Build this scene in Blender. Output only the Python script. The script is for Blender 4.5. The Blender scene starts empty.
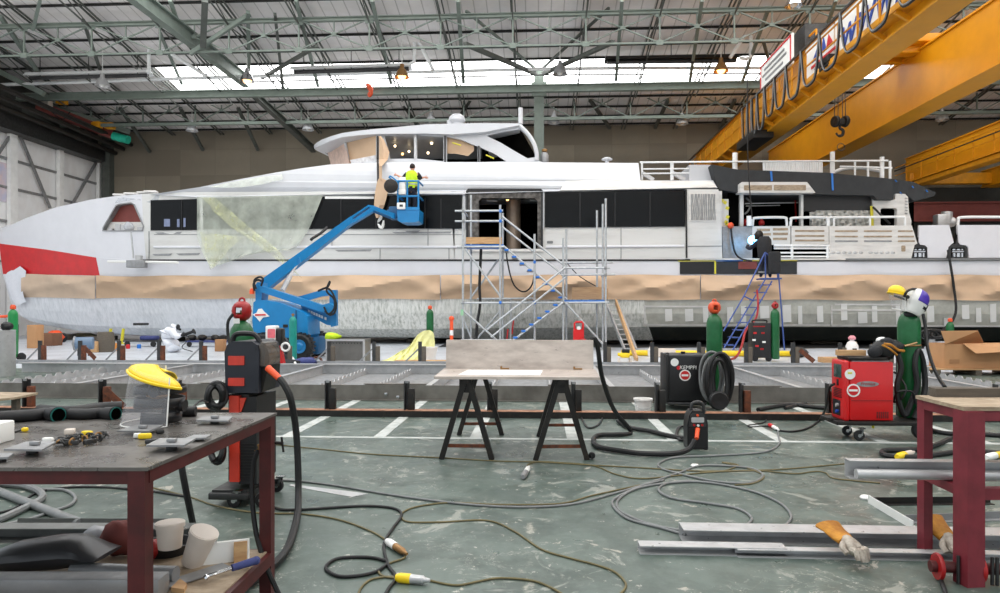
import bpy, bmesh, math, random
from mathutils import Vector, Matrix, Euler, Quaternion
from mathutils import geometry as mgeo
random.seed(7)
SC = bpy.context.scene
COL = SC.collection
F, H, HZ = 700.0, 1.45, 308.0            # focal length in pixels, eye height in metres, horizon row
PSI = math.radians(3.1)                  # the camera looks a little off the hall's own axis
CS, SN = math.cos(PSI), math.sin(PSI)
RIGHT = Vector((CS, SN, 0)); FWD = Vector((-SN, CS, 0)); UP = Vector((0, 0, 1))

def ray(px, py):
    a = (px - 500) / F
    return Vector((a * CS - SN, a * SN + CS, (HZ - py) / F))
def P(px, py, v):                        # the point seen at (px, py) whose distance along the hall is v
    r = ray(px, py); return r * (v / r.y) + Vector((0, 0, H))
def G(px, py, z=0.0):                    # the point seen at (px, py) at height z
    r = ray(px, py); return r * ((z - H) / r.z) + Vector((0, 0, H))
def PX(px, py, X):
    r = ray(px, py); return r * (X / r.x) + Vector((0, 0, H))
def ppm(px, v):                          # pixels per metre there
    return F * ray(px, HZ).y / v
def lerp(a, b, t): return a + (b - a) * t
def interp(tab, x):
    if x <= tab[0][0]: return tab[0][1]
    for (x0, y0), (x1, y1) in zip(tab, tab[1:]):
        if x <= x1: return lerp(y0, y1, (x - x0) / (x1 - x0))
    return tab[-1][1]
def cr(pts, n=6, closed=False):          # smooth curve through points
    pts = [Vector(p) for p in pts]
    if len(pts) < 3: return pts
    out = []; N = len(pts)
    for i in range(N if closed else N - 1):
        if closed: p0, p1, p2, p3 = pts[i - 1], pts[i], pts[(i + 1) % N], pts[(i + 2) % N]
        else:
            p1, p2 = pts[i], pts[i + 1]
            p0 = pts[i - 1] if i else p1 * 2 - p2
            p3 = pts[i + 2] if i + 2 < N else p2 * 2 - p1
        for k in range(n):
            t = k / n
            out.append(0.5 * ((2 * p1) + (p2 - p0) * t + (2 * p0 - 5 * p1 + 4 * p2 - p3) * t * t + (3 * p1 - p0 - 3 * p2 + p3) * t ** 3))
    if not closed: out.append(pts[-1])
    return out

def wloc(o):
    l = Vector((0, 0, 0))
    while o is not None: l += o.location; o = o.parent
    return l

class MB:
    def __init__(s): s.v = []; s.f = []; s.m = []; s.cur = 0
    def add(s, vs, fs):
        b = len(s.v); s.v += [Vector(v) for v in vs]
        s.f += [tuple(b + i for i in f) for f in fs]; s.m += [s.cur] * len(fs); return s
    def mat(s, i): s.cur = i; return s
    def box(s, c, size, rz=0, bev=0, rot=None, seg=2):
        M = Matrix.Translation(Vector(c)) @ (rot.to_matrix().to_4x4() if rot is not None else Matrix.Rotation(rz, 4, 'Z'))
        bm = bmesh.new(); bmesh.ops.create_cube(bm, size=1)
        for v in bm.verts: v.co = Vector((v.co.x * size[0], v.co.y * size[1], v.co.z * size[2]))
        if bev: bmesh.ops.bevel(bm, geom=bm.edges[:], offset=min(bev, min(size) * .45), segments=seg, affect='EDGES', profile=.5)
        bm.verts.index_update()
        s.add([M @ v.co for v in bm.verts], [[v.index for v in f.verts] for f in bm.faces]); bm.free(); return s
    def extr(s, prof, p, q, up=(0, 0, 1)):       # closed 2-D profile (side, up) swept from p to q
        p, q = Vector(p), Vector(q); d = (q - p).normalized(); u = Vector(up)
        if abs(d.dot(u)) > .98: u = Vector((0, 1, 0)) if abs(d.y) < .9 else Vector((1, 0, 0))
        a = d.cross(u).normalized(); u = a.cross(d)
        n = len(prof)
        s.add([p + a * x + u * y for x, y in prof] + [q + a * x + u * y for x, y in prof],
              [(i, (i + 1) % n, n + (i + 1) % n, n + i) for i in range(n)] + [tuple(range(n))[::-1], tuple(range(n, 2 * n))]); return s
    def bar(s, p, q, w, h=None, up=(0, 0, 1)):
        h = w if h is None else h
        return s.extr([(-w / 2, -h / 2), (w / 2, -h / 2), (w / 2, h / 2), (-w / 2, h / 2)], p, q, up)
    def ibeam(s, p, q, w, h, t=.03, up=(0, 0, 1)):
        W, Hh = w / 2, h / 2
        return s.extr([(-W, -Hh), (W, -Hh), (W, -Hh + t), (t / 2, -Hh + t), (t / 2, Hh - t), (W, Hh - t), (W, Hh), (-W, Hh), (-W, Hh - t), (-t / 2, Hh - t), (-t / 2, -Hh + t), (-W, -Hh + t)], p, q, up)
    def angle(s, p, q, w, h, t=.006, up=(0, 0, 1)):
        return s.extr([(0, 0), (w, 0), (w, t), (t, t), (t, h), (0, h)], p, q, up)
    def channel(s, p, q, w, h, t=.006, up=(0, 0, 1)):
        return s.extr([(0, 0), (w, 0), (w, t), (t, t), (t, h - t), (w, h - t), (w, h), (0, h)], p, q, up)
    def tube(s, pts, r, n=8, closed=False, cap=True):
        pts = [Vector(p) for p in pts]; N = len(pts)
        rr = r if isinstance(r, (list, tuple)) else [r] * N
        T = []
        for i in range(N):
            a = pts[i - 1] if (i or closed) else pts[i]; b = pts[(i + 1) % N] if (i < N - 1 or closed) else pts[i]
            t = b - a; T.append(t.normalized() if t.length > 1e-9 else Vector((0, 0, 1)))
        u = Vector((0, 0, 1)) if abs(T[0].z) < .9 else Vector((1, 0, 0))
        u = (u - T[0] * u.dot(T[0])).normalized(); vs = []
        for i in range(N):
            u = u - T[i] * u.dot(T[i]); u = u.normalized() if u.length > 1e-6 else T[i].orthogonal().normalized()
            w = T[i].cross(u)
            vs += [pts[i] + (u * math.cos(2 * math.pi * k / n) + w * math.sin(2 * math.pi * k / n)) * rr[i] for k in range(n)]
        fs = []
        for i in range(N if closed else N - 1):
            j = (i + 1) % N
            fs += [(i * n + k, i * n + (k + 1) % n, j * n + (k + 1) % n, j * n + k) for k in range(n)]
        if cap and not closed: fs += [tuple(range(n))[::-1], tuple(range((N - 1) * n, N * n))]
        s.add(vs, fs); return s
    def cyl(s, p, q, r, r2=None, n=16): return s.tube([p, q], [r, r if r2 is None else r2], n)
    def lathe(s, prof, c=(0, 0, 0), n=24, rot=None):
        M = Matrix.Translation(Vector(c)) @ (rot.to_matrix().to_4x4() if rot is not None else Matrix())
        vs = []; fs = []; N = len(prof)
        for r, z in prof: vs += [M @ Vector((r * math.cos(2 * math.pi * k / n), r * math.sin(2 * math.pi * k / n), z)) for k in range(n)]
        for i in range(N - 1): fs += [(i * n + k, i * n + (k + 1) % n, (i + 1) * n + (k + 1) % n, (i + 1) * n + k) for k in range(n)]
        fs += [tuple(range(n))[::-1], tuple(range((N - 1) * n, N * n))]
        s.add(vs, fs); return s
    def ring(s, c, R, r, rot=None, n=24, m=8):
        M = Matrix.Translation(Vector(c)) @ (rot.to_matrix().to_4x4() if rot is not None else Matrix())
        return s.tube([M @ Vector((R * math.cos(2 * math.pi * k / n), R * math.sin(2 * math.pi * k / n), 0)) for k in range(n)], r, m, closed=True)
    def ball(s, c, r, sc=(1, 1, 1), n=12, rot=None, jit=0):
        c = Vector(c); vs = []; m = n // 2 + 1
        R = rot.to_matrix() if rot is not None else Matrix.Identity(3)
        for i in range(1, m):
            th = math.pi * i / m
            for k in range(n):
                ph = 2 * math.pi * k / n; j = 1 + random.uniform(-jit, jit)
                vs.append(c + R @ Vector((math.sin(th) * math.cos(ph) * r * sc[0] * j, math.sin(th) * math.sin(ph) * r * sc[1] * j, math.cos(th) * r * sc[2] * j)))
        vs += [c + R @ Vector((0, 0, r * sc[2])), c + R @ Vector((0, 0, -r * sc[2]))]
        fs = [(i * n + k, (i + 1) * n + k, (i + 1) * n + (k + 1) % n, i * n + (k + 1) % n) for i in range(m - 2) for k in range(n)]
        t, b = len(vs) - 2, len(vs) - 1
        fs += [(t, k, (k + 1) % n) for k in range(n)] + [(b, (m - 2) * n + (k + 1) % n, (m - 2) * n + k) for k in range(n)]
        s.add(vs, fs); return s
    def grid(s, rows, closed=False):
        n = len(rows[0]); vs = [p for r in rows for p in r]
        s.add(vs, [(i * n + k, i * n + (k + 1) % n, (i + 1) * n + (k + 1) % n, (i + 1) * n + k) for i in range(len(rows) - 1) for k in range(n if closed else n - 1)]); return s
    def prism(s, pts, off):                     # planar polygon of 3-D points pushed along a vector
        pts = [Vector(p) for p in pts]; off = Vector(off); n = len(pts)
        s.add(pts + [p + off for p in pts], [tuple(range(n)), tuple(range(n, 2 * n))[::-1]] + [(i, n + i, n + (i + 1) % n, (i + 1) % n) for i in range(n)]); return s
    def plate(s, polys, v0, v1, back=True):     # outline (and holes) in pixels at distance v0 (number or function), thickened to v1
        f0 = v0 if callable(v0) else (lambda x, y: v0); f1 = v1 if callable(v1) else (lambda x, y: v1)
        flat = [p for po in polys for p in po]
        A = [P(x, y, f0(x, y)) for x, y in flat]
        B = [Vector((a.x, f1(x, y), a.z)) for a, (x, y) in zip(A, flat)]
        tris = mgeo.tessellate_polygon([[Vector((x, -y, 0)) for x, y in po] for po in polys])
        n = len(flat); fs = [tuple(t) for t in tris]
        if back: fs += [tuple(n + i for i in t)[::-1] for t in tris]
        b = 0
        for po in polys:
            m = len(po)
            fs += [(b + i, b + (i + 1) % m, n + b + (i + 1) % m, n + b + i) for i in range(m)]; b += m
        s.add(A + B, fs); return s
    def build(s, name, mats, parent=None, smooth=True, ang=32):
        me = bpy.data.meshes.new(name)
        off = wloc(parent) if parent is not None else Vector((0, 0, 0))
        me.from_pydata([tuple(v - off) for v in s.v], [], s.f)
        mats = mats if isinstance(mats, (list, tuple)) else [mats]
        for m in mats: me.materials.append(m)
        if len(mats) > 1: me.polygons.foreach_set('material_index', [min(i, len(mats) - 1) for i in s.m])
        bm = bmesh.new(); bm.from_mesh(me); bmesh.ops.recalc_face_normals(bm, faces=bm.faces[:]); bm.to_mesh(me); bm.free()
        if smooth:
            me.polygons.foreach_set('use_smooth', [True] * len(me.polygons)); me.set_sharp_from_angle(angle=math.radians(ang))
        me.update()
        o = bpy.data.objects.new(name, me); COL.objects.link(o)
        if parent is not None: o.parent = parent
        return o

def tag(o, label, cat, group=None, kind=None):
    o['label'] = label; o['category'] = cat
    if group: o['group'] = group
    if kind: o['kind'] = kind
    return o
def thing(name, label, cat, loc=(0, 0, 0), group=None):
    o = bpy.data.objects.new(name, None); COL.objects.link(o); o.location = Vector(loc); o.empty_display_size = .1
    return tag(o, label, cat, group)
def struct(o): o['kind'] = 'structure'; return o
def dup(root, loc, rz=None, label=None, group=None):
    def cp(o, par):
        c = o.copy(); COL.objects.link(c)
        if par is not None: c.parent = par
        for ch in list(o.children): cp(ch, c)
        return c
    r = cp(root, None); r.location = Vector(loc)
    if rz is not None: r.rotation_euler = (0, 0, rz)
    if label: r['label'] = label
    if group: r['group'] = group
    return r
def rr_poly(x0, y0, x1, y1, r, n=4):            # rounded rectangle outline in pixels
    out = []
    for cx, cy, a in ((x1 - r, y0 + r, -90), (x1 - r, y1 - r, 0), (x0 + r, y1 - r, 90), (x0 + r, y0 + r, 180)):
        for k in range(n + 1):
            t = math.radians(a + 90 * k / n); out.append((cx + r * math.cos(t), cy + r * math.sin(t)))
    return out
def text_mesh(body, size, M, m, name, parent, shear=0, depth=.004, align='CENTER'):
    cu = bpy.data.curves.new('t', 'FONT'); cu.body = body; cu.size = size; cu.extrude = depth; cu.align_x = align; cu.align_y = 'CENTER'; cu.shear = shear; cu.resolution_u = 3
    tmp = bpy.data.objects.new('t', cu); COL.objects.link(tmp)
    dg = bpy.context.evaluated_depsgraph_get(); me = bpy.data.meshes.new_from_object(tmp.evaluated_get(dg))
    bpy.data.objects.remove(tmp); bpy.data.curves.remove(cu)
    off = wloc(parent) if parent is not None else Vector((0, 0, 0))
    me.transform(Matrix.Translation(-off) @ M); me.materials.clear(); me.materials.append(m)
    o = bpy.data.objects.new(name, me); COL.objects.link(o)
    if parent is not None: o.parent = parent
    return o
def face_matrix(c, xdir, up):
    x = Vector(xdir).normalized(); y = Vector(up).normalized(); z = x.cross(y)
    return Matrix(((x.x, y.x, z.x, c[0]), (x.y, y.y, z.y, c[1]), (x.z, y.z, z.z, c[2]), (0, 0, 0, 1)))

# ------------------------------------------------------------------ materials
def lin(c):
    c = c / 255.0
    return c / 12.92 if c <= .04045 else ((c + .055) / 1.055) ** 2.4
def rgb(*c): return (lin(c[0]), lin(c[1]), lin(c[2]), 1)
def base_mat(name):
    m = bpy.data.materials.new(name); m.use_nodes = True
    nt = m.node_tree; b = nt.nodes['Principled BSDF']; return m, nt, b
def node(nt, t, **kw):
    n = nt.nodes.new(t)
    for k, v in kw.items():
        if k in n.inputs.keys(): n.inputs[k].default_value = v
        else: setattr(n, k, v)
    return n
def mix(nt, fac, a, b, blend='MIX'):
    n = nt.nodes.new('ShaderNodeMix'); n.data_type = 'RGBA'; n.blend_type = blend
    for sock, val in ((n.inputs[0], fac), (n.inputs[6], a), (n.inputs[7], b)):
        if hasattr(val, 'links') or isinstance(val, bpy.types.NodeSocket): nt.links.new(val, sock)
        else: sock.default_value = val
    return n.outputs[2]
def ramp(nt, fac, p0, p1, c0=(0, 0, 0, 1), c1=(1, 1, 1, 1)):
    n = nt.nodes.new('ShaderNodeValToRGB'); e = n.color_ramp.elements
    e[0].position, e[1].position = p0, p1; e[0].color, e[1].color = c0, c1
    nt.links.new(fac, n.inputs[0]); return n.outputs[0]
def noise(nt, scale=5, detail=4, rough=.55, stretch=None, vec=None):
    tc = nt.nodes.new('ShaderNodeTexCoord'); n = node(nt, 'ShaderNodeTexNoise', Scale=scale, Detail=detail, Roughness=rough)
    if stretch:
        mp = nt.nodes.new('ShaderNodeMapping'); mp.inputs['Scale'].default_value = stretch
        nt.links.new(tc.outputs['Object'], mp.inputs[0]); nt.links.new(mp.outputs[0], n.inputs['Vector'])
    else: nt.links.new(tc.outputs['Object'], n.inputs['Vector'])
    return n.outputs['Fac']
def pm(name, c, rough=.5, metal=0, var=.12, scale=6, c2=None, lo=.35, hi=.65, bump=0, stretch=None, coat=0, rvar=0, spec=None):
    m, nt, b = base_mat(name)
    ca = rgb(*c); f = noise(nt, scale, 5, .6, stretch)
    if c2 is None: cb = tuple(min(1, x * (1 - var)) for x in ca[:3]) + (1,); ca = tuple(min(1, x * (1 + var)) for x in ca[:3]) + (1,)
    else: cb = rgb(*c2)
    nt.links.new(ramp(nt, f, lo, hi, ca, cb), b.inputs['Base Color'])
    b.inputs['Roughness'].default_value = rough; b.inputs['Metallic'].default_value = metal
    if spec is not None: b.inputs['Specular IOR Level'].default_value = spec
    if coat: b.inputs['Coat Weight'].default_value = coat; b.inputs['Coat Roughness'].default_value = .08
    if rvar: nt.links.new(ramp(nt, noise(nt, scale * 2.3, 4, .6, stretch), .3, .7, (max(0, rough - rvar),) * 3 + (1,), (min(1, rough + rvar),) * 3 + (1,)), b.inputs['Roughness'])
    if bump:
        bn = node(nt, 'ShaderNodeBump', Strength=bump, Distance=.02); nt.links.new(noise(nt, scale * 3, 4, .6, stretch), bn.inputs['Height']); nt.links.new(bn.outputs[0], b.inputs['Normal'])
    return m
def emit(name, c, s):
    m, nt, b = base_mat(name); b.inputs['Base Color'].default_value = rgb(*c); b.inputs['Emission Color'].default_value = rgb(*c); b.inputs['Emission Strength'].default_value = s; return m
def glassy(name, c, alpha, rough=.1, var=.0, scale=3):
    m, nt, b = base_mat(name); b.inputs['Base Color'].default_value = rgb(*c); b.inputs['Roughness'].default_value = rough
    b.inputs['Alpha'].default_value = alpha
    if var: nt.links.new(ramp(nt, noise(nt, scale, 4, .6), .3, .7, (max(0, alpha - var),) * 3 + (1,), (min(1, alpha + var),) * 3 + (1,)), b.inputs['Alpha'])
    return m

M = {}
M['white'] = pm('white_paint', (198, 200, 204), .35, 0, .03, 1.2)
M['white2'] = pm('white_primer', (222, 220, 216), .5, 0, .06, 2.5, c2=(196, 194, 190), lo=.4, hi=.75, stretch=(.6, 1, 3))
M['band'] = pm('white_topside', (220, 221, 226), .4, 0, .02, 2)
M['red'] = pm('red_topside', (204, 6, 20), .4, 0, .08, 3)
M['paper'] = pm('brown_paper', (202, 172, 142), .75, 0, .04, 1.6, bump=.15)
M['alu'] = pm('aluminium', (190, 190, 190), .38, .45, .08, 8, rvar=.12)
M['alud'] = pm('aluminium_dull', (148, 149, 150), .45, .45, .14, 5, rvar=.12)
M['galv'] = pm('galvanised_tube', (186, 190, 192), .42, .45, .12, 9)
M['steel'] = pm('dark_steel', (70, 70, 70), .45, .7, .2, 7, rvar=.1)
M['black'] = pm('black_plastic', (22, 22, 24), .42, 0, .2, 9)
M['rubber'] = pm('black_rubber', (20, 20, 21), .55, 0, .2, 14)
M['blackm'] = pm('black_metal', (33, 31, 29), .5, .3, .25, 9, c2=(58, 50, 42), lo=.5, hi=.8)
M['glass'] = pm('black_glass', (11, 12, 13), .2, 0, .3, 2, spec=.22)
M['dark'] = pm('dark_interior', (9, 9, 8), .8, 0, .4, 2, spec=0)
M['darkcloth'] = pm('dark_cover', (52, 54, 56), .85, 0, .12, 3, bump=.2)
M['rust'] = pm('rusty_steel', (116, 62, 36), .8, .1, .2, 14, c2=(74, 46, 34), bump=.2)
M['beamtop'] = pm('worn_orange_steel', (176, 128, 100), .7, .1, .15, 9, c2=(120, 84, 62), bump=.1)
M['redframe'] = pm('oxide_red_frame', (84, 28, 28), .5, .1, .14, 8, c2=(62, 22, 22), lo=.4, hi=.7)
M['redframe2'] = pm('worn_maroon_frame', (128, 44, 54), .5, .1, .1, 8, c2=(104, 34, 42), lo=.4, hi=.75)
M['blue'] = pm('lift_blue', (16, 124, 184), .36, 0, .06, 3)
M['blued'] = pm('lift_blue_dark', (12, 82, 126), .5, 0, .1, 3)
M['yellow'] = pm('crane_yellow', (216, 148, 10), .42, 0, .05, 1.5)
M['yellowd'] = pm('crane_yellow_worn', (208, 140, 10), .5, 0, .12, 4)
M['brightyellow'] = pm('bright_yellow', (245, 208, 30), .38, 0, .05, 5)
M['hivis'] = pm('hi_vis_lime', (198, 232, 34), .7, 0, .08, 14)
M['green'] = pm('cylinder_green', (18, 92, 48), .35, 0, .1, 5, c2=(34, 112, 66), lo=.5, hi=.8)
M['green2'] = pm('cylinder_green_bright', (24, 130, 66), .35, 0, .1, 5)
M['teal'] = pm('cylinder_teal', (22, 140, 128), .38, 0, .1, 5)
M['redp'] = pm('red_machine_paint', (206, 20, 24), .34, 0, .05, 4, coat=.2)
M['redcap'] = pm('red_guard', (160, 18, 20), .38, 0, .1, 6)
M['orange'] = pm('orange_plastic', (236, 84, 34), .42, 0, .08, 6)
M['orangecap'] = pm('orange_cap', (222, 84, 42), .45, 0, .1, 6)
M['wood'] = pm('raw_timber', (202, 164, 118), .7, 0, .1, 3, c2=(176, 134, 92), stretch=(1, 6, 12), bump=.1)
M['ply'] = pm('worn_plywood', (178, 160, 136), .7, 0, .1, 4, c2=(140, 122, 100), stretch=(2, 4, 6), bump=.1)
M['oldwood'] = pm('grey_timber', (92, 84, 74), .8, 0, .12, 5, stretch=(1, 6, 8), bump=.1)
M['card'] = pm('cardboard', (186, 140, 98), .8, 0, .05, 3)
M['cardd'] = pm('cardboard_inner', (166, 122, 84), .8, 0, .05, 3)
M['brass'] = pm('brass', (150, 112, 66), .42, .4, .15, 20)
M['chrome'] = pm('chrome', (205, 205, 206), .18, 1, .05, 10)
M['skin'] = pm('skin', (206, 150, 124), .55, 0, .05, 20)
M['cream'] = pm('cream_plastic', (218, 206, 194), .45, 0, .04, 6)
M['bucket'] = pm('white_plastic', (232, 230, 226), .42, 0, .03, 6)
M['greyhose'] = pm('grey_hose', (118, 120, 120), .45, 0, .12, 12)
M['khaki'] = pm('khaki_cable', (106, 96, 62), .55, 0, .15, 16)
M['leather'] = pm('tan_leather', (204, 142, 40), .7, 0, .12, 12, c2=(168, 106, 26), bump=.3)
M['glove'] = pm('dirty_glove', (196, 186, 172), .8, 0, .15, 18, c2=(140, 128, 116), bump=.3)
M['navy'] = pm('navy_cloth', (26, 30, 46), .8, 0, .15, 12)
M['charcoal'] = pm('charcoal_cloth', (38, 39, 42), .85, 0, .15, 12)
M['suit'] = pm('white_suit', (228, 230, 236), .7, 0, .03, 6)
M['bluecloth'] = pm('blue_cloth', (62, 70, 122), .8, 0, .15, 10)
M['bluet'] = pm('ladder_blue', (66, 90, 156), .42, .1, .1, 8)
M['bluec'] = pm('clamp_blue', (36, 112, 200), .42, 0, .1, 8)
M['purple'] = pm('purple_plastic', (78, 52, 168), .3, 0, .1, 6)
M['labelw'] = pm('label_white', (236, 236, 232), .5, 0, .01, 4)
M['labelr'] = pm('label_red', (200, 30, 34), .5, 0, .01, 4)
M['labelb'] = pm('label_blue', (24, 66, 160), .5, 0, .01, 4)
M['truss'] = pm('sage_green_steel', (118, 129, 121), .55, .1, .1, 3)
M['trussd'] = pm('dark_green_steel', (84, 88, 83), .6, .1, .15, 3)
M['purlin'] = pm('black_purlin', (40, 40, 40), .7, .1, .1, 3)
M['pipew'] = pm('white_pipe', (236, 238, 238), .45, 0, .04, 3)
M['brownred'] = pm('brown_primer', (126, 62, 56), .7, 0, .1, 2)
M['foil'] = pm('silver_foil', (212, 212, 208), .3, .35, .1, 5, bump=.6)
M['tapey'] = pm('yellow_tape', (216, 206, 54), .5, 0, .04, 5)
M['tapeb'] = pm('blue_tape', (40, 116, 200), .5, 0, .04, 5)
M['lamplit'] = emit('lamp_warm', (255, 186, 110), 7)
M['lampw'] = emit('lamp_white', (255, 226, 180), 6)
M['arc'] = emit('welding_arc', (96, 190, 255), 22)
M['visor'] = glassy('clear_visor', (214, 216, 222), .2, .06)
M['film'] = glassy('plastic_film', (206, 212, 198), .46, .3, .14, 1.6)
M['filmy'] = glassy('yellow_film', (224, 226, 172), .24, .3, .22, 2.4)
M['filmc'] = glassy('clear_bag', (220, 224, 230), .55, .2, .2, 6)
# ------------------------------------------------------------------ the hall
JOINT_X = G(530, 505).x
def floor_material():
    m, nt, b = base_mat('painted_floor')
    tc = nt.nodes.new('ShaderNodeTexCoord')
    def nz(scale, det=6, ro=.6, dist=0, st=None):
        n = node(nt, 'ShaderNodeTexNoise', Scale=scale, Detail=det, Roughness=ro, Distortion=dist)
        if st:
            mp = nt.nodes.new('ShaderNodeMapping'); mp.inputs['Scale'].default_value = st
            nt.links.new(tc.outputs['Object'], mp.inputs[0]); nt.links.new(mp.outputs[0], n.inputs['Vector'])
        else: nt.links.new(tc.outputs['Object'], n.inputs['Vector'])
        return n.outputs['Fac']
    c = mix(nt, ramp(nt, nz(.5, 3), .35, .65), rgb(80, 93, 86), rgb(63, 75, 69))
    c = mix(nt, ramp(nt, nz(3.2, 8, .7), .46, .68), c, rgb(98, 110, 103))
    scr = ramp(nt, nz(2.0, 9, .68, 1.6), .585, .62)                 # scraped patches
    c = mix(nt, ramp(nt, nz(1.1, 8, .7, .5), .5, .56), c, rgb(92, 105, 98))
    c = mix(nt, scr, c, rgb(136, 140, 132)); c = mix(nt, ramp(nt, nz(2.7, 9, .7, 2.2), .635, .66), c, rgb(168, 164, 152))
    edge = nz(2.3, 9, .66, 1.3)
    r1 = ramp(nt, nz(1.7, 6, .6, 2.2), .495, .5); r2 = ramp(nt, nz(1.7, 6, .6, 2.2), .505, .51)
    sub = nt.nodes.new('ShaderNodeMath'); sub.operation = 'SUBTRACT'; nt.links.new(r1, sub.inputs[0]); nt.links.new(r2, sub.inputs[1])
    g = nt.nodes.new('ShaderNodeMath'); g.operation = 'MULTIPLY'; nt.links.new(sub.outputs[0], g.inputs[0]); nt.links.new(ramp(nt, nz(.9, 3), .5, .65), g.inputs[1])
    c = mix(nt, g.outputs[0], c, rgb(176, 174, 164))
    c = mix(nt, ramp(nt, nz(11, 6, .75), .62, .66), c, rgb(188, 184, 174))     # specks
    c = mix(nt, ramp(nt, nz(5, 6, .7, .6), .70, .73), c, rgb(78, 86, 80))
    c = mix(nt, ramp(nt, nz(2.6, 6, .7, .8, (1, 1, 1)), .70, .74), c, rgb(164, 116, 104))
    c = mix(nt, ramp(nt, nz(7, 4, .6, 0, (.25, 3, 1)), .68, .72), c, rgb(150, 152, 144))
    # beyond the work bay the colour is paler: white paint plus painted-in reflected light
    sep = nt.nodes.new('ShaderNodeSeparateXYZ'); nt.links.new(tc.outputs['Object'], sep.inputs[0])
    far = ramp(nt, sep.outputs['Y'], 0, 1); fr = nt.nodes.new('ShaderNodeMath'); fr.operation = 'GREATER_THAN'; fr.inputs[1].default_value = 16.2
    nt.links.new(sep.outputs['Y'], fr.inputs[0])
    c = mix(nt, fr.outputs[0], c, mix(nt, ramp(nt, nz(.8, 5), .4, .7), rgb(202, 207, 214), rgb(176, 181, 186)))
    # concrete joint with broken paint running away from the viewer
    jx = nt.nodes.new('ShaderNodeMath'); jx.operation = 'MULTIPLY_ADD'; jx.inputs[1].default_value = .34; nt.links.new(nz(3.2, 8, .8), jx.inputs[0]); jx.inputs[2].default_value = -JOINT_X - .17
    ad = nt.nodes.new('ShaderNodeMath'); ad.operation = 'ADD'; nt.links.new(sep.outputs['X'], ad.inputs[0]); nt.links.new(jx.outputs[0], ad.inputs[1])
    ab = nt.nodes.new('ShaderNodeMath'); ab.operation = 'ABSOLUTE'; nt.links.new(ad.outputs[0], ab.inputs[0])
    near_ = ramp(nt, ab.outputs[0], .004, .03, (1, 1, 1, 1), (0, 0, 0, 1)); gate = nt.nodes.new('ShaderNodeMath'); gate.operation = 'MULTIPLY'; nt.links.new(near_, gate.inputs[0]); nt.links.new(ramp(nt, nz(3.4, 7, .75), .5, .6), gate.inputs[1])
    c = mix(nt, gate.outputs[0], c, rgb(160, 158, 146))
    nt.links.new(c, b.inputs['Base Color'])
    nt.links.new(ramp(nt, nz(2.8, 6, .65), .3, .7, (.24,) * 3 + (1,), (.5,) * 3 + (1,)), b.inputs['Roughness'])
    b.inputs['Specular IOR Level'].default_value = .5
    bn = node(nt, 'ShaderNodeBump', Strength=.08, Distance=.01); nt.links.new(nz(6, 6, .7), bn.inputs['Height']); nt.links.new(bn.outputs[0], b.inputs['Normal'])
    return m
def sheet_material(name, c, dark, period=.25, axis='X'):
    m, nt, b = base_mat(name); tc = nt.nodes.new('ShaderNodeTexCoord')
    sep = nt.nodes.new('ShaderNodeSeparateXYZ'); nt.links.new(tc.outputs['Object'], sep.inputs[0])
    a = nt.nodes.new('ShaderNodeMath'); a.operation = 'MULTIPLY'; a.inputs[1].default_value = 1 / period; nt.links.new(sep.outputs[axis], a.inputs[0])
    fr = nt.nodes.new('ShaderNodeMath'); fr.operation = 'FRACT'; nt.links.new(a.outputs[0], fr.inputs[0])
    seam = ramp(nt, fr.outputs[0], .0, .12, (0, 0, 0, 1), (1, 1, 1, 1))
    col = mix(nt, ramp(nt, noise(nt, .5, 5, .6), .35, .7), rgb(*c), tuple(x * .82 for x in rgb(*c)[:3]) + (1,))
    nt.links.new(mix(nt, seam, rgb(*dark), col), b.inputs['Base Color']); b.inputs['Roughness'].default_value = .7
    bn = node(nt, 'ShaderNodeBump', Strength=.3, Distance=.03); nt.links.new(seam, bn.inputs['Height']); nt.links.new(bn.outputs[0], b.inputs['Normal'])
    return m
def wall_material(name, c, c2):
    m, nt, b = base_mat(name); tc = nt.nodes.new('ShaderNodeTexCoord')
    mp = nt.nodes.new('ShaderNodeMapping'); mp.inputs['Rotation'].default_value = (math.pi / 2, 0, 0); nt.links.new(tc.outputs['Object'], mp.inputs[0])
    br = node(nt, 'ShaderNodeTexBrick', Scale=1.0, Color1=rgb(*c), Color2=rgb(*c2), Mortar=tuple(x * .7 for x in rgb(*c)[:3]) + (1,))
    br.inputs['Mortar Size'].default_value = .02; br.inputs['Brick Width'].default_value = 2.2; br.inputs['Row Height'].default_value = 1.6; br.offset = 0
    nt.links.new(mp.outputs[0], br.inputs['Vector'])
    col = mix(nt, ramp(nt, noise(nt, .9, 6, .65), .3, .75), br.outputs['Color'], mix(nt, .5, br.outputs['Color'], rgb(*c2)))
    nt.links.new(col, b.inputs['Base Color']); b.inputs['Roughness'].default_value = .9
    return m
M['floor'] = floor_material()
M['roof'] = sheet_material('roof_sheet', (244, 240, 238), (176, 172, 168), .55)
M['backwall'] = wall_material('concrete_panels', (142, 134, 118), (118, 110, 97))
M['doorsheet'] = pm('door_sheet', (250, 250, 250), .6, 0, .02, .7, c2=(226, 222, 220), lo=.45, hi=.8, stretch=(1, 1, .6))
M['clad'] = pm('dark_cladding', (62, 62, 58), .85, 0, .15, 1.5)
M['doorpost'] = pm('white_post', (246, 246, 244), .6, 0, .05, 3)
M['skylight'] = emit('skylight_sheet', (255, 255, 255), 6.6)
M['line'] = pm('floor_line_white', (188, 192, 188), .55, 0, .04, 5, c2=(128, 138, 132), lo=.45, hi=.8)

VB = 42.0                                     # back wall
XL = -27.2                                    # side wall at the bow end
b = MB(); b.box((6, 16, -.1), (76, 60, .2)); struct(b.build('floor', M['floor'], smooth=False))
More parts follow.
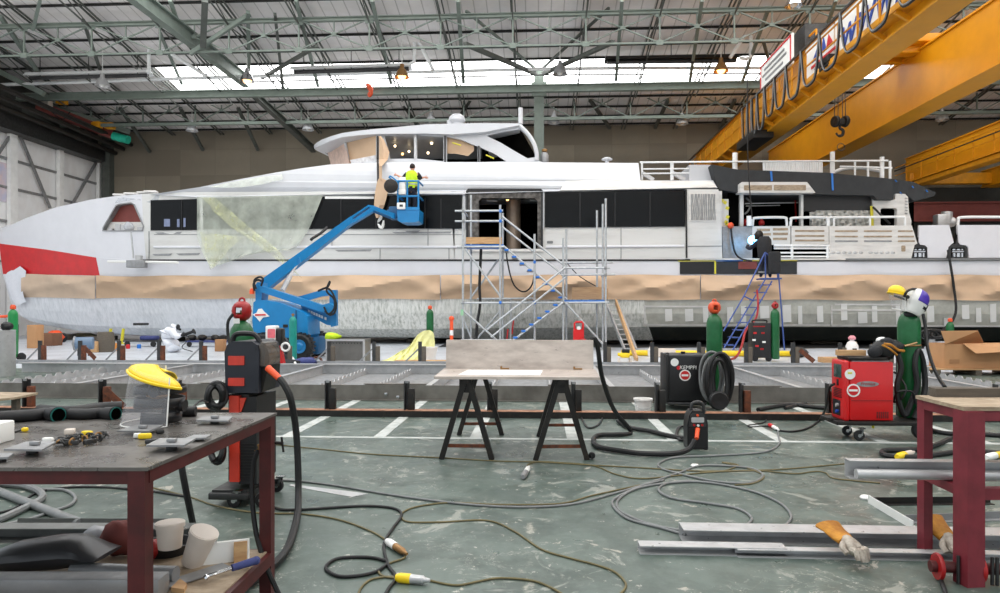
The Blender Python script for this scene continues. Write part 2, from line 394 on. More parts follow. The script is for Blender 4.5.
# painted bay lines
vl = G(560, 439.5).y
b = MB(); b.box((6, vl, .002), (40, .085, .004)); struct(b.build('floor_marking', M['line'], smooth=False))
for px in (90, 187, 282, 377, 475, 573, 673, 778, 876, 972):
    x = G(px, 439).x
    b = MB(); b.box((x, (vl + 15.8) / 2, .0025), (.13, 15.8 - vl, .004)); struct(b.build('floor_marking', M['line'], smooth=False))
# walls
b = MB(); b.box((8, VB + .15, 10.6), (72, .3, 4.3)); struct(b.build('wall_back', M['backwall'], smooth=False))
b = MB(); b.box((-17, VB + .15, 4.22), (22, .34, 8.45)); struct(b.build('wall_back_lower', M['cream'], smooth=False))
b = MB(); b.box((19, VB + .15, 4.22), (50, .32, 8.45)); struct(b.build('wall_back_right', M['clad'], smooth=False))
b = MB(); b.box((XL - .2, 35, 13.0), (.3, 14.4, 5.2)); struct(b.build('wall_left', M['clad'], smooth=False))
b = MB(); b.box((41, 16, 7), (.3, 52, 14)); struct(b.build('wall_right', M['clad'], smooth=False))
# hangar door in the left wall: sheets, posts, rails and braces
dr = bpy.data.objects.new('door_1', None); COL.objects.link(dr); dr.location = (XL, 35, 0); struct(dr)
b = MB(); b.box((XL - .1, 35.2, 5.2), (.1, 13.6, 10.4)); b.build('door_panel', M['doorsheet'], dr, smooth=False)
for px, w in ((10, .5), (58, .34), (97, .22)):
    q = PX(px, 160, XL); b = MB(); b.box((XL + .12, q.y, 5.2), (.22, w, 10.4)); b.build('door_post', M['doorpost'], dr, smooth=False)
for yy in (160, 188.5, 222, 262):
    z = PX(12, yy, XL).z; b = MB(); b.box((XL + .0, 35.2, z), (.1, 13.4, .12)); b.build('door_rail', M['alud'], dr, smooth=False)
for a, c in (((18, 136), (48, 208)), ((94, 163), (66, 212)), ((9, 134), (-18, 175))):
    b = MB(); b.bar(PX(*a, XL) + Vector((.12, 0, 0)), PX(*c, XL) + Vector((.12, 0, 0)), .12); b.build('door_brace', M['alud'], dr, smooth=False)
q = PX(3, 182, XL)
b = MB(); b.box((XL - .03, q.y - .4, q.z), (.03, 1.4, 2.0)); b.build('door_patch', pm('door_patch', (226, 206, 210), .6, 0, .1, 1.5, c2=(200, 200, 222)), dr, smooth=False)
b = MB(); b.box((XL + .3, 35, 10.75), (.9, 13.8, .7)); struct(b.build('beam_door_head', M['steel'], smooth=False))
b = MB()
for k in range(3): b.cyl((XL + 1.2 + .5 * k, 30, 11.3 + .25 * k), (XL + 1.2 + .5 * k, 41.8, 11.0 + .25 * k), .14, n=8)
struct(b.build('beam_door_track', M['blackm'], smooth=False))
# corner column
b = MB(); b.box((XL + .75, VB - .25, 6), (.5, .5, 12)); struct(b.build('column_corner', M['trussd'], smooth=False))
# roof: two slopes, purlins, rafters, skylight strips
RV, RS = 15.0, .165
def roof_z(v): return 12.35 + (min(VB, max(v, RV)) - 0) * 0 + ((VB - v) if v >= RV else (VB - RV) - (RV - v)) * RS
x0, x1 = -28, 41.5
sky_strips = [(34.2, 36.9), (24.2, 26.8), (17.0, 19.5), (10.5, 13.0), (3.0, 5.6), (-5, -2.6)]
edges = sorted([-12.0, VB] + [e for s_ in sky_strips for e in s_] + [RV])
k = 0
b = MB()
for a, c in zip(edges, edges[1:]):
    if any(abs(a - s_[0]) < .01 for s_ in sky_strips): continue
    b.add([(x0, a, roof_z(a)), (x1, a, roof_z(a)), (x1, c, roof_z(c)), (x0, c, roof_z(c))], [(0, 1, 2, 3)])
    b.add([(x0, a, roof_z(a) + .12), (x1, a, roof_z(a) + .12), (x1, c, roof_z(c) + .12), (x0, c, roof_z(c) + .12)], [(3, 2, 1, 0)])
struct(b.build('ceiling', M['roof'], smooth=False))
for i, (a, c) in enumerate(sky_strips):
    xa, xb = (-19.3, 20.5) if i == 0 else (-20.0, 36.0)
    b = MB(); b.add([(xa, a, roof_z(a)), (xb, a, roof_z(a)), (xb, c, roof_z(c)), (xa, c, roof_z(c))], [(0, 1, 2, 3)])
    struct(b.build('window_%d' % (i + 1), M['skylight'], smooth=False))
    b = MB()
    for u, w in ((x0, xa), (xb, x1)): b.add([(u, a, roof_z(a)), (w, a, roof_z(a)), (w, c, roof_z(c)), (u, c, roof_z(c))], [(0, 1, 2, 3)])
    struct(b.build('ceiling_panel', M['roof'], smooth=False))
for v in [29.0, 30.4, 31.7, 33.0, 34.15, 37.0, 38.2, 39.4, 40.6, 41.7]:
    b = MB(); b.channel((x0, v, roof_z(v) - .12), (x1, v, roof_z(v) - .12), .06, .1, .02); struct(b.build('beam_purlin', M['purlin'], smooth=False))
RX = [-25.45 + 3.05 * i for i in range(22)]
for i, x in enumerate(RX):                      # rafters, doubled angles with a gap as lattice
    b = MB()
    for dx in (-.09, .09): b.bar((x + dx, 27, roof_z(27) - .25), (x + dx, VB, roof_z(VB) - .25), .045, .08)
    for dx in (0,): b.bar((x + dx, 27, roof_z(27) - .85), (x + dx, 36.6, roof_z(36.6) - .9), .05, .05)
    vv = [27 + 1.2 * k for k in range(9)]
    for k, (a, c) in enumerate(zip(vv[::2], vv[2::2])):
        za, zc = (.34, .86) if k % 2 == 0 else (.86, .34)
        b.bar((x, a, roof_z(a) - za), (x, c, roof_z(c) - zc), .035)
    struct(b.build('roof_beam', M['trussd'], smooth=False))
def x_truss(v, zt, zb, step, xs, name, rt, rb, rd, m, posts=True):
    n = int((41 - xs) / step); b = MB()
    b.ibeam((x0, v, zt), (x1, v, zt), rt, rt, .04); b.bar((x0, v, zb), (x1, v, zb), rb, rb)
    for i in range(n):
        a, c = xs + step * i, xs + step * (i + 1); mid = (a + c) / 2; zm = (zt + zb) / 2
        b.bar((a, v, zt), (c, v, zb), rd); b.bar((a, v, zb), (c, v, zt), rd)
        if posts: b.bar((mid, v, zt), (mid, v, zm), rd); b.bar((a, v, zt), (a, v, zb), rd * 1.3)
        b.box((a, v - .04, zt - .12), (.36, .03, .2)); b.box((a, v - .04, zb), (.28, .03, .22)); b.box((mid, v - .04, zm), (.2, .03, .15))
    return struct(b.build(name, m, smooth=False))
z1 = P(500, 15.5, 29.4).z; z2 = P(500, 46, 29.4).z
x_truss(29.4, z1, z2, 3.05, -25.45, 'roof_beam_lattice', .18, .075, .05, M['truss'])
x_truss(38.6, P(500, 92, 38.6).z, P(500, 119.5, 38.6).z, 3.05, -25.45, 'roof_beam_lattice', .12, .16, .055, M['truss'])
# tie beam in front of the skylight, with the long column it joins
zg = P(539, 88.5, 35.2).z
b = MB(); b.ibeam((x0, 35.2, zg), (x1, 35.2, zg), .25, .38, .05); struct(b.build('beam_tie', M['truss'], smooth=False))
q = P(539, 100, 35.6)
b = MB(); b.ibeam((q.x, 35.62, 0), (q.x, 35.62, 14.2), .5, .5, .08, up=(0, 1, 0)); b.box((q.x, 35.3, zg), (.75, .1, .7)); struct(b.build('column_middle', M['truss'], smooth=False))
# longitudinal girder over the bow bay, then its brace down to the back wall
a = P(135, 0, 24.0); c = P(247, 83, 35.2)
gx = c.x
b = MB(); b.ibeam((gx, 22, c.z + .05), (gx, 35.1, c.z + .05), .34, .62, .05); struct(b.build('beam_girder', M['truss'], smooth=False))
b = MB(); b.ibeam(P(252, 92, 35.4), P(314, 150, 41.8), .3, .34, .05); struct(b.build('beam_brace', M['trussd'], smooth=False))
for (ax, ay, av), (cx, cy, cv), r in (((372, 0, 27.6), (391, 83, 35), .14), ((458, 0, 28), (463.5, 82, 35), .16), ((622, 0, 27.6), (616, 80, 35), .14), ((702, 0, 28), (690, 80, 35), .14), ((170, 0, 27.2), (184, 40, 29.4), .14), ((205, 0, 27.2), (203, 46, 29.2), .24),
        ((248, 12, 29), (249, 70, 33.5), .16), ((275, 14, 29), (283, 88, 35), .12), ((296, 0, 28), (318, 86, 35), .14), ((0, 16, 29), (38, 72, 33), .16), ((40, 0, 28.4), (33, 30, 29.4), .12), ((83, 20, 29.4), (103, 78, 34), .13), ((160, 33, 31), (182, 84, 35), .12), ((20, 40, 30), (36, 72, 33), .1),
        ((465, 44, 29.4), (536, 74, 34.8), .17), ((613, 42, 29.4), (543, 74, 34.8), .17), ((466, 11, 29.4), (537, 70, 34.6), .1), ((609, 8, 29.4), (543, 68, 34.6), .1), ((768, 10, 29.4), (742, 82, 35), .13), ((250, 14, 29.3), (190, 54, 29.3), .16), ((317, 46, 29.4), (262, 78, 34.8), .14), ((763, 40, 29.4), (775, 82, 35), .12), ((836, 0, 28), (815, 60, 33), .12)):
    b = MB(); b.bar(P(ax, ay, av), P(cx, cy, cv), r, r); struct(b.build('beam_strut', M['truss' if ax % 2 == 0 else 'trussd'], smooth=False))
for ax, ay, cx, cy in ((120, 108, 150, 152), (180, 108, 203, 150), (238, 108, 258, 150), (400, 100, 420, 128), (470, 100, 452, 128), (590, 100, 610, 128), (668, 100, 655, 128), (735, 100, 720, 128)):
    b = MB(); b.bar(P(ax, ay, 38.6), P(cx, cy, 41.8), .16); struct(b.build('beam_strut', M['trussd'], smooth=False))
# dark lattice of the end bay
for (a, c, r) in (((0, 34), (42, 92), .5), ((0, 52), (16, 94), .2), ((12, 60), (12, 96), .2), ((0, 70), (44, 92), .18), ((6, 88), (40, 66), .16), ((2, 100), (60, 132), .3)):
    b = MB(); b.bar(P(*a, 34.5), P(*c, 38.5), r, r); struct(b.build('beam_end_bay', M['trussd'], smooth=False))
b = MB(); b.bar(P(-8, 68, 33.8), P(44, 94, 34.2), .25, .25); struct(b.build('beam_strut', M['truss'], smooth=False))
# white service pipes below the skylight
b = MB(); b.tube([P(-20, 85.5, 34), P(180, 78.5, 34), P(360, 73.5, 34), P(540, 69, 34), P(640, 68, 34), P(800, 68, 34)], .085, 8); struct(b.build('trim_pipe', M['pipew']))
b = MB(); b.tube([P(240, 82, 34.3), P(540, 75, 34.3), P(800, 73, 34.3)], .035, 6); struct(b.build('trim_conduit', M['steel']))

# radiant heaters and their ducts
def heater(pa, pb, v, m1, label, r=.16):
    a, c = P(*pa, v), P(*pb, v)
    t = thing('radiant_heater', label, 'heater', (a + c) / 2, 'radiant heaters under the roof')
    b = MB(); b.extr([(-.35, -.02), (-.2, .16), (.2, .16), (.35, -.02), (.3, -.02), (.18, .1), (-.18, .1), (-.3, -.02)], a, c); b.build('reflector', m1, t)
    b = MB(); b.cyl(a + Vector((.1, 0, -.06)), c + Vector((-.1, 0, -.06)), r * .6, n=10); b.build('burner_tube', M['steel'], t)
    for f in (.1, .5, .9):
        q = a.lerp(c, f); b = MB(); b.cyl(q, q + Vector((0, 0, 1.3)), .02, n=6); b.build('hanger', M['steel'], t)
    return t
heater((28, 77), (150, 74), 33, M['pipew'], 'pale tubular heater hanging above the white hangar door')
heater((292, 71), (411, 67.5), 33, M['pipew'], 'pale tubular heater hanging across the bright skylight')
heater((605, 61), (738, 59.5), 33, M['blackm'], 'black tubular heater hanging beside the yellow crane')
def duct(pts, v, label):
    b = MB(); b.tube(cr([P(*p, v) for p in pts], 2), .085, 8); tag(b.build('flue_vent_pipe', M['pipew']), label, 'pipe', 'bent flue pipes under the roof')
duct([(206, 76), (152, 42), (149, 44), (149, 74)], 32.6, 'white bent flue pipe over the end of the hangar door heater')
duct([(433, 70), (416, 36), (414, 38), (414, 62), (403, 64)], 32.6, 'white bent flue pipe over the middle skylight heater')
duct([(730, 58), (748, 31), (750.5, 33), (750.5, 57), (740, 58)], 32.6, 'white bent flue pipe beside the yellow crane walkway')

# pendant lamps
def pendant(px, py, v, m, label, lit=None, r=.34, drop=1.2):
    c = P(px, py, v)
    t = thing('pendant_lamp', label, 'lamp', c, 'high bay lamps hanging from the roof')
    b = MB(); b.lathe([(.09, .5), (.11, .3), (.2, .22), (r * .9, -.02), (r, -.12), (r * .96, -.12), (r * .82, 0), (.1, .18)], c, 20); b.build('lamp_shade', m, t)
    b = MB(); b.ball(c + Vector((0, 0, -.02)), .14 if lit is None else .2, n=10); b.build('bulb', lit or M['labelw'], t)
    b = MB(); b.cyl(c + Vector((0, 0, .45)), c + Vector((0, 0, .45 + drop)), .018, n=6); b.build('cord', M['labelw'], t)
    return t
LAMPS = (
    (102.5, 84, 33, 'alu', 'silver pendant lamp just below the grey door heater', None),
    (247, 79, 33, 'chrome', 'lit pendant lamp at the start of the skylight', 'lamplit'),
    (402, 75, 33, 'brass', 'lit amber pendant lamp at the end of the middle heater', 'lamplit'),
    (560, 72, 33, 'alud', 'unlit grey pendant lamp near the long roof column', None),
    (721, 69, 33, 'brass', 'lit amber pendant lamp under the black heater', 'lamplit'),
    (192, 129, 39, 'white', 'white pendant lamp before the concrete wall above the bow', None),
    (308, 128, 39, 'white', 'white pendant lamp before the wall near the wheelhouse visor', None),
    (431, 121.5, 39, 'white', 'white pendant lamp peeping over the wheelhouse roof', None),
    (554, 121, 39, 'white', 'white pendant lamp just beside the long roof column', None),
    (682, 122, 39, 'alu', 'silver pendant lamp in front of the wall beside the crane', None),
    (942, 118, 39, 'alu', 'silver pendant lamp between the two yellow cranes', None),
    (794, 3, 27, 'chrome', 'chrome pendant lamp at the top beside the crane banner', None))
for px, py, v, m, lab, lit in LAMPS:
    pendant(px, py, v - (.75 if v == 33 else 0), M[m], lab, M[lit] if lit else None)
b = MB(); b.tube(cr([P(367, 84, 34.6), P(371, 90, 34.6), P(369, 97, 34.6)], 4), [.09, .12, .13, .13, .12, .1, .13, .12, .06][:9], 8)
tag(b.build('hanging_rag', M['orangecap']), 'small orange rag hanging from the green tie beam', 'rag')

# red jib hoist by the hangar door
a, c = P(36, 105, 36), P(112, 134, 39.5)
t = thing('hanging_hoist', 'dark red hoist beam with yellow trolleys and teal motor above the hangar door', 'hoist', a)
b = MB(); b.ibeam(a, c, .3, .5, .06); b.build('beam', M['brownred'], t)
for px, py, v in ((62, 101, 36.5), (97, 125, 38.6), (110, 126, 39)):
    q = P(px, py, v); b = MB(); b.box(q, (.5, .4, .35), bev=.05); b.box(q + Vector((-.3, 0, .1)), (.25, .3, .2), bev=.03); b.build('trolley', M['yellow'], t)
q = P(47, 104, 36.2); b = MB(); b.box(q, (.45, .4, .5), bev=.06); b.build('gearbox', M['cream'], t)
q = P(121, 138, 39.5); b = MB(); b.cyl(q + Vector((-.45, 0, .12)), q + Vector((.45, 0, -.12)), .24, n=14); b.build('motor', pm('motor_teal', (40, 190, 160), .4), t)
b = MB(); b.tube(cr([P(45, 106, 36), P(62, 119, 36.5), P(70, 112, 37)], 5), .03, 6); b.build('cable', M['rubber'], t)
b = MB(); b.ibeam(P(30, 100, 36.6), P(130, 132, 40), .2, .3, .05); struct(b.build('beam_jib_rail', M['truss'], smooth=False))

# ------------------------------------------------------------------ overhead cranes
crn = thing('overhead_crane', 'large yellow double girder overhead crane with web banner and hook', 'crane', (11, 28, 8.5))
XA, ZB, ZT = 8.78, 8.5, 10.3
def gird(xa, xb, zb, zt, v0=8, v1=41.2):
    b = MB()
    b.prism([(xa, v0, zb), (xb, v0, zb), (xb, v0, zt), (xa, v0, zt)], (0, v1 - v0, 0))
    for z in (zb, zt): b.box(((xa + xb) / 2, (v0 + v1) / 2, z), (xb - xa + .14, v1 - v0, .06))
    return b
gird(XA + .4, XA + 1.1, ZB, ZT).build('main_girder', M['yellow'], crn, smooth=False)
b = MB()
b.box((XA + .2, 24.6, ZB + .3), (.42, 33.2, .05))
vv = 9.0
while vv < 41: b.bar((XA + .02, vv, ZB + .26), (XA + .4, vv, ZB + .02), .09, .12); vv += 1.25
b.build('walkway', M['yellowd'], crn, smooth=False)
b = MB(); vv = 8.5
while vv < 41.2: b.box((XA, vv, ZB + .8), (.05, .05, 1.0)); vv += 1.25
for z in (ZB + .85, ZB + 1.3): b.box((XA, 24.6, z), (.04, 33.2, .04))
b.build('handrail', M['yellowd'], crn, smooth=False)
b = MB(); b.box((XA + .03, 24.6, ZB + .38), (.04, 33, .14)); b.build('toe_board', M['yellow'], crn, smooth=False)
b = MB(); b.box((XA - .1, 24.6, ZB + 1.42), (.07, 33, .06)); b.build('festoon_track', M['steel'], crn, smooth=False)
fv = [30.2, 29.5, 28.9, 28.2, 27.3, 26.2, 25.0, 23.6, 22.1, 20.6, 19.1, 17.6, 16]
for i, (a, c) in enumerate(zip(fv, fv[1:])):
    d = min(1.32, .75 + (a - c) * .45) if i > 3 else 1.5
    for k, (m, dx) in enumerate(((M['rubber'], -.1), (M['greyhose'], -.17))):
        pts = [(XA + dx, lerp(a, c, t_ / 8 + (.06 * k)), ZB + 1.4 - d * (1 - (2 * t_ / 8 - 1) ** 4)) for t_ in range(9)]
        b = MB(); b.tube(cr(pts, 3), .03 if k == 0 else .018, 6); b.build('festoon_cable', m, crn)
b = MB(); b.box((XA + .1, 22.0, ZB + .52), (.28, .8, .22), bev=.03); b.box((XA + .1, 22.0, ZB + .34), (.28, .65, .1), bev=.02); b.build('floodlight', M['blackm'], crn)
b = MB(); b.box((XA + .2, 29.6, ZB - .1), (.8, 2.4, .32), bev=.02); b.build('walkway_grating', M['blackm'], crn)
fx = XA + .38
def banner(va, vc, za, zc, m, name): b = MB(); b.box((fx, (va + vc) / 2, (za + zc) / 2), (.03, va - vc, zc - za)); return b.build(name, m, crn, smooth=False)
wb = banner(22.1, 13.5, ZB + .66, ZT - .04, M['labelw'], 'web_banner')
text_mesh('www.s', 1.5, face_matrix((fx - .03, 21.75, ZB + 1.12), (0, -1, 0), UP), M['labelb'], 'banner_lettering', wb, .25, .01, 'LEFT')
lb = banner(24.5, 22.2, ZB + .66, ZT - .04, M['labelw'], 'logo_banner')
b = MB(); zc = ZB + 1.12; yc = 23.1; X_ = fx - .03
b.prism([(X_, yc + .8, zc), (X_, yc + .3, zc + .4), (X_, yc + .12, zc + .1), (X_, yc + .4, zc)], (.02, 0, 0)); b.prism([(X_, yc + .1, zc + .05), (X_, yc - .15, zc + .52), (X_, yc - .36, zc + .05)], (.02, 0, 0)); b.build('logo_mark', M['labelb'], lb, smooth=False)
b = MB(); b.prism([(X_, yc + .3, zc + .05), (X_, yc + .1, zc + .5), (X_, yc - .02, zc + .05)], (.02, 0, 0)); b.prism([(X_, yc - .36, zc + .1), (X_, yc - .54, zc + .45), (X_, yc - .85, zc + .1)], (.02, 0, 0)); b.box((X_, yc - .1, zc - .15), (.02, 1.9, .09)); b.build('logo_mark', M['labelr'], lb, smooth=False)
b = MB(); b.box((X_, yc - .1, zc - .3), (.02, 1.3, .05)); b.build('logo_mark', M['labelb'], lb, smooth=False)
# sign board and control cubicle standing on the walkway side
sb = MB(); sb.box((XA - .02, 26.3, ZT + .1), (.08, 3.4, 1.05)); sbo = sb.build('sign_board', M['labelw'], crn, smooth=False)
b = MB()
for z in (-.46, .46): b.box((XA - .07, 26.3, ZT + .1 + z), (.03, 3.3, .06))
for y in (-1.62, 1.62): b.box((XA - .07, 26.3 + y, ZT + .1), (.03, .06, .95))
b.build('sign_border', M['labelr'], sbo, smooth=False)
b = MB()
for i, (z, w) in enumerate(((.22, 2.2), (.02, 2.6), (-.2, 1.9))): b.box((XA - .07, 26.4, ZT + .1 + z), (.02, w, .08))
b.build('sign_lines', M['greyhose'], sbo, smooth=False)
b = MB(); b.box((XA + .75, 25.2, ZT + .45), (.8, 1.4, .9), bev=.03); b.build('control_cubicle', M['steel'], crn)
b = MB()
for y in (25.0, 23.9): b.bar((XA + .5, y, ZT), (XA + .5, y, ZT + .45), .05)
b.bar((XA + .5, 25.0, ZT + .45), (XA + .5, 23.9, ZT + .45), .05); b.build('guard_rail', M['yellow'], crn, smooth=False)
gird(13.3, 14.1, ZB, 10.45).build('rear_girder', M['yellow'], crn, smooth=False)
b = MB(); b.box((11.4, 40.7, ZB + .2), (5.6, .5, .6), bev=.03); b.build('end_carriage', M['yellowd'], crn)
b = MB(); b.box((13.2, 25.6, 10.75), (1.6, 1.7, .28), bev=.03); b.box((12.6, 25.4, 10.5), (2.4, .5, .28), bev=.03); b.box((12.6, 26.4, 10.5), (2.4, .3, .22), bev=.03); b.build('trolley', M['yellow'], crn)
b = MB(); b.cyl((11.4, 26.0, 10.9), (12.6, 26.0, 10.9), .3, n=14); b.build('hoist_drum', M['blackm'], crn)
hk = P(840, 122, 26.2)
b = MB()
for dx in (-.2, -.07, .09, .2): b.cyl((hk.x + dx, 26.2, hk.z + .1), (hk.x + dx * .8, 26.2, 10.9), .016, n=6)
b.build('wire_rope', M['steel'], crn)
b = MB()
for dx in (-.16, .18): b.lathe([(.03, -.07), (.19, -.07), (.21, -.03), (.17, 0), (.21, .03), (.19, .07), (.03, .07)], (hk.x + dx, 26.2, hk.z + .02), 18, Euler((0, math.pi / 2, .3)))
b.box((hk.x, 26.2, hk.z), (.46, .2, .24), bev=.05)
b.build('hook_block', M['blackm'], crn)
b = MB(); b.tube(cr([(hk.x, 26.2, hk.z - .1), (hk.x, 26.2, hk.z - .22), (hk.x + .11, 26.2, hk.z - .32), (hk.x + .08, 26.2, hk.z - .48), (hk.x - .06, 26.2, hk.z - .5), (hk.x - .14, 26.2, hk.z - .4)], 5), [.05] * 6 + [.055] * 14 + [.035] * 6, 10); b.build('hook', M['blackm'], crn)
q = P(841, 147, 26.2)
b = MB(); b.ring(q, .13, .014, Euler((math.pi / 2, 0, 0))); tag(b.build('hanging_sling', M['steel']), 'small round wire sling hanging below the crane hook', 'sling')

cr2 = thing('overhead_crane', 'second yellow crane with walkway rail, lower down near the yacht stern', 'crane', (22, 32, 8.4))
XB = 21.0
b = gird(XB, XB + .9, 8.45, 9.95, 20, 41.2); b.build('main_girder', M['yellow'], cr2, smooth=False)
b = MB(); b.box((XB - .3, 30.6, 8.42), (.6, 21.2, .07)); b.box((XB - .3, 30.6, 8.25), (.45, 18, .22))
b.build('walkway', M['yellowd'], cr2, smooth=False)
b = MB(); vv = 20.5
while vv < 41: b.box((XB - .6, vv, 8.95), (.04, .04, 1.0)); vv += 1.5
for z in (9.0, 9.45): b.box((XB - .6, 30.6, z), (.04, 21.2, .04))
b.build('handrail', M['yellowd'], cr2, smooth=False)
b = MB(); b.box((XB - .68, 30.6, 9.25), (.05, 21, .05)); b.build('festoon_track', M['steel'], cr2, smooth=False)
gird(25.2, 26.1, 8.3, 9.2, 20, 41.2).build('rear_girder', M['yellow'], cr2, smooth=False)
b = MB(); b.box((23.5, 40.6, 8.7), (5.4, .5, .6), bev=.03); b.build('end_carriage', M['yellowd'], cr2)
b = MB(); b.ibeam((21, 41.0, 6.9), (40, 41.0, 6.9), .4, 1.1, .08); struct(b.build('beam_crane_runway', M['brownred'], smooth=False))

# ------------------------------------------------------------------ light and camera
w = bpy.data.worlds.new('World'); SC.world = w; w.use_nodes = True
bg = w.node_tree.nodes['Background']; nt = w.node_tree          # pale sky; unseen brighter lower half added to light the roof through open doors
gt = nt.nodes.new('ShaderNodeTexCoord'); sp = nt.nodes.new('ShaderNodeSeparateXYZ'); nt.links.new(gt.outputs['Generated'], sp.inputs[0])
nt.links.new(ramp(nt, sp.outputs['Z'], .0, .02, (1.0, .97, .93, 1), (.5, .55, .6, 1)), bg.inputs[0]); bg.inputs[1].default_value = 2.0
cam = bpy.data.cameras.new('camera'); co = bpy.data.objects.new('camera', cam); COL.objects.link(co)
co.location = (0, 0, H); co.rotation_euler = (math.pi / 2, 0, PSI); cam.sensor_width = 36; cam.lens = 36 * F / 1000; cam.shift_y = (HZ - 296.5) / 1000; cam.clip_end = 300; cam.clip_start = .05
SC.camera = co
vs = SC.view_settings; vs.view_transform = 'Standard'; vs.look = 'None'; vs.exposure = -0.28; vs.gamma = 1; vs.use_curve_mapping = False
SC.cycles.use_denoising = True; SC.cycles.max_bounces = 6; SC.cycles.diffuse_bounces = 4; SC.cycles.transparent_max_bounces = 12
# ------------------------------------------------------------------ the motor yacht, side on, bow at the door end
def hull_mat(name, light, mid, streak=(3.2, 3.2, .55), lo=.38, hi=.66, metal=.25):
    m, nt, b = base_mat(name)
    f = noise(nt, 2.2, 7, .7, streak); g = noise(nt, .9, 5, .6)
    c = mix(nt, ramp(nt, f, lo, hi), rgb(*light), rgb(*mid)); c = mix(nt, ramp(nt, g, .4, .7), c, mix(nt, .5, c, rgb(*light)))
    nt.links.new(c, b.inputs['Base Color']); b.inputs['Roughness'].default_value = .42; b.inputs['Metallic'].default_value = metal
    return m
M['hullbow'] = hull_mat('faired_hull_pale', (236, 238, 242), (206, 210, 214), metal=0)
M['hullmid'] = hull_mat('scraped_hull', (232, 232, 226), (160, 164, 152), (5, 5, .35), .44, .66, 0)
M['hullaft'] = hull_mat('filler_hull', (200, 200, 190), (172, 172, 162), (1, 1, 1), metal=0)
M['antifoul'] = pm('dark_bottom_paint', (44, 48, 44), .5, 0, .2, 1.5, c2=(64, 66, 58), lo=.5, hi=.8)
M['primed'] = pm('sanded_silver_panel', (214, 214, 211), .45, .1, .05, 1.2, c2=(194, 193, 189), lo=.45, hi=.8, stretch=(.4, 1, 2.5))
yacht = thing('motor_yacht', 'long white motor yacht under refit with red stripe at the bow', 'yacht', (0, 31, 0))
VC, HB, VS = 31.0, 4.0, 27.0
def vs_(px, y=0, xs=-4, L=330, p=2.2, full=1.0):
    t = min(1, max(0, (px - xs) / L)); return VC - HB * full * (1 - (1 - t) ** p)
ROWS = [  # stem px, y table, fullness, entry length
    (60, [(60, 328), (110, 334), (180, 336), (400, 337), (560, 340), (1200, 340.5)], .02, 400),
    (45, [(45, 325), (100, 334), (180, 337), (400, 338), (560, 341), (1200, 341.5)], .42, 430),
    (30, [(30, 321), (80, 331.5), (160, 336), (400, 337), (560, 340), (1200, 341)], .75, 430),
    (20, [(20, 315.5), (60, 324), (140, 328), (400, 329), (640, 327), (1200, 327)], .9, 420),
    (13, [(13, 307), (50, 311), (140, 313), (1200, 314)], .97, 400),
    (9, [(9, 297), (60, 297.5), (300, 298.5), (1200, 300)], 1, 370),
    (3, [(3, 274), (70, 275), (110, 276), (640, 275), (1200, 275)], 1, 340),
    (-1, [(-1, 243.5), (50, 250), (95, 257.5), (130, 260.3), (1200, 260.3)], 1, 332),
    (-4, [(-4, 237), (100, 231), (150, 230.5), (720, 226.5), (1200, 226)], 1, 330),
    (-6, [(-6, 234), (0, 230.6), (22, 219.6), (55, 207.5), (95, 198.7), (120, 195.4), (150, 193.5), (180, 192), (1200, 190)], 1, 330)]
US = [0, 3, 7, 13, 21, 32, 46, 62, 78, 97, 120, 147, 175, 205, 235, 265, 300, 335, 400, 455, 520, 600, 640, 723, 800, 900, 1000, 1150]
def hp(r, U, off=0):
    xs, tab, full, L = ROWS[r]; px = xs + U * (1 - xs / 1150.0); y = interp(tab, px)
    return P(px, y, vs_(px, y, xs, L, 2.2, full) - off)
def mir(p): return Vector((p.x, 2 * VC - p.y, p.z))
near = [[hp(r, U) for U in US] for r in range(10)]
b = MB()
i97, i147, i455, i723 = US.index(97), US.index(147), US.index(455), US.index(723)
for far in (0, 1):
    for r in range(9):
        for i in range(len(US) - 1):
            if r >= 7 and i >= i723: continue
            if not far and r >= 7 and (i97 <= i < i147 or i455 <= i < i723): continue
            q = [near[r][i], near[r][i + 1], near[r + 1][i + 1], near[r + 1][i]]
            if far: q = [mir(p) for p in q]
            px = US[i]
            if r <= 4: mi = 0 if px < 235 else (1 if px < 640 and not (r <= 1 and px > 380) else (2 if r >= 3 else 4))
            elif r == 6: mi = 5 if px < 97 - 2 else 3
            elif r == 5: mi = 3
            else: mi = 3 if px < 147 else 6
            b.mat(mi).add(q, [(0, 1, 2, 3)])
b.mat(3)
for i in range(len(US) - 1):
    if US[i] >= 723: break
    a, c = near[9][i], near[9][i + 1]; ma, mc = (a + mir(a)) / 2 + Vector((0, 0, .18)), (c + mir(c)) / 2 + Vector((0, 0, .18))
    b.add([a, c, mc, ma], [(0, 1, 2, 3)]); b.add([ma, mc, mir(c), mir(a)], [(0, 1, 2, 3)])
tr = [near[r][-1] for r in range(8)]; b.add(tr + [mir(p) for p in tr[::-1]], [tuple(range(16))])
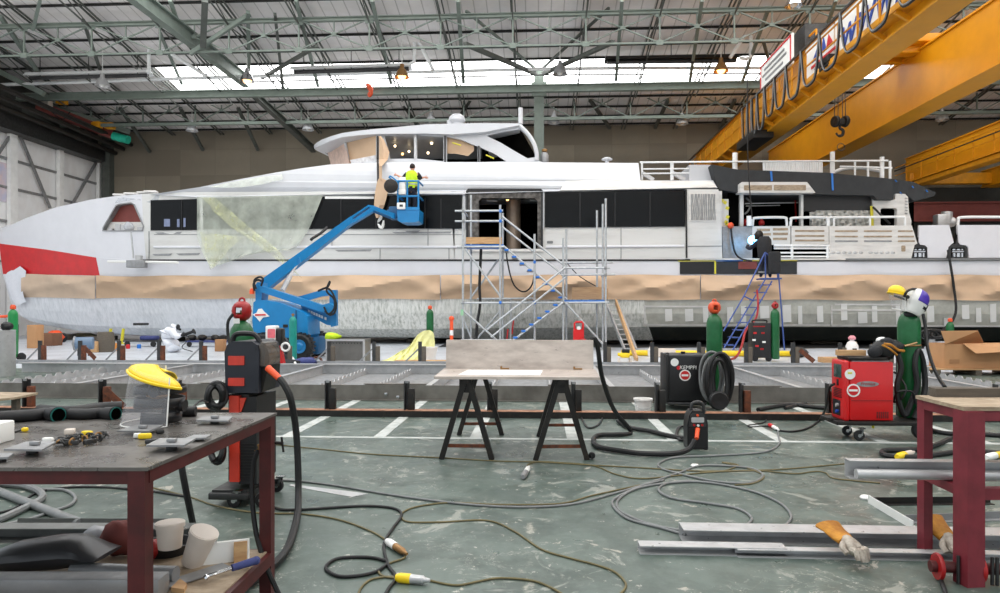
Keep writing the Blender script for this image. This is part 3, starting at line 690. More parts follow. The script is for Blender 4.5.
# flat side pieces that have an opening
def sidepts(r, a, c, n=8): return [(x, interp(ROWS[r][1], x)) for x in [lerp(a, c, k / n) for k in range(n + 1)]]
sv = lambda x, y: vs_(x, y, -3.5, 331)
hole = [(103, 230.3), (103.4, 227.8), (116, 206), (119, 204.6), (131, 203.2), (133.5, 205), (142.6, 226), (141.5, 230.3)]
def proj(p):
    q = p - Vector((0, 0, H)); d = q.dot(FWD); return (500 + F * q.dot(RIGHT) / d, HZ - F * q.z / d)
edge_ = [near[7][i] for i in range(i97, i147 + 1)] + [near[8][i147]] + [near[9][i] for i in range(i147, i97 - 1, -1)] + [near[8][i97]]
hole3 = [P(x, y, sv(x, y)) for x, y in hole]; ep = [proj(p) for p in edge_]
b.mat(3).add(edge_ + hole3, [tuple(t_) for t_ in mgeo.tessellate_polygon([[Vector((x, -y, 0)) for x, y in ep], [Vector((x, -y, 0)) for x, y in hole]])])
door = [(467.5, 249)] + [(467.5, 192)] + [(468.3, 190.6), (470, 190.4), (539.5, 190.4), (541, 190.8), (541.8, 192.2), (541.8, 249)]
b.mat(6).plate([sidepts(7, 454.6, 722, 10) + sidepts(9, 454.6, 722, 10)[::-1], door], VS, VS + .12)
hull = b.build('hull', [M['hullbow'], M['hullmid'], M['hullaft'], M['band'], M['antifoul'], M['red'], M['primed']], yacht, ang=25)
def part(name, m, f, smooth=True, parent=None, ang=32):
    b = MB(); f(b); return b.build(name, m, parent or yacht, smooth, ang)
def pl(name, m, polys, v0, v1, parent=None): return part(name, m, lambda b: b.plate(polys, v0, v1), False, parent)
off = lambda d: (lambda x, y: vs_(x, y, -3.5, 331) - d)
# anchor pocket
pk = pl('anchor_pocket', M['alud'], [[(102, 231.2), (102.4, 227.4), (115.4, 205), (119, 203.6), (131, 202.2), (134.3, 204.3), (143.7, 226), (142.3, 231.2)], hole], off(.06), off(-.5))
pl('pocket_lining', M['brownred'], [[(104, 222.5), (116, 204), (134, 203), (142, 222.5)]], off(-.3), off(-.36), pk)
pl('pocket_ledge', M['white2'], [[(101, 232), (104, 222), (142, 222), (145, 232)]], off(-.24), off(-.3), pk)
for x, y, w, h in ((115, 224, 5, 7), (120.5, 225, 4.5, 6), (108, 228, 4, 3), (137, 227, 5, 4)):
    pl('windlass_fitting', M['alu'], [rr_poly(x, y, x + w, y + h, 1)], off(-.05), off(-.2), pk)
part('stowed_bag', M['filmc'], lambda b: b.ball(P(129, 226.5, vs_(129) + .2), .2, (1.1, .8, 1), 12, jit=.1), parent=pk)
# side panel trim on the hull: ledge, joint lines, dark rubbing line
part('rubbing_strip', M['black'], lambda b: b.tube([P(x, 260.2, vs_(x, 0, -1, 332) - .02) for x in (138, 160, 200, 250, 300, 345, 690)], .035, 6), parent=hull)
part('panel_ledge', M['band'], lambda b: b.tube([P(x, 247, sv(x, 0) - .03) for x in (154, 175, 200, 230, 260, 300, 340, 462)], .05, 6), parent=hull)
part('panel_ledge', M['band'], lambda b: b.tube([P(546, 247, VS - .03), P(684, 246, VS - .03)], .05, 6), parent=hull)
part('joint_line', M['alud'], lambda b: b.tube([P(x, 234.6, sv(x, 0) - .005) for x in (154, 175, 200, 230, 260, 300, 340, 462)], .014, 4), parent=hull)
for x, y0, y1 in ((332, 228, 247), (380, 247, 259), (449, 247, 259), (428, 229, 246), (621, 228, 259), (149, 231, 259)):
    part('joint_line', M['alud'], lambda b: b.bar(P(x, y0, sv(x, 0) - .01), P(x, y1, sv(x, 0) - .01), .03), parent=hull)
pl('nameplate', M['greyhose'], [rr_poly(547, 241, 553, 243.5, .8)], VS - .02, VS, hull)
for x0, x1, y in ((152, 172, 254), (176, 200, 253.5), (335, 372, 250), (392, 452, 232), (405, 420, 231), (155, 182, 232.5)): pl('sanding_smear', M['alud'], [[(x0, y), (x1, y - .6), (x1 - 2, y + 1.4), (x0 + 3, y + 1.6)]], off(.008), off(-.02), hull)
# small ledge with a tin, hung on the hull below the pocket
b = MB(); b.box(P(137, 264, 27.75), (.75, .3, .3), bev=.02); tray = thing('hanging_tray', 'small grey metal tray hung on the bow below the anchor pocket', 'tray', P(137, 266, 27.75)); b.build('tray', M['alud'], tray)
b = MB(); b.bar(P(133.5, 258, 27.9), P(131, 232, 28.0), .05); b.build('hook_strap', M['alu'], tray)
b = MB(); b.tube([P(108, 261.5, 28.3), P(178, 262.3, 27.3)], .05, 8); b.build('pole', M['labelw'], tray)
b = MB(); c = P(139, 259.5, 27.75); b.lathe([(.13, -.15), (.14, .12), (.15, .13), (.15, .16), (.05, .17)], c, 16); tag(b.build('paint_tin', M['alu']), 'silver paint tin standing in the grey tray on the bow', 'tin')
# side windows
def window(name, x0, y0, x1, y1, seams=(), y0b=None, y1b=None):
    cuts = sorted([x0, x1, *seams]); cuts = [c for a, d in zip(cuts, cuts[1:]) for c in [lerp(a, d, k / 3) for k in range(3)]] + [x1]
    t_ = lambda x: lerp(y0, y0b or y0, (x - x0) / (x1 - x0)); u_ = lambda x: lerp(y1, y1b or y1, (x - x0) / (x1 - x0)); b = MB()
    for d, k in ((.06, 1), (.02, -1)): b.grid([[P(x, t_(x), sv(x, 0) - d) for x in cuts], [P(x, u_(x), sv(x, 0) - d) for x in cuts]])
    w = b.build(name, M['glass'], yacht, False)
    for s in seams: part('mullion', M['black'], lambda b: b.bar(P(s, y0 + .5, sv(s, 0) - .07), P(s, y1 - .5, sv(s, 0) - .07), .03), False, w)
    return w
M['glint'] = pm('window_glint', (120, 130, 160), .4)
w1 = window('side_window', 150.5, 200.2, 199, 230.5, (182,), 198.9, 230)
w2 = window('side_window', 203, 198.2, 462, 229, (244, 285, 341, 376, 425, 441), 194.5, 228.6)
w3 = window('side_window', 544.8, 192, 685, 227.5, (580, 615, 650), 190.4, 226.5)
for x0, x1, y0, y1 in ((325, 374, 196.3, 198.8), (164, 170, 219, 226.5), (177, 179.5, 219, 227), (183.5, 185.5, 218, 227)):  # pale strips paint the reflections onto the window glass
    pl('painted_glint', M['labelw'] if x0 > 200 else M['glint'], [[(x0, y0), (x1, y0), (x1, y1), (x0, y1)]], off(.08), off(.07), w2 if x0 > 200 else w1)
for x in (464.2, 543.2): part('pilaster', M['white'], lambda b: b.bar(P(x, 192, VS - .04), P(x, 229, VS - .04), .07), False)
# side entrance
df = pl('entrance_frame', pm('scorched_metal_frame', (112, 108, 104), .5, .4, .2, 6, c2=(60, 56, 52)), [[(466.6, 249.5), (466.6, 191.5), (468.5, 189.2), (540.5, 189.2), (542.6, 191.5), (542.6, 249.5)], [(478.5, 249.5), (478.5, 201), (481.5, 198), (534.5, 198), (537.5, 201), (537.5, 249.5)]], VS - .05, VS + .35)
pl('frame_edge', M['black'], [[(466, 249.8), (466, 191), (468, 188.6), (541, 188.6), (543, 191), (543, 249.8)], [(468.2, 249.8), (468.2, 192.3), (470, 190.8), (539.3, 190.8), (541, 192.3), (541, 249.8)]], VS - .09, VS - .02, df)
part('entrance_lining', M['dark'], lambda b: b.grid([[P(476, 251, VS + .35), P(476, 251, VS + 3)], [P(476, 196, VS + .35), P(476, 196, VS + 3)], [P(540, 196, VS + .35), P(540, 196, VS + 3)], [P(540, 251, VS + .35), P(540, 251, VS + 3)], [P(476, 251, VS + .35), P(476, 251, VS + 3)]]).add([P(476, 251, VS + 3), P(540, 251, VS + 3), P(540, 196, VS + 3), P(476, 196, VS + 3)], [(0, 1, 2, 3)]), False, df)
part('inner_column', pm('lit_column', (150, 132, 116), .4, .3, .1, 3), lambda b: b.cyl(P(513.5, 249, 28.6), P(513.5, 196, 28.6), .3, n=18), parent=df)
part('strip_light', M['labelw'], lambda b: (b.bar(P(481, 198.4, 28), P(537, 198, 28), .06), b.bar(P(487, 200.6, 28.4), P(497, 201.4, 28.4), .05), b.bar(P(530, 200.3, 28.4), P(537, 200, 28.4), .05)), False, df)
part('cabin_lamp', M['lamplit'], lambda b: b.ball(P(507.5, 199.4, 27.7), .06), parent=df)
part('sill', M['white2'], lambda b: b.bar(P(467, 250.3, VS - .03), P(543, 250.3, VS - .03), .12, .1), False, df)
# upper white band (coachroof and upper deck coaming)
band = [(150, 194.6), (165, 192.3), (200, 187), (230, 181), (270, 173.5), (300, 168.5), (330, 164.5), (375, 162.5), (460, 162), (545, 162.3), (638.5, 163), (640.5, 180.3), (713, 180.3), (717.5, 188), (640, 189.5), (545, 191.4), (460, 193.6), (300, 195), (200, 197.2)]
vb0 = lambda x, y: vs_(x, y, -3.5, 331) - .14 + .85 * min(1, max(0, (192 - y) / 30.)); vb1 = lambda x, y: 2 * VC - vb0(x, y)
pl('upper_deck', M['white'], [band], vb0, vb1)
pl('deck_bevel', M['white2'], [[(566, 181), (600, 179.8), (712, 181.3), (716.5, 187.2), (600, 189.8), (560, 190.3)]], lambda x, y: VS - .2 + .85 * min(1, max(0, (192 - y) / 30.)), lambda x, y: VS - .1 + .85 * min(1, max(0, (192 - y) / 30.)))
pl('vent_block', M['white'], [[(689, 180.3), (689.3, 164.7), (711, 164.7), (713, 180.3)]], 27.6, 29.5)
pl('drip_edge', M['white'], [[(200, 196.4), (380, 193.6), (465, 192.8), (465, 194.3), (380, 195), (200, 198)]], off(.18), off(0))
part('deck_camera', M['black'], lambda b: (b.ball(P(518, 178.5, 27.4), .09), b.ball(P(521, 178.5, 27.4), .05)))
part('tarp_on_coachroof', M['film'], lambda b: b.grid([[P(x, y0 + math.sin(x) * .5, vb0(x, y0) - .05) for x, y0 in zip((208, 230, 255, 282), (187, 182.6, 178, 174.5))], [P(x, y1 + math.sin(x * 2) * .6, vb0(x, y1) - .06) for x, y1 in zip((225, 240, 262, 283), (188, 187, 184, 179))]]))
part('roof_tape', M['white2'], lambda b: [b.box(P(x, y, sv(x, 0) + .3), (.5, .3, .08), .2, .02) for x, y in ((120, 195), (131, 193.8), (144, 192.8), (151, 191.8))])
part('bow_cover', M['filmc'], lambda b: b.plate([[(115, 203), (119, 197), (135, 195.5), (160, 193), (158, 201), (150, 203), (136, 199)]], off(.03), off(.0)))
# wheelhouse: side walls with window openings, lens shaped roof, mast arch
VW0, VW1 = 28.35, 33.65
wall = [(376, 133), (419, 132.4), (452, 133.5), (486, 130), (519.5, 124.2), (524, 127.4), (530, 134.5), (535.6, 144), (538, 153), (538.2, 160.5), (546, 163.4), (376, 164)]
A = [(384.5, 136), (414, 135), (414, 158.6), (390, 158.8)]
B_ = [(416.6, 135), (443.4, 136.8), (443.4, 161.2), (417, 158.6)]
C_ = [(446.8, 136.6), (462, 140), (477.6, 146.4), (477.6, 162), (446.8, 162.6)]
D_ = [(480, 147.2), (494, 153.5), (506.5, 161.4), (480, 162)]
E_ = [(486.6, 135.8), (502, 132), (519.5, 129.2), (526, 134), (531.5, 142), (535, 151), (535.6, 157), (527.6, 158.4), (514, 150.7), (500.6, 142.6)]
for nm, a, c in (('wheelhouse_wall', VW0, VW0 + .14), ('wheelhouse_wall', VW1 - .14, VW1)):
    pl(nm, M['white'], [wall, A, B_, C_, D_, E_], a, c)
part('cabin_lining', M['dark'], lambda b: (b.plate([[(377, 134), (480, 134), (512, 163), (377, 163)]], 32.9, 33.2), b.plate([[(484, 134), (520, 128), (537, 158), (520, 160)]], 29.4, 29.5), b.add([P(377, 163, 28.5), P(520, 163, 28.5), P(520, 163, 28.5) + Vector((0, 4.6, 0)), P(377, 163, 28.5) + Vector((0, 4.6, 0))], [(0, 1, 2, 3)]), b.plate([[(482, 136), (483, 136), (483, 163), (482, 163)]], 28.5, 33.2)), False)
for x, y, v in ((395, 146, 29.6), (402.5, 154, 29.2), (431.5, 143.3, 29.6), (428, 153, 29.2), (409, 151.5, 30.5)): part('cabin_lamp', M['lampw' if y < 154 else 'lamplit'], lambda b: b.ball(P(x, y, v), .055, n=8))
pl('paper_cover', M['paper'], [[(447, 137), (461, 140), (474, 146), (474, 151), (468, 156), (455, 153.5), (447, 153.5)]], 28.55, 28.57)
part('mullion_tape', M['tapey'], lambda b: (b.bar(P(452.5, 142.8, 28.3), P(461, 145.4, 28.3), .1, .04), b.bar(P(486, 155, 28.3), P(494, 158.5, 28.3), .1, .04)), False)
for x, y0, y1 in ((415.3, 134.5, 159), (445.1, 136, 162.6), (478.8, 146, 162.4)): part('window_post', M['alu' if x < 440 else 'black'], lambda b: b.bar(P(x, y0, VW0 - .02), P(x, y1, VW0 - .02), .07), False)
st = [(314, 145.2, 148.2, .25), (317, 142.4, 147.2, 1.1), (322, 139.6, 145, 1.75), (330, 136.6, 141, 2.3), (342, 133, 137.2, 2.65), (360, 130.4, 135, 2.8), (376, 128.9, 134, 2.85), (425, 124.4, 133.4, 2.9), (452, 123.6, 134.4, 2.9), (486, 123, 131.8, 2.9), (519, 123.4, 125.2, 2.8)]
rows = []
for x, yt, yb, hw in st:
    a, c = P(x, yt, VC - hw), P(x, yb, VC - hw)
    rows.append([c, a, Vector((a.x, VC - hw * .5, a.z + .05)), Vector((a.x, VC, a.z + .08)), Vector((a.x, VC + hw * .5, a.z + .05)), mir(a), mir(c), Vector((c.x, VC + hw * .7, c.z - .02)), Vector((c.x, VC - hw * .7, c.z - .02))])
part('wheelhouse_roof', M['white'], lambda b: b.grid(rows, closed=True).add(rows[0], [tuple(range(9))]).add(rows[-1], [tuple(range(9))[::-1]]), ang=28)
vis = []
for x, yt, yb, hw in st[:7]:
    c = P(x + 2, yb, VC - hw * .93); vis.append([Vector((c.x, VC - hw * .93, c.z - .03)), Vector((c.x, VC, c.z - .05)), Vector((c.x, VC + hw * .93, c.z - .03))])
part('visor_lining', M['greyhose'], lambda b: b.grid(vis), False)
part('mast_arch', M['white'], lambda b: b.tube(cr([P(519.5, 125.4, 28.3), P(527, 133, 28.3), P(533.6, 143, 28.3), P(536.6, 153, 28.3), P(536.8, 160, 28.3)], 4), .085, 8))
part('antenna_post', M['white'], lambda b: b.cyl(P(520.5, 124, 29.5), P(520.5, 108, 29.5), .1, n=12))
part('radar_dome', M['white'], lambda b: (b.lathe([(.2, -.15), (.24, 0), (.3, .04), (.36, .12), (.34, .26), (.2, .38), (.05, .41)], P(457, 123.4, 30.2), 20), b.lathe([(.1, -.1), (.14, .05), (.14, .12), (.05, .16)], P(450, 123.5, 30.2), 12)))
# windscreen, papered over
fr = pl('windscreen_paper', M['paper'], [[(344, 137.5), (376, 135.8), (376.5, 160), (349.5, 164)]], lambda x, y: lerp(29.3, 28.4, (x - 344) / 32), lambda x, y: lerp(29.36, 28.46, (x - 344) / 32))
pl('windscreen_paper', pm('pinkish_paper', (206, 180, 166), .75), [[(325.5, 145.5), (344, 137.5), (349.5, 164), (331, 165)]], lambda x, y: lerp(31, 29.3, (x - 325) / 19.), lambda x, y: lerp(31.06, 29.36, (x - 325) / 19.))
part('windscreen_post', M['white'], lambda b: b.bar(P(344, 137, 29.2), P(350, 164.5, 29.2), .1), False)
part('masking_film', M['filmc'], lambda b: b.plate([[(350, 160), (376, 155), (377, 164), (352, 165)]], 28.3, 28.33), False)
pl('quarter_post', M['white'], [[(331, 165.4), (376, 159.6), (378, 164.5), (332, 166.5)]], lambda x, y: lerp(30.6, 28.3, (x - 331) / 46), 33)
pv = lambda y: 28.15 if y < 160 else min(26.72, vb0(380, y) - .12) if y > 163 else 27.4
hp_ = part('hanging_paper', M['paper'], lambda b: b.grid([[P(x0, y, pv(y) + .04 * math.sin(y)), P((x0 + x1) / 2, y, pv(y) - .08 + .04 * math.sin(y * .7)), P(x1, y, pv(y) + .04 * math.cos(y))] for x0, x1, y in ((378.5, 381, 136), (379, 384, 140), (379, 389.5, 152), (379, 388, 159), (379, 382, 166), (379, 382, 178), (377, 389.5, 182), (375, 388, 192), (374, 384.5, 205), (375, 381, 214), (376, 379, 218))]))
part('paper_seam', M['black'], lambda b: b.tube([P(377.6, 136, 28.2), P(377.6, 160, 28.2), P(378, 166, 27.3), P(378, 182, 26.8)], .045, 6))
part('paper_tail', M['labelw'], lambda b: b.tube(cr([P(376, 214, 27.1), P(381, 217, 26.9), P(378, 223, 27.0), P(382, 228, 26.9), P(384, 220, 27.0)], 4), .06, 6))
# grille panel beside the aft deck
pl('grille_panel', M['primed'], [[(685.5, 258.6), (685.5, 189.3), (718.5, 189.3), (720.5, 226), (722.5, 258.6)]], VS - .1, VS + .6)
gr = pl('grille', M['white2'], [rr_poly(689, 192.5, 716.5, 221.5, .8)], VS - .13, VS - .06)
random.seed(3)
for i in range(15):
    x = 691.5 + i * 1.66; part('grille_slat', M['alud'], lambda b: b.tube([P(x + random.uniform(-.4, .4), y, VS - .15) for y in (194, 201, 208, 215, 220)], .018, 5), parent=gr)
part('grille_joint', M['black'], lambda b: b.bar(P(686, 189.6, VS - .12), P(686.6, 258, VS - .12), .06), False)
part('grille_joint', M['alud'], lambda b: b.bar(P(688, 246.3, VS - .11), P(722, 246, VS - .11), .03), False)
# aft deck
z_d = P(800, 259, VS).z
part('aft_deck', M['white2'], lambda b: b.box((P(935, 259, VS).x, VC, z_d - .05), (P(1150, 259, VS).x - P(720, 259, VS).x, 8, .1)), False)
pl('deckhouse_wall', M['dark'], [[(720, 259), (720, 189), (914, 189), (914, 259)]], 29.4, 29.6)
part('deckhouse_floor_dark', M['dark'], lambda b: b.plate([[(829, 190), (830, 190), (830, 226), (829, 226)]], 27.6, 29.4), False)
pl('roof_cover', M['darkcloth'], [[(711.5, 164.5), (716, 165.2), (738, 169.6), (829, 172.8), (893.5, 179), (893.5, 199.6), (877, 199.6), (874, 195.4), (740, 192.6), (722, 190), (718, 188)]], 27.05, 35)
pl('roof_cover', M['darkcloth'], [[(893.5, 179), (913, 181.8), (936, 192.6), (934.4, 196), (914, 201), (905, 193), (893.5, 195)]], 27.4, 34.6)
for x, y0, y1 in ((771, 171.2, 181), (832, 173.2, 190), (832.2, 190, 190.5)): part('tape', M['tapeb'], lambda b: b.bar(P(x, y0, 27.0), P(x + .8, y1, 27.0), .07, .02), False)
for x, y in ((895, 180), (912, 186), (926, 190), (900, 192)): part('tape', M['tapeb'], lambda b: b.bar(P(x, y, 27.3), P(x + 1.6, y + 2, 27.3), .06, .02), False)
aw = pl('awning', M['white2'], [[(740, 192.6), (740.2, 183.5), (742, 182), (807, 182), (815.5, 192.6)]], 26.75, 27.3)
pl('awning_panel', M['ply'], [rr_poly(744, 185.2, 772, 190.3, .6)], 26.73, 26.76, aw); pl('awning_panel', M['ply'], [rr_poly(774, 185, 806, 190.3, .6)], 26.73, 26.76, aw)
for x0, x1 in ((740, 743.6), (800.8, 803.4)): pl('door_frame', M['primed'], [[(x0, 193), (x1, 193), (x1, 226), (x0, 226)]], 27.2, 27.4)
part('interior_bar', M['pipew'], lambda b: (b.bar(P(745, 203.6, 28.6), P(798, 202.6, 28.6), .04), b.bar(P(746, 206, 28.9), P(780, 205.3, 28.9), .03), b.bar(P(746, 199, 28.9), P(792, 198.6, 28.9), .03)), False)
part('interior_post', M['redcap'], lambda b: b.bar(P(795, 197, 28.6), P(796, 222, 28.6), .05), False)
part('hose', M['greyhose'], lambda b: b.tube(cr([P(746, 198, 27.6), P(751, 203, 27.5), P(748, 211, 27.5), P(744.5, 214, 27.5)], 4), .04, 6))
pl('deckhouse_panel', M['dark'], [[(729, 190), (740, 192), (740, 226), (729, 226)]], 27.35, 27.5)
tp = pl('deckhouse_panel', M['primed'], [[(720, 199), (728.5, 199), (728.5, 227), (720, 227)]], 27.2, 27.3)
for x, y in ((722, 200.5), (725, 202.5), (727.3, 208), (727.6, 217), (726, 222), (727, 224)): part('yellow_tape', M['tapey'], lambda b: b.box(P(x, y, 27.18), (.12, .01, .12), rot=Euler((0, .5, 0))), False, tp)
pl('black_screen', M['black'], [[(804, 194.5), (873, 195.5), (873, 211), (804, 211)]], 27.4, 27.6)
def foilf(b):
    rws = []
    for j in range(9): rws.append([P(lerp(809.5, 870, i / 26), lerp(210.5 + (1.4 if i < 3 else 0), 227, j / 8), 27.3 + .16 * math.sin(i * 1.7 + j * .9) * math.sin(i * .6 - j * 1.3)) for i in range(27)])
    b.grid(rws)
part('foil_insulation', M['foil'], foilf, ang=60)
dd = pl('aft_bulkhead', M['white2'], [[(873, 226.6), (873, 195.2), (880, 199.4), (895, 199.4), (895.5, 193.8), (905, 193.8), (908, 197), (909, 212), (911.5, 221), (911, 226.6)], rr_poly(880.5, 208, 897, 226, 2.4)], 27.3, 27.5)
for y in (198, 201, 204, 207, 210, 213): part('louvre', M['alud'], lambda b: b.bar(P(905, y, 27.28), P(907.5, y + .6, 27.28), .04, .02), False, dd)
part('tape', M['tapey'], lambda b: b.bar(P(871.5, 206, 27.25), P(872.5, 226, 27.25), .1, .02), False)
part('cable', M['rubber'], lambda b: b.tube(cr([P(873, 207, 27.2), P(880, 214, 27.1), P(890, 224, 27.2)], 4), .04, 6))
# bulwark panels and rails
def bulw(name, m, poly, v=VS, t=.1, holes=()): return pl(name, m, [poly] + list(holes), v, v + t)
bulw('bulwark_panel', M['alud'], [(722.3, 226.5), (752.3, 226.3), (752.3, 258.6), (722.8, 258.8)])
bp = bulw('bulwark_panel', M['primed'], [(752.3, 226.3), (790.5, 226), (790.5, 244.6), (752.3, 244.8)], VS - .01)
for x0, x1, y in ((757, 770, 230), (773, 788, 229.4), (757, 771, 234.5), (773, 788, 234), (757, 770, 239.6), (773, 787, 239)): pl('worn_patch', M['ply'], [[(x0, y - 1.3), (x1, y - 1.4), (x1, y + 1), (x0, y + 1.2)]], VS - .022, VS - .01, bp)
bp = bulw('bulwark_panel', M['white2'], [(791.5, 226), (828.6, 226), (829, 244), (791.5, 244.4)], VS - .01)
for y in (231, 236, 240.5): pl('slot', M['ply'], [rr_poly(795, y - 1, 824.5, y + .8, .7)], VS - .025, VS - .01, bp)
for y in (245.6, 248.4, 252.8, 256.6): part('deck_rail', M['pipew'], lambda b: b.tube([P(774, y, VS), P(829.5, y, VS)], .045 if y < 247 else .035, 8))
for x in (792, 827.5): part('rail_post', M['pipew'], lambda b: b.cyl(P(x, 245, VS), P(x, 258.6, VS), .05, n=8))
bp = bulw('bulwark_panel', M['white2'], [(829.4, 226.1), (911.8, 225.4), (917.4, 243.5), (914.6, 245), (911.3, 258.2), (829.4, 258.6)], VS - .02)
for y in (231, 236.4, 241):
    for x0, x1 in ((835, 858), (864, 892), (898, 913)): pl('slot', M['ply'] if y < 240 or x0 > 890 else M['alud'], [rr_poly(x0, y - .7, x1 + (y - 231) * (.2 if x0 > 890 else 0), y + .9, .7)], VS - .035, VS - .02, bp)
for k in range(11): part('weld_mark', M['alu'], lambda b: b.ball(P(833 + k * 5.6 + (4 if k > 5 else 0), 252.6, VS - .02), .07, (1.2, .3, .8), 8), parent=bp)
pl('tan_patch', M['ply'], [rr_poly(901.5, 245.5, 905.5, 251.5, .8)], VS - .035, VS - .02, bp)
for x0, x1 in ((752.5, 787), (790.5, 829)): part('hand_rail', M['pipew'], lambda b: b.tube(cr([P(x0, 226, VS + .05), P(x0 + .6, 220.5, VS + .05), P(x0 + 3.5, 217.9, VS + .05), P(x1 - 3.5, 217.5, VS + .05), P(x1 - .6, 220.3, VS + .05), P(x1, 226, VS + .05)], 5), .05, 8))
part('hand_rail', M['pipew'], lambda b: (b.tube([P(829, 217.4, VS + .05), P(905, 216.8, VS + .05)], .045, 8), [b.cyl(P(x, 226, VS + .05), P(x, 217.2, VS + .05), .04, n=8) for x in (827.5, 834, 870, 905)]))
part('stern_rail', M['pipew'], lambda b: b.tube(cr([P(958, 226, VS + .05), P(958.5, 220.5, VS + .05), P(962, 217.3, VS + .05), P(1000, 217, VS + .05), P(1090, 217, VS + .05)], 5), .05, 8))
for k, (x, pts) in enumerate(((918, [(919.2, 225.2), (949.2, 225), (953.8, 242.5), (951, 244.5), (948.5, 247), (946.2, 257.8), (928, 257.8), (927.6, 247.4), (925.4, 245.3), (920.5, 244.6), (919, 242)]), (955, [(957.5, 225), (1090, 225), (1090, 257.6), (969, 257.8), (968.4, 247.4), (966, 245.3), (960.5, 244.6), (958.6, 242)]))):
    bulw('stern_panel', M['band'], pts, VS - .02)
for x in (919, 957.5):
    fl_ = pl('fairlead', M['steel'], [[(x - 9, 258.2), (x - 8.6, 247), (x - 6, 244.4), (x - 2, 244), (x - 1, 240), (x + .4, 232), (x + 1.8, 240), (x + 2.8, 244), (x + 7, 244.4), (x + 9.6, 247), (x + 10, 258.2)], rr_poly(x - 6.6, 247.6, x + 7.6, 257.4, 2)], VS + .02, VS + .2)
    pl('fairlead_back', M['dark'], [rr_poly(x - 9, 244, x + 10, 258.4, 2)], VS + .45, VS + .5, fl_)
    for dx in (-4, .6, 5): part('roller', M['chrome'], lambda b: b.cyl(P(x + dx, 257, VS + .2), P(x + dx, 249, VS + .2), .07, n=10), parent=fl_)
    part('roller', M['chrome'], lambda b: b.cyl(P(x - 6, 251.5, VS + .1), P(x + 7, 251.5, VS + .1), .05, n=10), parent=fl_)
part('bollard', M['alu'], lambda b: (b.box(P(941, 221, 28), (.45, .4, .5), bev=.05), b.cyl(P(946, 224, 28), P(947, 212, 28), .2, n=12), b.ball(P(951, 222, 28), .2, n=10)))
part('stern_ledge', M['greyhose'], lambda b: b.extr([(-.06, -.04), (.1, -.04), (.1, .04), (-.06, .04)], P(845, 259.6, VS - .02), P(1100, 259.4, VS - .02)), False)
part('side_ledge', M['white2'], lambda b: b.extr([(-.02, -.03), (.06, -.03), (.06, .03), (-.02, .03)], P(690, 259.2, VS - .02), P(845, 259.2, VS - .02)), False)
# black masked panels above the paper
for x0, x1 in ((680, 714), (716.5, 797)): pl('masked_panel', M['darkcloth'] if x0 > 700 else M['black'], [[(x0, 262), (x1, 261.8), (x1, 274), (x0, 274)]], VS - .04, VS - .01)
part('tape', M['tapey'], lambda b: (b.bar(P(678, 261.2, VS - .05), P(715, 261, VS - .05), .06, .02), b.bar(P(743, 260.8, VS - .05), P(797, 260.6, VS - .05), .06, .02)), False)
part('tape', M['tapey'], lambda b: b.bar(P(715.2, 261, VS - .05), P(715.2, 274, VS - .05), .06, .02), False)
part('tape', M['tapeb'], lambda b: b.bar(P(716, 261, VS - .05), P(743, 260.8, VS - .05), .07, .02), False)
pl('brown_patch', M['brownred'], [[(738.5, 261.5), (757, 261.3), (757, 269), (738.5, 269)]], VS - .06, VS - .04)
# upper deck rails aft
part('upper_rail', M['pipew'], lambda b: (b.tube([P(640, 162.4, 27.5), P(690, 162, 27.5), P(888, 160.6, 27.5)], .035, 8), b.tube([P(643, 169, 27.6), P(689, 168.6, 27.6)], .028, 8), b.tube([P(643, 173.6, 27.6), P(689, 173, 27.6)], .028, 8), b.tube([P(840, 166.6, 27.7), P(892, 168, 27.7)], .04, 8)))
for x, y0, y1, r in ((642, 162, 180, .04), (672, 162, 180, .07), (735, 153, 170, .1), (832.4, 152, 174, .09), (882, 157, 178, .08), (855, 161, 176, .04), (868, 161, 177, .04), (890, 161, 179, .05)):
    part('rail_stanchion', M['pipew'], lambda b: b.cyl(P(x, y1, 27.7), P(x, y0, 27.7), r, n=10))
for x in (642, 673): part('deck_brace', M['alu'], lambda b: b.bar(P(x, 173, 27.7), P(x + 11.5, 180, 27.7), .14), False)
b = MB(); 
for k in range(26): b.cyl(P(764 + k * 2.3, 173.5, 28.4), P(764 + k * 2.3, 162.3, 28.4), .05, n=6)
b.build('corrugated_locker', M['pipew'], yacht)
part('spare_tube', M['pipew'], lambda b: b.tube(cr([P(832, 173, 28), P(845, 168.5, 28), P(862, 168, 28), P(880, 171, 28)], 4), .07, 8))
# filler patches on the aft hull
def hullv(x, y): return interp([(299, 27.0), (314, 27.12), (329, 27.4)], y)
random.seed(5)
for x, w, y0, y1 in ((665, 7, 309, 321), (685, 8, 309, 321), (703, 5, 306, 322), (727, 6, 307, 322), (741, 5, 306, 324), (760, 9, 306, 318), (783, 8, 305, 322), (798, 4, 306, 324), (817, 6, 306, 322), (841, 6, 304, 320), (858, 9, 312, 323), (872, 5, 306, 322), (896, 4, 306, 324), (912, 5, 305, 320), (927, 7, 306, 322), (944, 8, 318, 328), (962, 7, 305, 319), (976, 5, 308, 322), (990, 6, 304, 322)):
    pl('filler_patch', M['labelw'], [[(x, y0), (x + w, y0 - .3), (x + w + .5, y1), (x + .4, y1 + .5)]], lambda x, y: hullv(x, y) - .05, lambda x, y: hullv(x, y) - .02, hull)
for x0, x1, y in ((644, 715, 324), (716, 830, 324), (645, 714, 305.5), (832, 905, 324.5), (832, 905, 309), (910, 1000, 325), (835, 900, 303.5)):
    pl('filler_line', M['white2'], [[(x0, y), (x1, y + .3), (x1, y + 2), (x0, y + 1.8)]], lambda x, y: hullv(x, y) - .045, lambda x, y: hullv(x, y) - .02, hull)
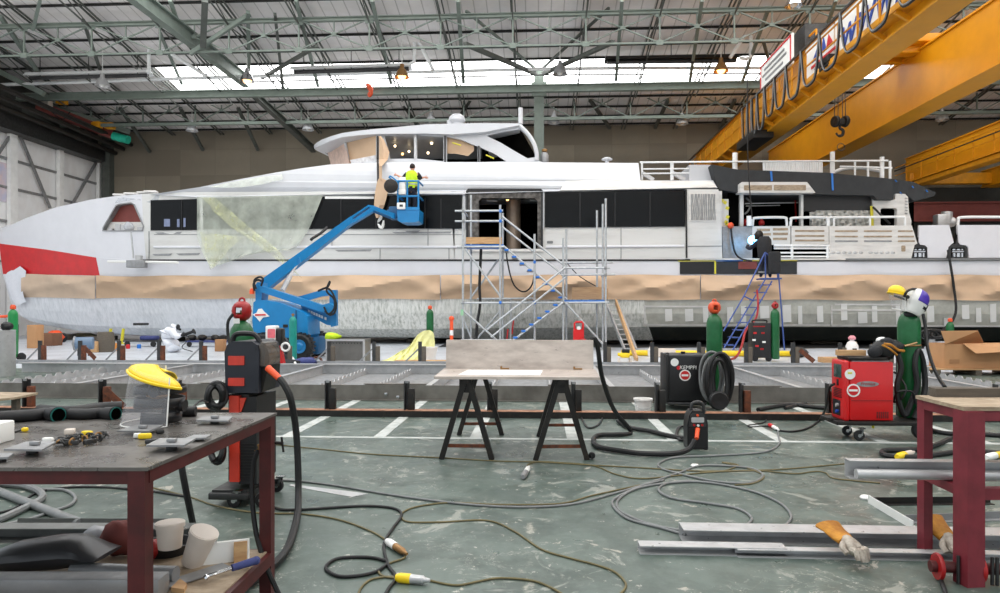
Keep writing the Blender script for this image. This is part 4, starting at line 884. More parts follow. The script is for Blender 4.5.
for x in (644, 714, 831, 905): pl('filler_line', M['white2'], [[(x, 305), (x + 1.6, 305), (x + 1.8, 325), (x, 325)]], lambda x, y: hullv(x, y) - .047, lambda x, y: hullv(x, y) - .02, hull)
pl('name_mark', M['steel'], [rr_poly(133, 323, 136, 325.4, .6)], 28.25, 28.6, hull); pl('name_mark', M['steel'], [rr_poly(138, 323, 143.5, 325.4, .6)], 28.2, 28.6, hull)
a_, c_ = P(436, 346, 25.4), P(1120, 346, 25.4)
b = MB(); random.seed(6); b.grid([[Vector((lerp(a_.x, c_.x, i / 40), lerp(25.7, 36, j / 8) + (random.uniform(-.25, .25) if j in (0, 8) else 0), .004 + random.uniform(0, .006))) for i in range(41)] for j in range(9)]); tag(b.build('shade_sheet', M['rubber'], ang=60), 'black sheet added as shade on the floor under the aft half of the hull', 'shade sheet')  # added black sheet darkens the floor as the shade below the hull
t = thing('gas_bottle', 'small grey gas bottle with brass top on the upper deck behind the mast arch', 'gas bottle', P(544.5, 162, 29))
q = P(544.5, 162.2, 29); b = MB(); b.lathe([(.15, -.1), (.17, .0), (.17, .28), (.12, .38), (.05, .42)], q, 16); b.build('body', M['alud'], t); b = MB(); b.lathe([(.05, .4), (.12, .45), (.12, .52), (.04, .56)], q, 12); b.build('valve', M['brass'], t)
part('mushroom_vent', M['white'], lambda b: b.lathe([(.08, -.1), (.08, .08), (.22, .1), (.22, .14), (.1, .2)], P(607, 162.4, 28.6), 16))
# keel blocks under the hull
for x, v in ((60, 30.6), (102, 30.4), (170, 29.8), (250, 29.3), (330, 29.2), (420, 29.2), (520, 29.2), (620, 29.2), (720, 29.2), (820, 29.2), (920, 29.2)):
    z = {60: .26, 102: .2, 170: .17}.get(x, .17 if x < 500 else .125); c = G(x, 340, 0); c = P(x, 330, v)
    b = MB(); b.box((c.x, v, z / 2 + .006), (1.0, .8, z - .012), bev=.02); tag(b.build('keel_block', M['oldwood']), 'timber keel block carrying the yacht hull on the floor', 'block', 'timber keel blocks under the hull')

# ------------------------------------------------------------------ paper and film on the hull
def paper_sheet(x0, x1, m, label, seed, n=None, yo=0):
    random.seed(seed); n = n or int((x1 - x0) / 2.2); ph = [random.uniform(0, 6) for _ in range(6)]
    def wr(x, t):
        a = abs(math.sin(x * .021 + t * 1.6 + ph[0])) ** 3 * .07 + abs(math.sin(x * .052 - t * 2.2 + ph[1])) ** 4 * .06 + .03 * math.sin(x * .11 + ph[2] + t * 3) * t + abs(math.sin(x * .033 + t * 3.1 + ph[3])) ** 6 * .07
        return a * 2.9
    rws = []
    for j in range(9):
        t = j / 8; row = []
        for i in range(n + 1):
            x = lerp(x0, x1, i / n); yt = interp(ROWS[6][1], x) + yo + .5 * math.sin(x * .07 + ph[4]) ; yb = interp(ROWS[5][1], x) + .6 + .5 * math.sin(x * .05 + ph[5])
            y = lerp(yt, yb, t); vv_ = lerp(vs_(x, 0, 3, 340), vs_(x, 0, 9, 370), t)
            row.append(P(x, y, vv_ - .035 - wr(x, t) * (.25 + .75 * math.sin(math.pi * min(1, t * 1.15)))))
        rws.append(row)
    b = MB(); b.grid(rws); return tag(b.build('masking_paper', m, ang=50), label, 'masking paper', 'masking paper taped along the hull')
M['paperl'] = pm('pale_brown_paper', (206, 182, 158), .7, 0, .06, 1.6)
paper_sheet(21, 95, M['paperl'], 'pale crumpled brown masking paper below the red bow stripe', 1, 30)
paper_sheet(96, 440, M['paper'], 'brown masking paper along the hull between bow and scaffold stairs', 2)
paper_sheet(441, 700, M['paper'], 'brown masking paper along the hull behind the scaffold stairs', 3)
paper_sheet(701, 1120, M['paper'], 'brown masking paper along the stern half of the hull', 4)
b = MB(); random.seed(8); b.grid([[P(lerp(x0, x1, s_ / 6), lerp(y, y2, s_ / 6) + random.uniform(-.6, .6), vs_(lerp(x0, x1, s_ / 6), 0, 3, 345) - .1 - random.uniform(0, .07)) for s_ in range(7)] for x0, x1, y, y2 in ((7, 20, 273, 266.5), (5.5, 26, 276, 271), (6, 25, 281, 280), (8, 24, 287, 287), (10, 23, 293, 293), (12, 24, 299, 298), (17, 26, 306, 302))])
tag(b.build('wrinkled_film', M['suit'], ang=60), 'white wrinkled film taped around the stem of the bow', 'plastic film')
fl = thing('plastic_sheet', 'translucent plastic sheet with yellow fold hanging over the side windows', 'plastic sheet', P(255, 240, 27))
def filmgrid(b, L, R, n, m, v, amp, f):
    rws = []
    for j in range(m + 1):
        t = j / m; row = []
        for i in range(n + 1):
            s = i / n; a = (interp([(k / (len(L) - 1), p[0]) for k, p in enumerate(L)], t), interp([(k / (len(L) - 1), p[1]) for k, p in enumerate(L)], t))
            c = (interp([(k / (len(R) - 1), p[0]) for k, p in enumerate(R)], t), interp([(k / (len(R) - 1), p[1]) for k, p in enumerate(R)], t))
            x, y = lerp(a[0], c[0], s), lerp(a[1], c[1], s)
            row.append(P(x, y, sv(x, y) - v - amp * (math.sin(s * f + t * 3) * .5 + .5 + .4 * math.sin(s * f * 2.3 - t * 4)) * (.2 + t)))
        rws.append(row)
    b.grid(rws)
b = MB(); filmgrid(b, [(197, 196.6), (197, 215), (197, 238), (203, 254), (211, 268)], [(323, 195.2), (317, 210), (309, 229), (295, 250), (262, 250)], 30, 14, .2, .12, 19); b.build('sheet', M['film'], fl, ang=60)
b = MB(); filmgrid(b, [(202, 197.5), (214, 212), (232, 228), (262, 248), (288, 268), (303, 279)], [(215, 197.5), (232, 212), (250, 228), (274, 246), (290, 263), (300, 276)], 6, 16, .38, .08, 9); b.build('yellow_fold', M['filmy'], fl, ang=60)
b = MB(); filmgrid(b, [(200, 232), (203, 248), (210, 270)], [(244, 237), (230, 248), (214, 268)], 8, 8, .42, .1, 12); b.build('gathered_corner', M['filmy'], fl, ang=60)
# ------------------------------------------------------------------ people
def skin_body(name, m, joints, bones, parent, sub=2):
    """One continuous body: joints = {name: (position, radius)}; bones = pairs; the first joint is the root."""
    me = bpy.data.meshes.new(name); off = wloc(parent); names = list(joints)
    me.from_pydata([tuple(Vector(joints[n][0]) - off) for n in names], [(names.index(a), names.index(c)) for a, c in bones], [])
    o = bpy.data.objects.new(name, me); COL.objects.link(o); o.parent = parent
    sk = o.modifiers.new('skin', 'SKIN'); sk.use_smooth_shade = True
    if not me.skin_vertices: me.skin_vertices.new(name='skin')
    for i, n in enumerate(names):
        r = joints[n][1]; r = r if isinstance(r, tuple) else (r, r)
        me.skin_vertices[0].data[i].radius = r; me.skin_vertices[0].data[i].use_root = (i == 0)
    sb = o.modifiers.new('sub', 'SUBSURF'); sb.levels = sub; sb.render_levels = sub
    dg = bpy.context.evaluated_depsgraph_get(); ev = o.evaluated_get(dg)
    nm = bpy.data.meshes.new_from_object(ev); o.modifiers.clear(); old = o.data; o.data = nm; bpy.data.meshes.remove(old)
    nm.materials.clear(); nm.materials.append(m)
    nm.polygons.foreach_set('use_smooth', [True] * len(nm.polygons)); return o
def hand(b, wrist, d, side, r=.0085):
    """palm, four unequal bent fingers and a thumb; d = pointing direction, side = thumb side"""
    d = Vector(d).normalized(); side = Vector(side); side = (side - d * side.dot(d)).normalized(); n = d.cross(side); w = Vector(wrist)
    b.tube([w, w + d * .03, w + d * .075, w + d * .095], [.024, .034, .038, .03], 8)
    for k, L in enumerate((.072, .08, .075, .058)):
        o_ = w + d * .085 + side * (.027 - .018 * k); b.tube([o_, o_ + d * L * .45 + n * .006, o_ + d * L * .75 + n * .024, o_ + d * L * .88 + n * .042], [r * 1.05, r, r * .92, r * .7], 6)
    o_ = w + d * .03 + side * .03; b.tube([o_, o_ + d * .025 + side * .028, o_ + d * .055 + side * .034 + n * .012, o_ + d * .075 + side * .03 + n * .02], [.012, .0115, .0095, .007], 6)
def head(b_skin, c, r=.1):
    pass

# the man in the lift basket, seen from behind, arms spread
def man_in_basket():
    v = 25.75; s = 1 / ppm(412, v)
    f = P(411.5, 208.6, v); t = thing('person', 'person in hi-vis yellow vest reaching out from the blue lift basket', 'person', f)
    L = lambda px, py, dv=0: P(px, py, v + dv)
    hips = L(411.5, 189.5); ch = L(412, 179.5, .02); neck = L(412.3, 172.2, .03)
    J = {'hip': (hips, (.15, .11)), 'waist': (L(411.8, 185.5), (.145, .1)), 'chest': (ch, (.16, .11)), 'sh': (L(412.2, 174.6, .02), (.14, .09)), 'neck': (neck, .06), 'head0': (L(412.5, 169.6, .04), .07), 'head1': (L(412.5, 167.0, .05), .098), 'head2': (L(412.4, 164.6, .05), .075),
         'lsh': (L(407.6, 174.8, .02), .075), 'lel': (L(403.2, 178.6, .1), .052), 'lwr': (L(396.6, 174.9, .25), .033),
         'rsh': (L(416.9, 174.9, .02), .075), 'rel': (L(420.6, 178.4, .15), .052), 'rwr': (L(424.2, 177.2, .4), .033),
         'lh': (L(409.2, 191.5), .095), 'lk': (L(408.6, 200, .02), .07), 'la': (L(408.4, 207.6), .048), 'lt': (L(408.2, 209, .16), .045),
         'rh': (L(414, 191.5), .095), 'rk': (L(414.8, 200, .02), .07), 'ra': (L(415, 207.6), .048), 'rt': (L(415.2, 209, .16), .045)}
    bones = [('hip', 'waist'), ('waist', 'chest'), ('chest', 'sh'), ('sh', 'neck'), ('neck', 'head0'), ('head0', 'head1'), ('head1', 'head2'), ('sh', 'lsh'), ('lsh', 'lel'), ('lel', 'lwr'), ('sh', 'rsh'), ('rsh', 'rel'), ('rel', 'rwr'), ('hip', 'lh'), ('lh', 'lk'), ('lk', 'la'), ('la', 'lt'), ('hip', 'rh'), ('rh', 'rk'), ('rk', 'ra'), ('ra', 'rt')]
    skin_body('body', M['skin'], J, bones, t)
    b = MB(); hand(b, J['lwr'][0], (-1, .5, .15), (0, 0, 1)); hand(b, J['rwr'][0], (.8, .6, -.1), (0, 0, 1))
    for dx in (-.1, .1): b.ball(J['head1'][0] + Vector((dx, .0, -.02)), .03, (.5, .8, 1.2), 8)
    b.ball(J['head1'][0] + Vector((0, .105, -.03)), .022, (.7, 1, 1.2), 8); b.build('hands_and_face', M['skin'], t)
    # clothes
    def sleeve(a, c, r0, r1): return [Vector(a), Vector(a).lerp(Vector(c), .5), Vector(c)], [r0, (r0 + r1) / 2 + .004, r1]
    b = MB()
    for s0, s1 in (('lsh', 'lel'), ('rsh', 'rel')):
        p_, r_ = sleeve(J[s0][0], Vector(J[s0][0]).lerp(Vector(J[s1][0]), 1.05), .12, .08); b.tube(p_, r_, 12)
    b.grid([[hips + Vector((rx * math.cos(2 * math.pi * k / 20), ry * math.sin(2 * math.pi * k / 20) + .015, z)) for k in range(20)] for z, rx, ry in ((-.06, .2, .15), (.1, .205, .15), (.3, .225, .16), (.46, .24, .16), (.56, .235, .14), (.62, .15, .11), (.66, .085, .085))], closed=True); b.build('shirt', M['charcoal'], t)
    b = MB(); prof = []
    for z, rx, ry in ((-.02, .212, .16), (.1, .214, .162), (.3, .232, .17), (.46, .236, .17), (.56, .2, .15), (.63, .13, .115)):
        prof.append([hips + Vector((rx * math.cos(2 * math.pi * k / 20), ry * math.sin(2 * math.pi * k / 20) + .01, z + .06)) for k in range(20)])
    b.grid(prof, closed=True); vest = b.build('hi_vis_vest', M['hivis'], t)
    b = MB()
    for z in (.16,): b.grid([[hips + Vector((.224 * math.cos(2 * math.pi * k / 20), .17 * math.sin(2 * math.pi * k / 20) + .01, z + d)) for k in range(20)] for d in (0, .045)], closed=True)
    b.build('reflective_band', M['alu'], vest)
    b = MB()
    for l in 'lr':
        b.tube([J[l + 'h'][0] + Vector((0, 0, .08)), J[l + 'h'][0], J[l + 'k'][0], J[l + 'a'][0] + Vector((0, 0, .02))], [.11, .118, .088, .075], 12)
    b.tube([hips + Vector((0, 0, -.1)), hips + Vector((0, 0, .1))], [.165, .155], 16); b.build('trousers', M['navy'], t)
    b = MB()
    for l in 'lr': b.tube([J[l + 'a'][0] + Vector((0, -.06, -.03)), J[l + 'a'][0] + Vector((0, .05, -.03)), J[l + 't'][0]], [.055, .06, .045], 10)
    b.build('boots', M['blackm'], t)
    b = MB(); b.ball(J['head1'][0] + Vector((0, -.015, .02)), .112, (.92, 1.0, 1.0), 14); b.build('hair', pm('dark_hair', (44, 34, 30), .8), t)
    b = MB(); b.box(hips + Vector((.2, -.02, .03)), (.14, .2, .16), bev=.04); b.build('tool_pouch', M['blackm'], t)
    return t
man_in_basket()

def painter():
    v = 23.2; L = lambda px, py, dv=0: P(px, py, v + dv)
    base = G(171, 352.2); v = base.y
    t = thing('person', 'person in white hooded overalls kneeling on the floor under the bow', 'person', base)
    J = {'hip': (L(168, 343.5), (.27, .26)), 'waist': (L(168.3, 338.5), (.27, .25)), 'chest': (L(170, 333, 0), (.27, .24)), 'sh': (L(171.6, 330), (.22, .18)), 'neck': (L(173.2, 328), .14), 'head1': (L(174.8, 326.8), .16), 'head2': (L(175.8, 325.4), .12),
         'rsh': (L(172.5, 332, -.2), .13), 'rel': (L(177, 337.6, -.25), .1), 'rwr': (L(181, 335.4, -.15), .05),
         'lsh': (L(173, 332, .2), .13), 'lel': (L(178.5, 336.5, .25), .1), 'lwr': (L(182, 334, .2), .05),
         'rk': (L(176.5, 347.5, -.18), .16), 'rf': (L(167, 349.8, -.16), .11), 'lk': (L(177, 347, .2), .16), 'lf': (L(168.5, 349.4, .2), .11)}
    bones = [('hip', 'waist'), ('waist', 'chest'), ('chest', 'sh'), ('sh', 'neck'), ('neck', 'head1'), ('head1', 'head2'), ('sh', 'rsh'), ('rsh', 'rel'), ('rel', 'rwr'), ('sh', 'lsh'), ('lsh', 'lel'), ('lel', 'lwr'), ('hip', 'rk'), ('rk', 'rf'), ('hip', 'lk'), ('lk', 'lf')]
    skin_body('overalls', M['suit'], J, bones, t)
    b = MB(); hand(b, J['rwr'][0], (1, 0, .2), (0, -.3, 1), .012); hand(b, J['lwr'][0], (1, 0, .1), (0, -.3, 1), .012); b.build('gloves', M['charcoal'], t)
    b = MB(); c = Vector(J['head1'][0]) + Vector((.12, -.02, -.01)); b.ball(c, .085, (.7, 1, 1.1), 12); b.cyl(c + Vector((.04, -.03, -.05)), c + Vector((.1, -.05, -.08)), .04, n=10); b.build('respirator', M['charcoal'], t)
    q = Vector(J['rwr'][0]) + Vector((.13, .1, .02))
    g = MB(); g.cyl(q + Vector((-.12, 0, -.02)), q + Vector((.22, 0, .1)), .05, n=12); g.lathe([(.09, 0), (.1, .02), (.03, .05)], q + Vector((.24, 0, .1)), 16, Euler((0, 1.2, 0))); g.tube(cr([q, q + Vector((.02, 0, -.2)), q + Vector((-.1, -.1, -.42)), q + Vector((.1, .2, -.56))], 4), .015, 6)
    gr_ = thing('polishing_machine', 'small dark polishing machine held by the person in white overalls', 'power tool', q); g.build('machine_head', M['charcoal'], gr_)
    return t
painter()

def welder():
    v = 24.85; L = lambda px, py, dv=0: P(px, py - .9, v + dv)
    base = L(764, 277.5)
    t = thing('person', 'person in dark overalls and welding hood, welding from the blue steps', 'person', base)
    J = {'hip': (L(765.5, 257.5), (.19, .15)), 'waist': (L(765.3, 252.5, .05), (.18, .14)), 'chest': (L(764.2, 246.5, .12), (.2, .15)), 'sh': (L(762.6, 242.4, .18), (.18, .12)), 'neck': (L(761, 239.8, .2), .075), 'head1': (L(759.8, 236.4, .22), .115), 'head2': (L(759.2, 233.8, .22), .09),
         'lsh': (L(757.4, 243.2, .18), .09), 'lel': (L(750, 249.6, .3), .075), 'lwr': (L(746.4, 248, .7), .05),
         'rsh': (L(768, 243.5, .18), .09), 'rel': (L(766.5, 250.5, .45), .075), 'rwr': (L(757.4, 247.4, .75), .05),
         'lh': (L(762.4, 260), .115), 'lk': (L(761.4, 269, .1), .088), 'la': (L(761, 276), .06), 'lt': (L(760.6, 277.2, .16), .05),
         'rh': (L(768.6, 260), .115), 'rk': (L(769.6, 269, .1), .088), 'ra': (L(770, 276), .06), 'rt': (L(770.2, 277.2, .16), .05)}
    bones = [('hip', 'waist'), ('waist', 'chest'), ('chest', 'sh'), ('sh', 'neck'), ('neck', 'head1'), ('head1', 'head2'), ('sh', 'lsh'), ('lsh', 'lel'), ('lel', 'lwr'), ('sh', 'rsh'), ('rsh', 'rel'), ('rel', 'rwr'), ('hip', 'lh'), ('lh', 'lk'), ('lk', 'la'), ('la', 'lt'), ('hip', 'rh'), ('rh', 'rk'), ('rk', 'ra'), ('ra', 'rt')]
    skin_body('overalls', M['navy'], J, bones, t)
    b = MB(); hand(b, J['lwr'][0], (.4, .5, .3), (0, 0, 1), .012); hand(b, J['rwr'][0], (-.8, .4, .1), (0, 0, 1), .012); b.build('gauntlets', M['charcoal'], t)
    c = Vector(J['head1'][0]); b = MB(); b.ball(c + Vector((-.02, .02, .02)), .145, (1, 1, 1.15), 14); b.box(c + Vector((-.1, .08, -.02)), (.1, .2, .24), bev=.04); b.build('welding_hood', M['blackm'], t)
    b = MB(); b.lathe([(.21, 0), (.24, .3), (.23, .6), (.15, .72)], L(764.4, 258, .06), 16); b.build('jacket', M['charcoal'], t)
    b = MB(); b.box(L(766, 246, .0), (.3, .04, .06)); b.box(L(761.4, 273, -.06), (.2, .03, .05)); b.build('reflective_strip', M['alu'], t)
    q = L(752.4, 241, 1.2)
    tg = thing('welding_torch', 'welding torch with blue-white arc touching the grey bulwark plate', 'torch', q)
    b = MB(); b.tube(cr([L(755.5, 246.4, .8), L(753.8, 243.6, .95), L(752.5, 241.4, 1.15)], 4), .025, 8); b.build('torch_neck', M['blackm'], tg)
    b = MB(); b.ball(q, .16, n=14); b.build('arc_flash', M['arc'], tg)
    return t
welder()

# ------------------------------------------------------------------ articulated boom lift
def boom_lift():
    base = G(292, 358.5); V0 = base.y; V1 = 25.4
    t = thing('boom_lift', 'blue articulated boom lift with its basket raised against the yacht', 'boom lift', base)
    vz = lambda px: lerp(V0 + .3, V1, min(1, max(0, (px - 262) / 140)))
    b = MB(); b.plate([[(253.4, 336), (252.2, 320), (253.4, 302.5), (256, 300.4), (266, 300.2), (279, 302.5), (294, 308.5), (303, 312.5), (307.4, 316), (308, 335), (306, 337.5), (256, 338)]], V0 - .3, V0 + .8)
    body = b.build('turntable', M['blue'], t, ang=25)
    pl('side_vent', M['blackm'], [rr_poly(283, 324.5, 287.5, 327.5, .4)], V0 - .33, V0 - .25, body)
    pl('maker_badge', M['labelw'], [[(252.6, 314.5), (256.5, 312.8), (258.2, 309), (261.5, 308.6), (263.4, 311.2), (269.2, 316.4), (262.8, 317.5), (259.6, 321.6), (256.6, 318)]], V0 - .33, V0 - .3, body)
    pl('badge_line', M['labelr'], [[(255, 314.2), (265, 314), (266, 315.4), (255, 315.8)]], V0 - .35, V0 - .32, body)
    part('engine_cover_joint', M['blued'], lambda b: b.bar(P(296, 310, V0 - .32), P(296, 336, V0 - .32), .03), False, body)
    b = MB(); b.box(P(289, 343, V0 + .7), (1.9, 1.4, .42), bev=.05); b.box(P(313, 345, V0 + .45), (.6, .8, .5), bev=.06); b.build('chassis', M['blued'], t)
    for px, dv in ((300.8, -.35), (264, -.35), (300.8, 1.35), (318, 1.2)):
        r = .37; c = G(px, 358.5); c = Vector((P(px, 350, V0 + dv).x, V0 + dv, r))
        w = MB(); w.lathe([(.17, -.14), (.3, -.16), (r - .02, -.13), (r, -.05), (r, .05), (r - .02, .13), (.3, .16), (.17, .14)], c, 28, Euler((math.pi / 2, 0, 0)))
        for k in range(20):
            a = 2 * math.pi * k / 20; w.box(c + Vector((math.cos(a) * r, 0, math.sin(a) * r)), (.05, .26, .05), rot=Euler((0, -a, 0)))
        wo = w.build('wheel', M['rubber'], t)
        b = MB(); b.lathe([(.2, .13), (.19, .165), (.12, .14), (.07, .175), (.02, .175)], c, 20, Euler((math.pi / 2, 0, 0))); b.build('wheel_rim', M['blue'], t if False else wo)
    def arm(name, pts, w, h, m='blue', dv=0, up=(0, 0, 1)):
        b = MB()
        for (ax, ay), (cx, cy) in zip(pts, pts[1:]): b.bar(P(ax, ay, vz(ax) + dv), P(cx, cy, vz(cx) + dv), w, h, up)
        return b.build(name, M[m], t, smooth=False)
    k = V0 / F
    def flat(name, poly, v, th, m='blue'): b = MB(); b.plate([poly], v, v + th); return b.build(name, M[m], t, smooth=False)
    flat('riser_post', [(255.6, 302), (255.2, 285), (257.5, 282), (262, 282.6), (262.6, 290), (261, 302)], V0 + .1, .5)
    flat('lower_arm', [(257.6, 284.6), (262.5, 286.4), (322, 305.2), (326, 310.5), (322.5, 312.6), (260, 291.8)], V0 + .0, .3)
    flat('parallel_arm', [(296, 299.2), (297.5, 296.8), (320, 290.4), (333, 289.8), (333, 295), (321, 296.4), (304, 301.4)], V0 + .55, .2)
    flat('upper_link', [(300, 303.5), (304, 303), (325, 311.4), (331.5, 318.5), (331.5, 325.5), (327, 325), (303, 312)], V0 + .35, .2)
    for x, y in ((308, 309.8), (310.6, 310.9), (313.2, 312), (315.8, 313.1), (318.4, 314.2), (321, 315.3), (324.4, 316.8)): part('link_lettering', M['labelw'], lambda b: b.plate([[(x, y), (x + 1.7, y + .7), (x + 1.7, y + 3.3), (x, y + 2.6)]], V0 + .31, V0 + .36), False, t)
    flat('knuckle', [(329.4, 290.2), (336, 290), (336.2, 325.6), (330.8, 327), (329.4, 318)], V0 + .3, .2)
    flat('knuckle_bracket', [(322, 305), (329, 303), (334, 306), (333.5, 313), (328, 316), (323, 311)], V0 - .02, .3)
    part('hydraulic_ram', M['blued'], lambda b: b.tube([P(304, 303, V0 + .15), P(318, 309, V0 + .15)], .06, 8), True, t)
    b = MB(); b.plate([[(259.4, 281), (260.6, 279.8), (351, 216), (352.4, 222.5), (268.6, 287.6), (264, 288.5)]], lambda x, y: vz(x), lambda x, y: vz(x) + .34); b.build('main_boom', M['blue'], t, smooth=False)
    b = MB(); b.plate([[(345, 220.4), (368.4, 204.8), (373, 206.6), (374, 210.8), (349, 225.6)], [(352.5, 217.8), (353.6, 219.4), (370.2, 207.8), (368.6, 206.6)]], lambda x, y: vz(x) + .04, lambda x, y: vz(x) + .3); b.build('boom_extension', M['blue'], t, smooth=False)
    b = MB(); b.plate([[(368.4, 204.8), (373, 205.4), (388, 211.2), (394, 213), (393.6, 218.4), (384, 215), (371.5, 210.4)]], lambda x, y: vz(x) + .04, lambda x, y: vz(x) + .3); b.build('fly_jib', M['blue'], t, smooth=False)
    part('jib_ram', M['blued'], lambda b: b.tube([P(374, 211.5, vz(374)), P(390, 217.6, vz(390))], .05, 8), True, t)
    part('lift_ram', M['alu'], lambda b: (b.tube([P(297.5, 262.5, vz(297)), P(290, 276, vz(288))], .05, 8), b.tube([P(290, 276, vz(288)), P(282.5, 290.5, vz(281))], .08, 8)), True, t)
    flat('ram_bracket', [(293, 262), (299, 257), (300, 263), (296, 266)], vz(296) - .04, .1)
    part('boom_hose', M['rubber'], lambda b: b.tube(cr([P(311, 240, vz(311) - .06), P(313, 238, vz(313) - .14), P(321, 233, vz(321) - .12), P(327, 227.5, vz(327) - .05)], 4), .05, 6), True, t)
    for pts in ([(256, 289), (254, 281), (259, 277), (263, 279), (261, 286)], [(254.5, 291), (253.5, 284), (257, 280), (262, 281)], [(318, 291), (326, 288), (332, 292), (336, 303), (335, 312), (330, 315), (325, 311)], [(320, 290), (328, 286.5), (330, 281), (326.5, 291), (334, 299), (334, 309), (328, 314), (324, 307)]):
        part('hydraulic_hose', M['rubber'], lambda b: b.tube(cr([P(x, y, V0 - .1) for x, y in pts], 4), .03, 6), True, t)
    part('beacon', M['orange'], lambda b: b.lathe([(.07, 0), (.07, .1), (.04, .16), (.01, .17)], P(252, 294, V0), 12), True, t)
    # basket
    v0, v1 = 25.3, 26.25
    x0, x1 = 397.6, 418.8
    bk = MB(); bk.plate([[(397, 209.6), (419.4, 209.6), (418.8, 221), (415, 222.4), (402, 222.4), (397.6, 220.6)]], v0, v1); bo = bk.build('basket', M['blue'], t)
    def tb(name, pts, r=.03): part(name, M['blue'], lambda b: b.tube(pts, r, 8), True, bo)
    for v in (v0 + .03, v1 - .03):
        for x in (398, 407.2, 418.4): tb('basket_post', [P(x, 210, v), P(x, 181, v)], .035)
        for y in (181, 196.2): tb('basket_rail', [P(397.8, y, v), P(418.6, y, v)], .035)
    for x in (398, 418.4):
        for y in (181, 196.2): tb('basket_rail', [P(x, y, v0), P(x, y, v0) + Vector((0, v1 - v0, 0))], .035)
    tb('basket_rail', cr([P(389, 177, v0 + .2), P(391, 176.4, v0 + .2), P(397, 181, v0 + .1), P(398, 184, v0)], 4)); tb('basket_rail', cr([P(389, 177, v0 + .2), P(394, 182, v0 + .2), P(398, 187, v0)], 4))
    part('jib_mount', M['blued'], lambda b: (b.box(P(395, 213.5, v0 + .45), (.35, .6, .45), bev=.04), b.box(P(391.5, 214, v0 + .4), (.3, .3, .3), bev=.04)), True, t)
    part('control_panel', M['labelw'], lambda b: (b.box(P(402.6, 184, v0 + .1), (.22, .12, .5), bev=.02), b.box(P(402.2, 192, v0 + .0), (.26, .1, .18), bev=.02)), True, bo)
    part('document_box', M['labelw'], lambda b: (b.box(P(401.2, 206, v0 - .05), (.3, .1, .24), bev=.02)), True, bo)
    part('box_mark', M['steel'], lambda b: b.box(P(401.2, 205.6, v0 - .105), (.12, .01, .08)), True, bo)
    part('toe_board', M['blue'], lambda b: b.plate([[(397, 207), (419.4, 207), (419.4, 210), (397, 210)]], v0 - .02, v0 + .02), False, bo)
    return t
boom_lift()
b = MB(); q = P(391, 186, 25.05); b.lathe([(.05, -.1), (.22, -.12), (.25, -.07), (.26, 0), (.24, .07), (.15, .1), (.02, .11)], q, 20, Euler((math.pi / 2, 0, .3))); tag(b.build('hanging_bag', M['blackm']), 'round black bag hanging on the corner of the lift basket', 'bag')

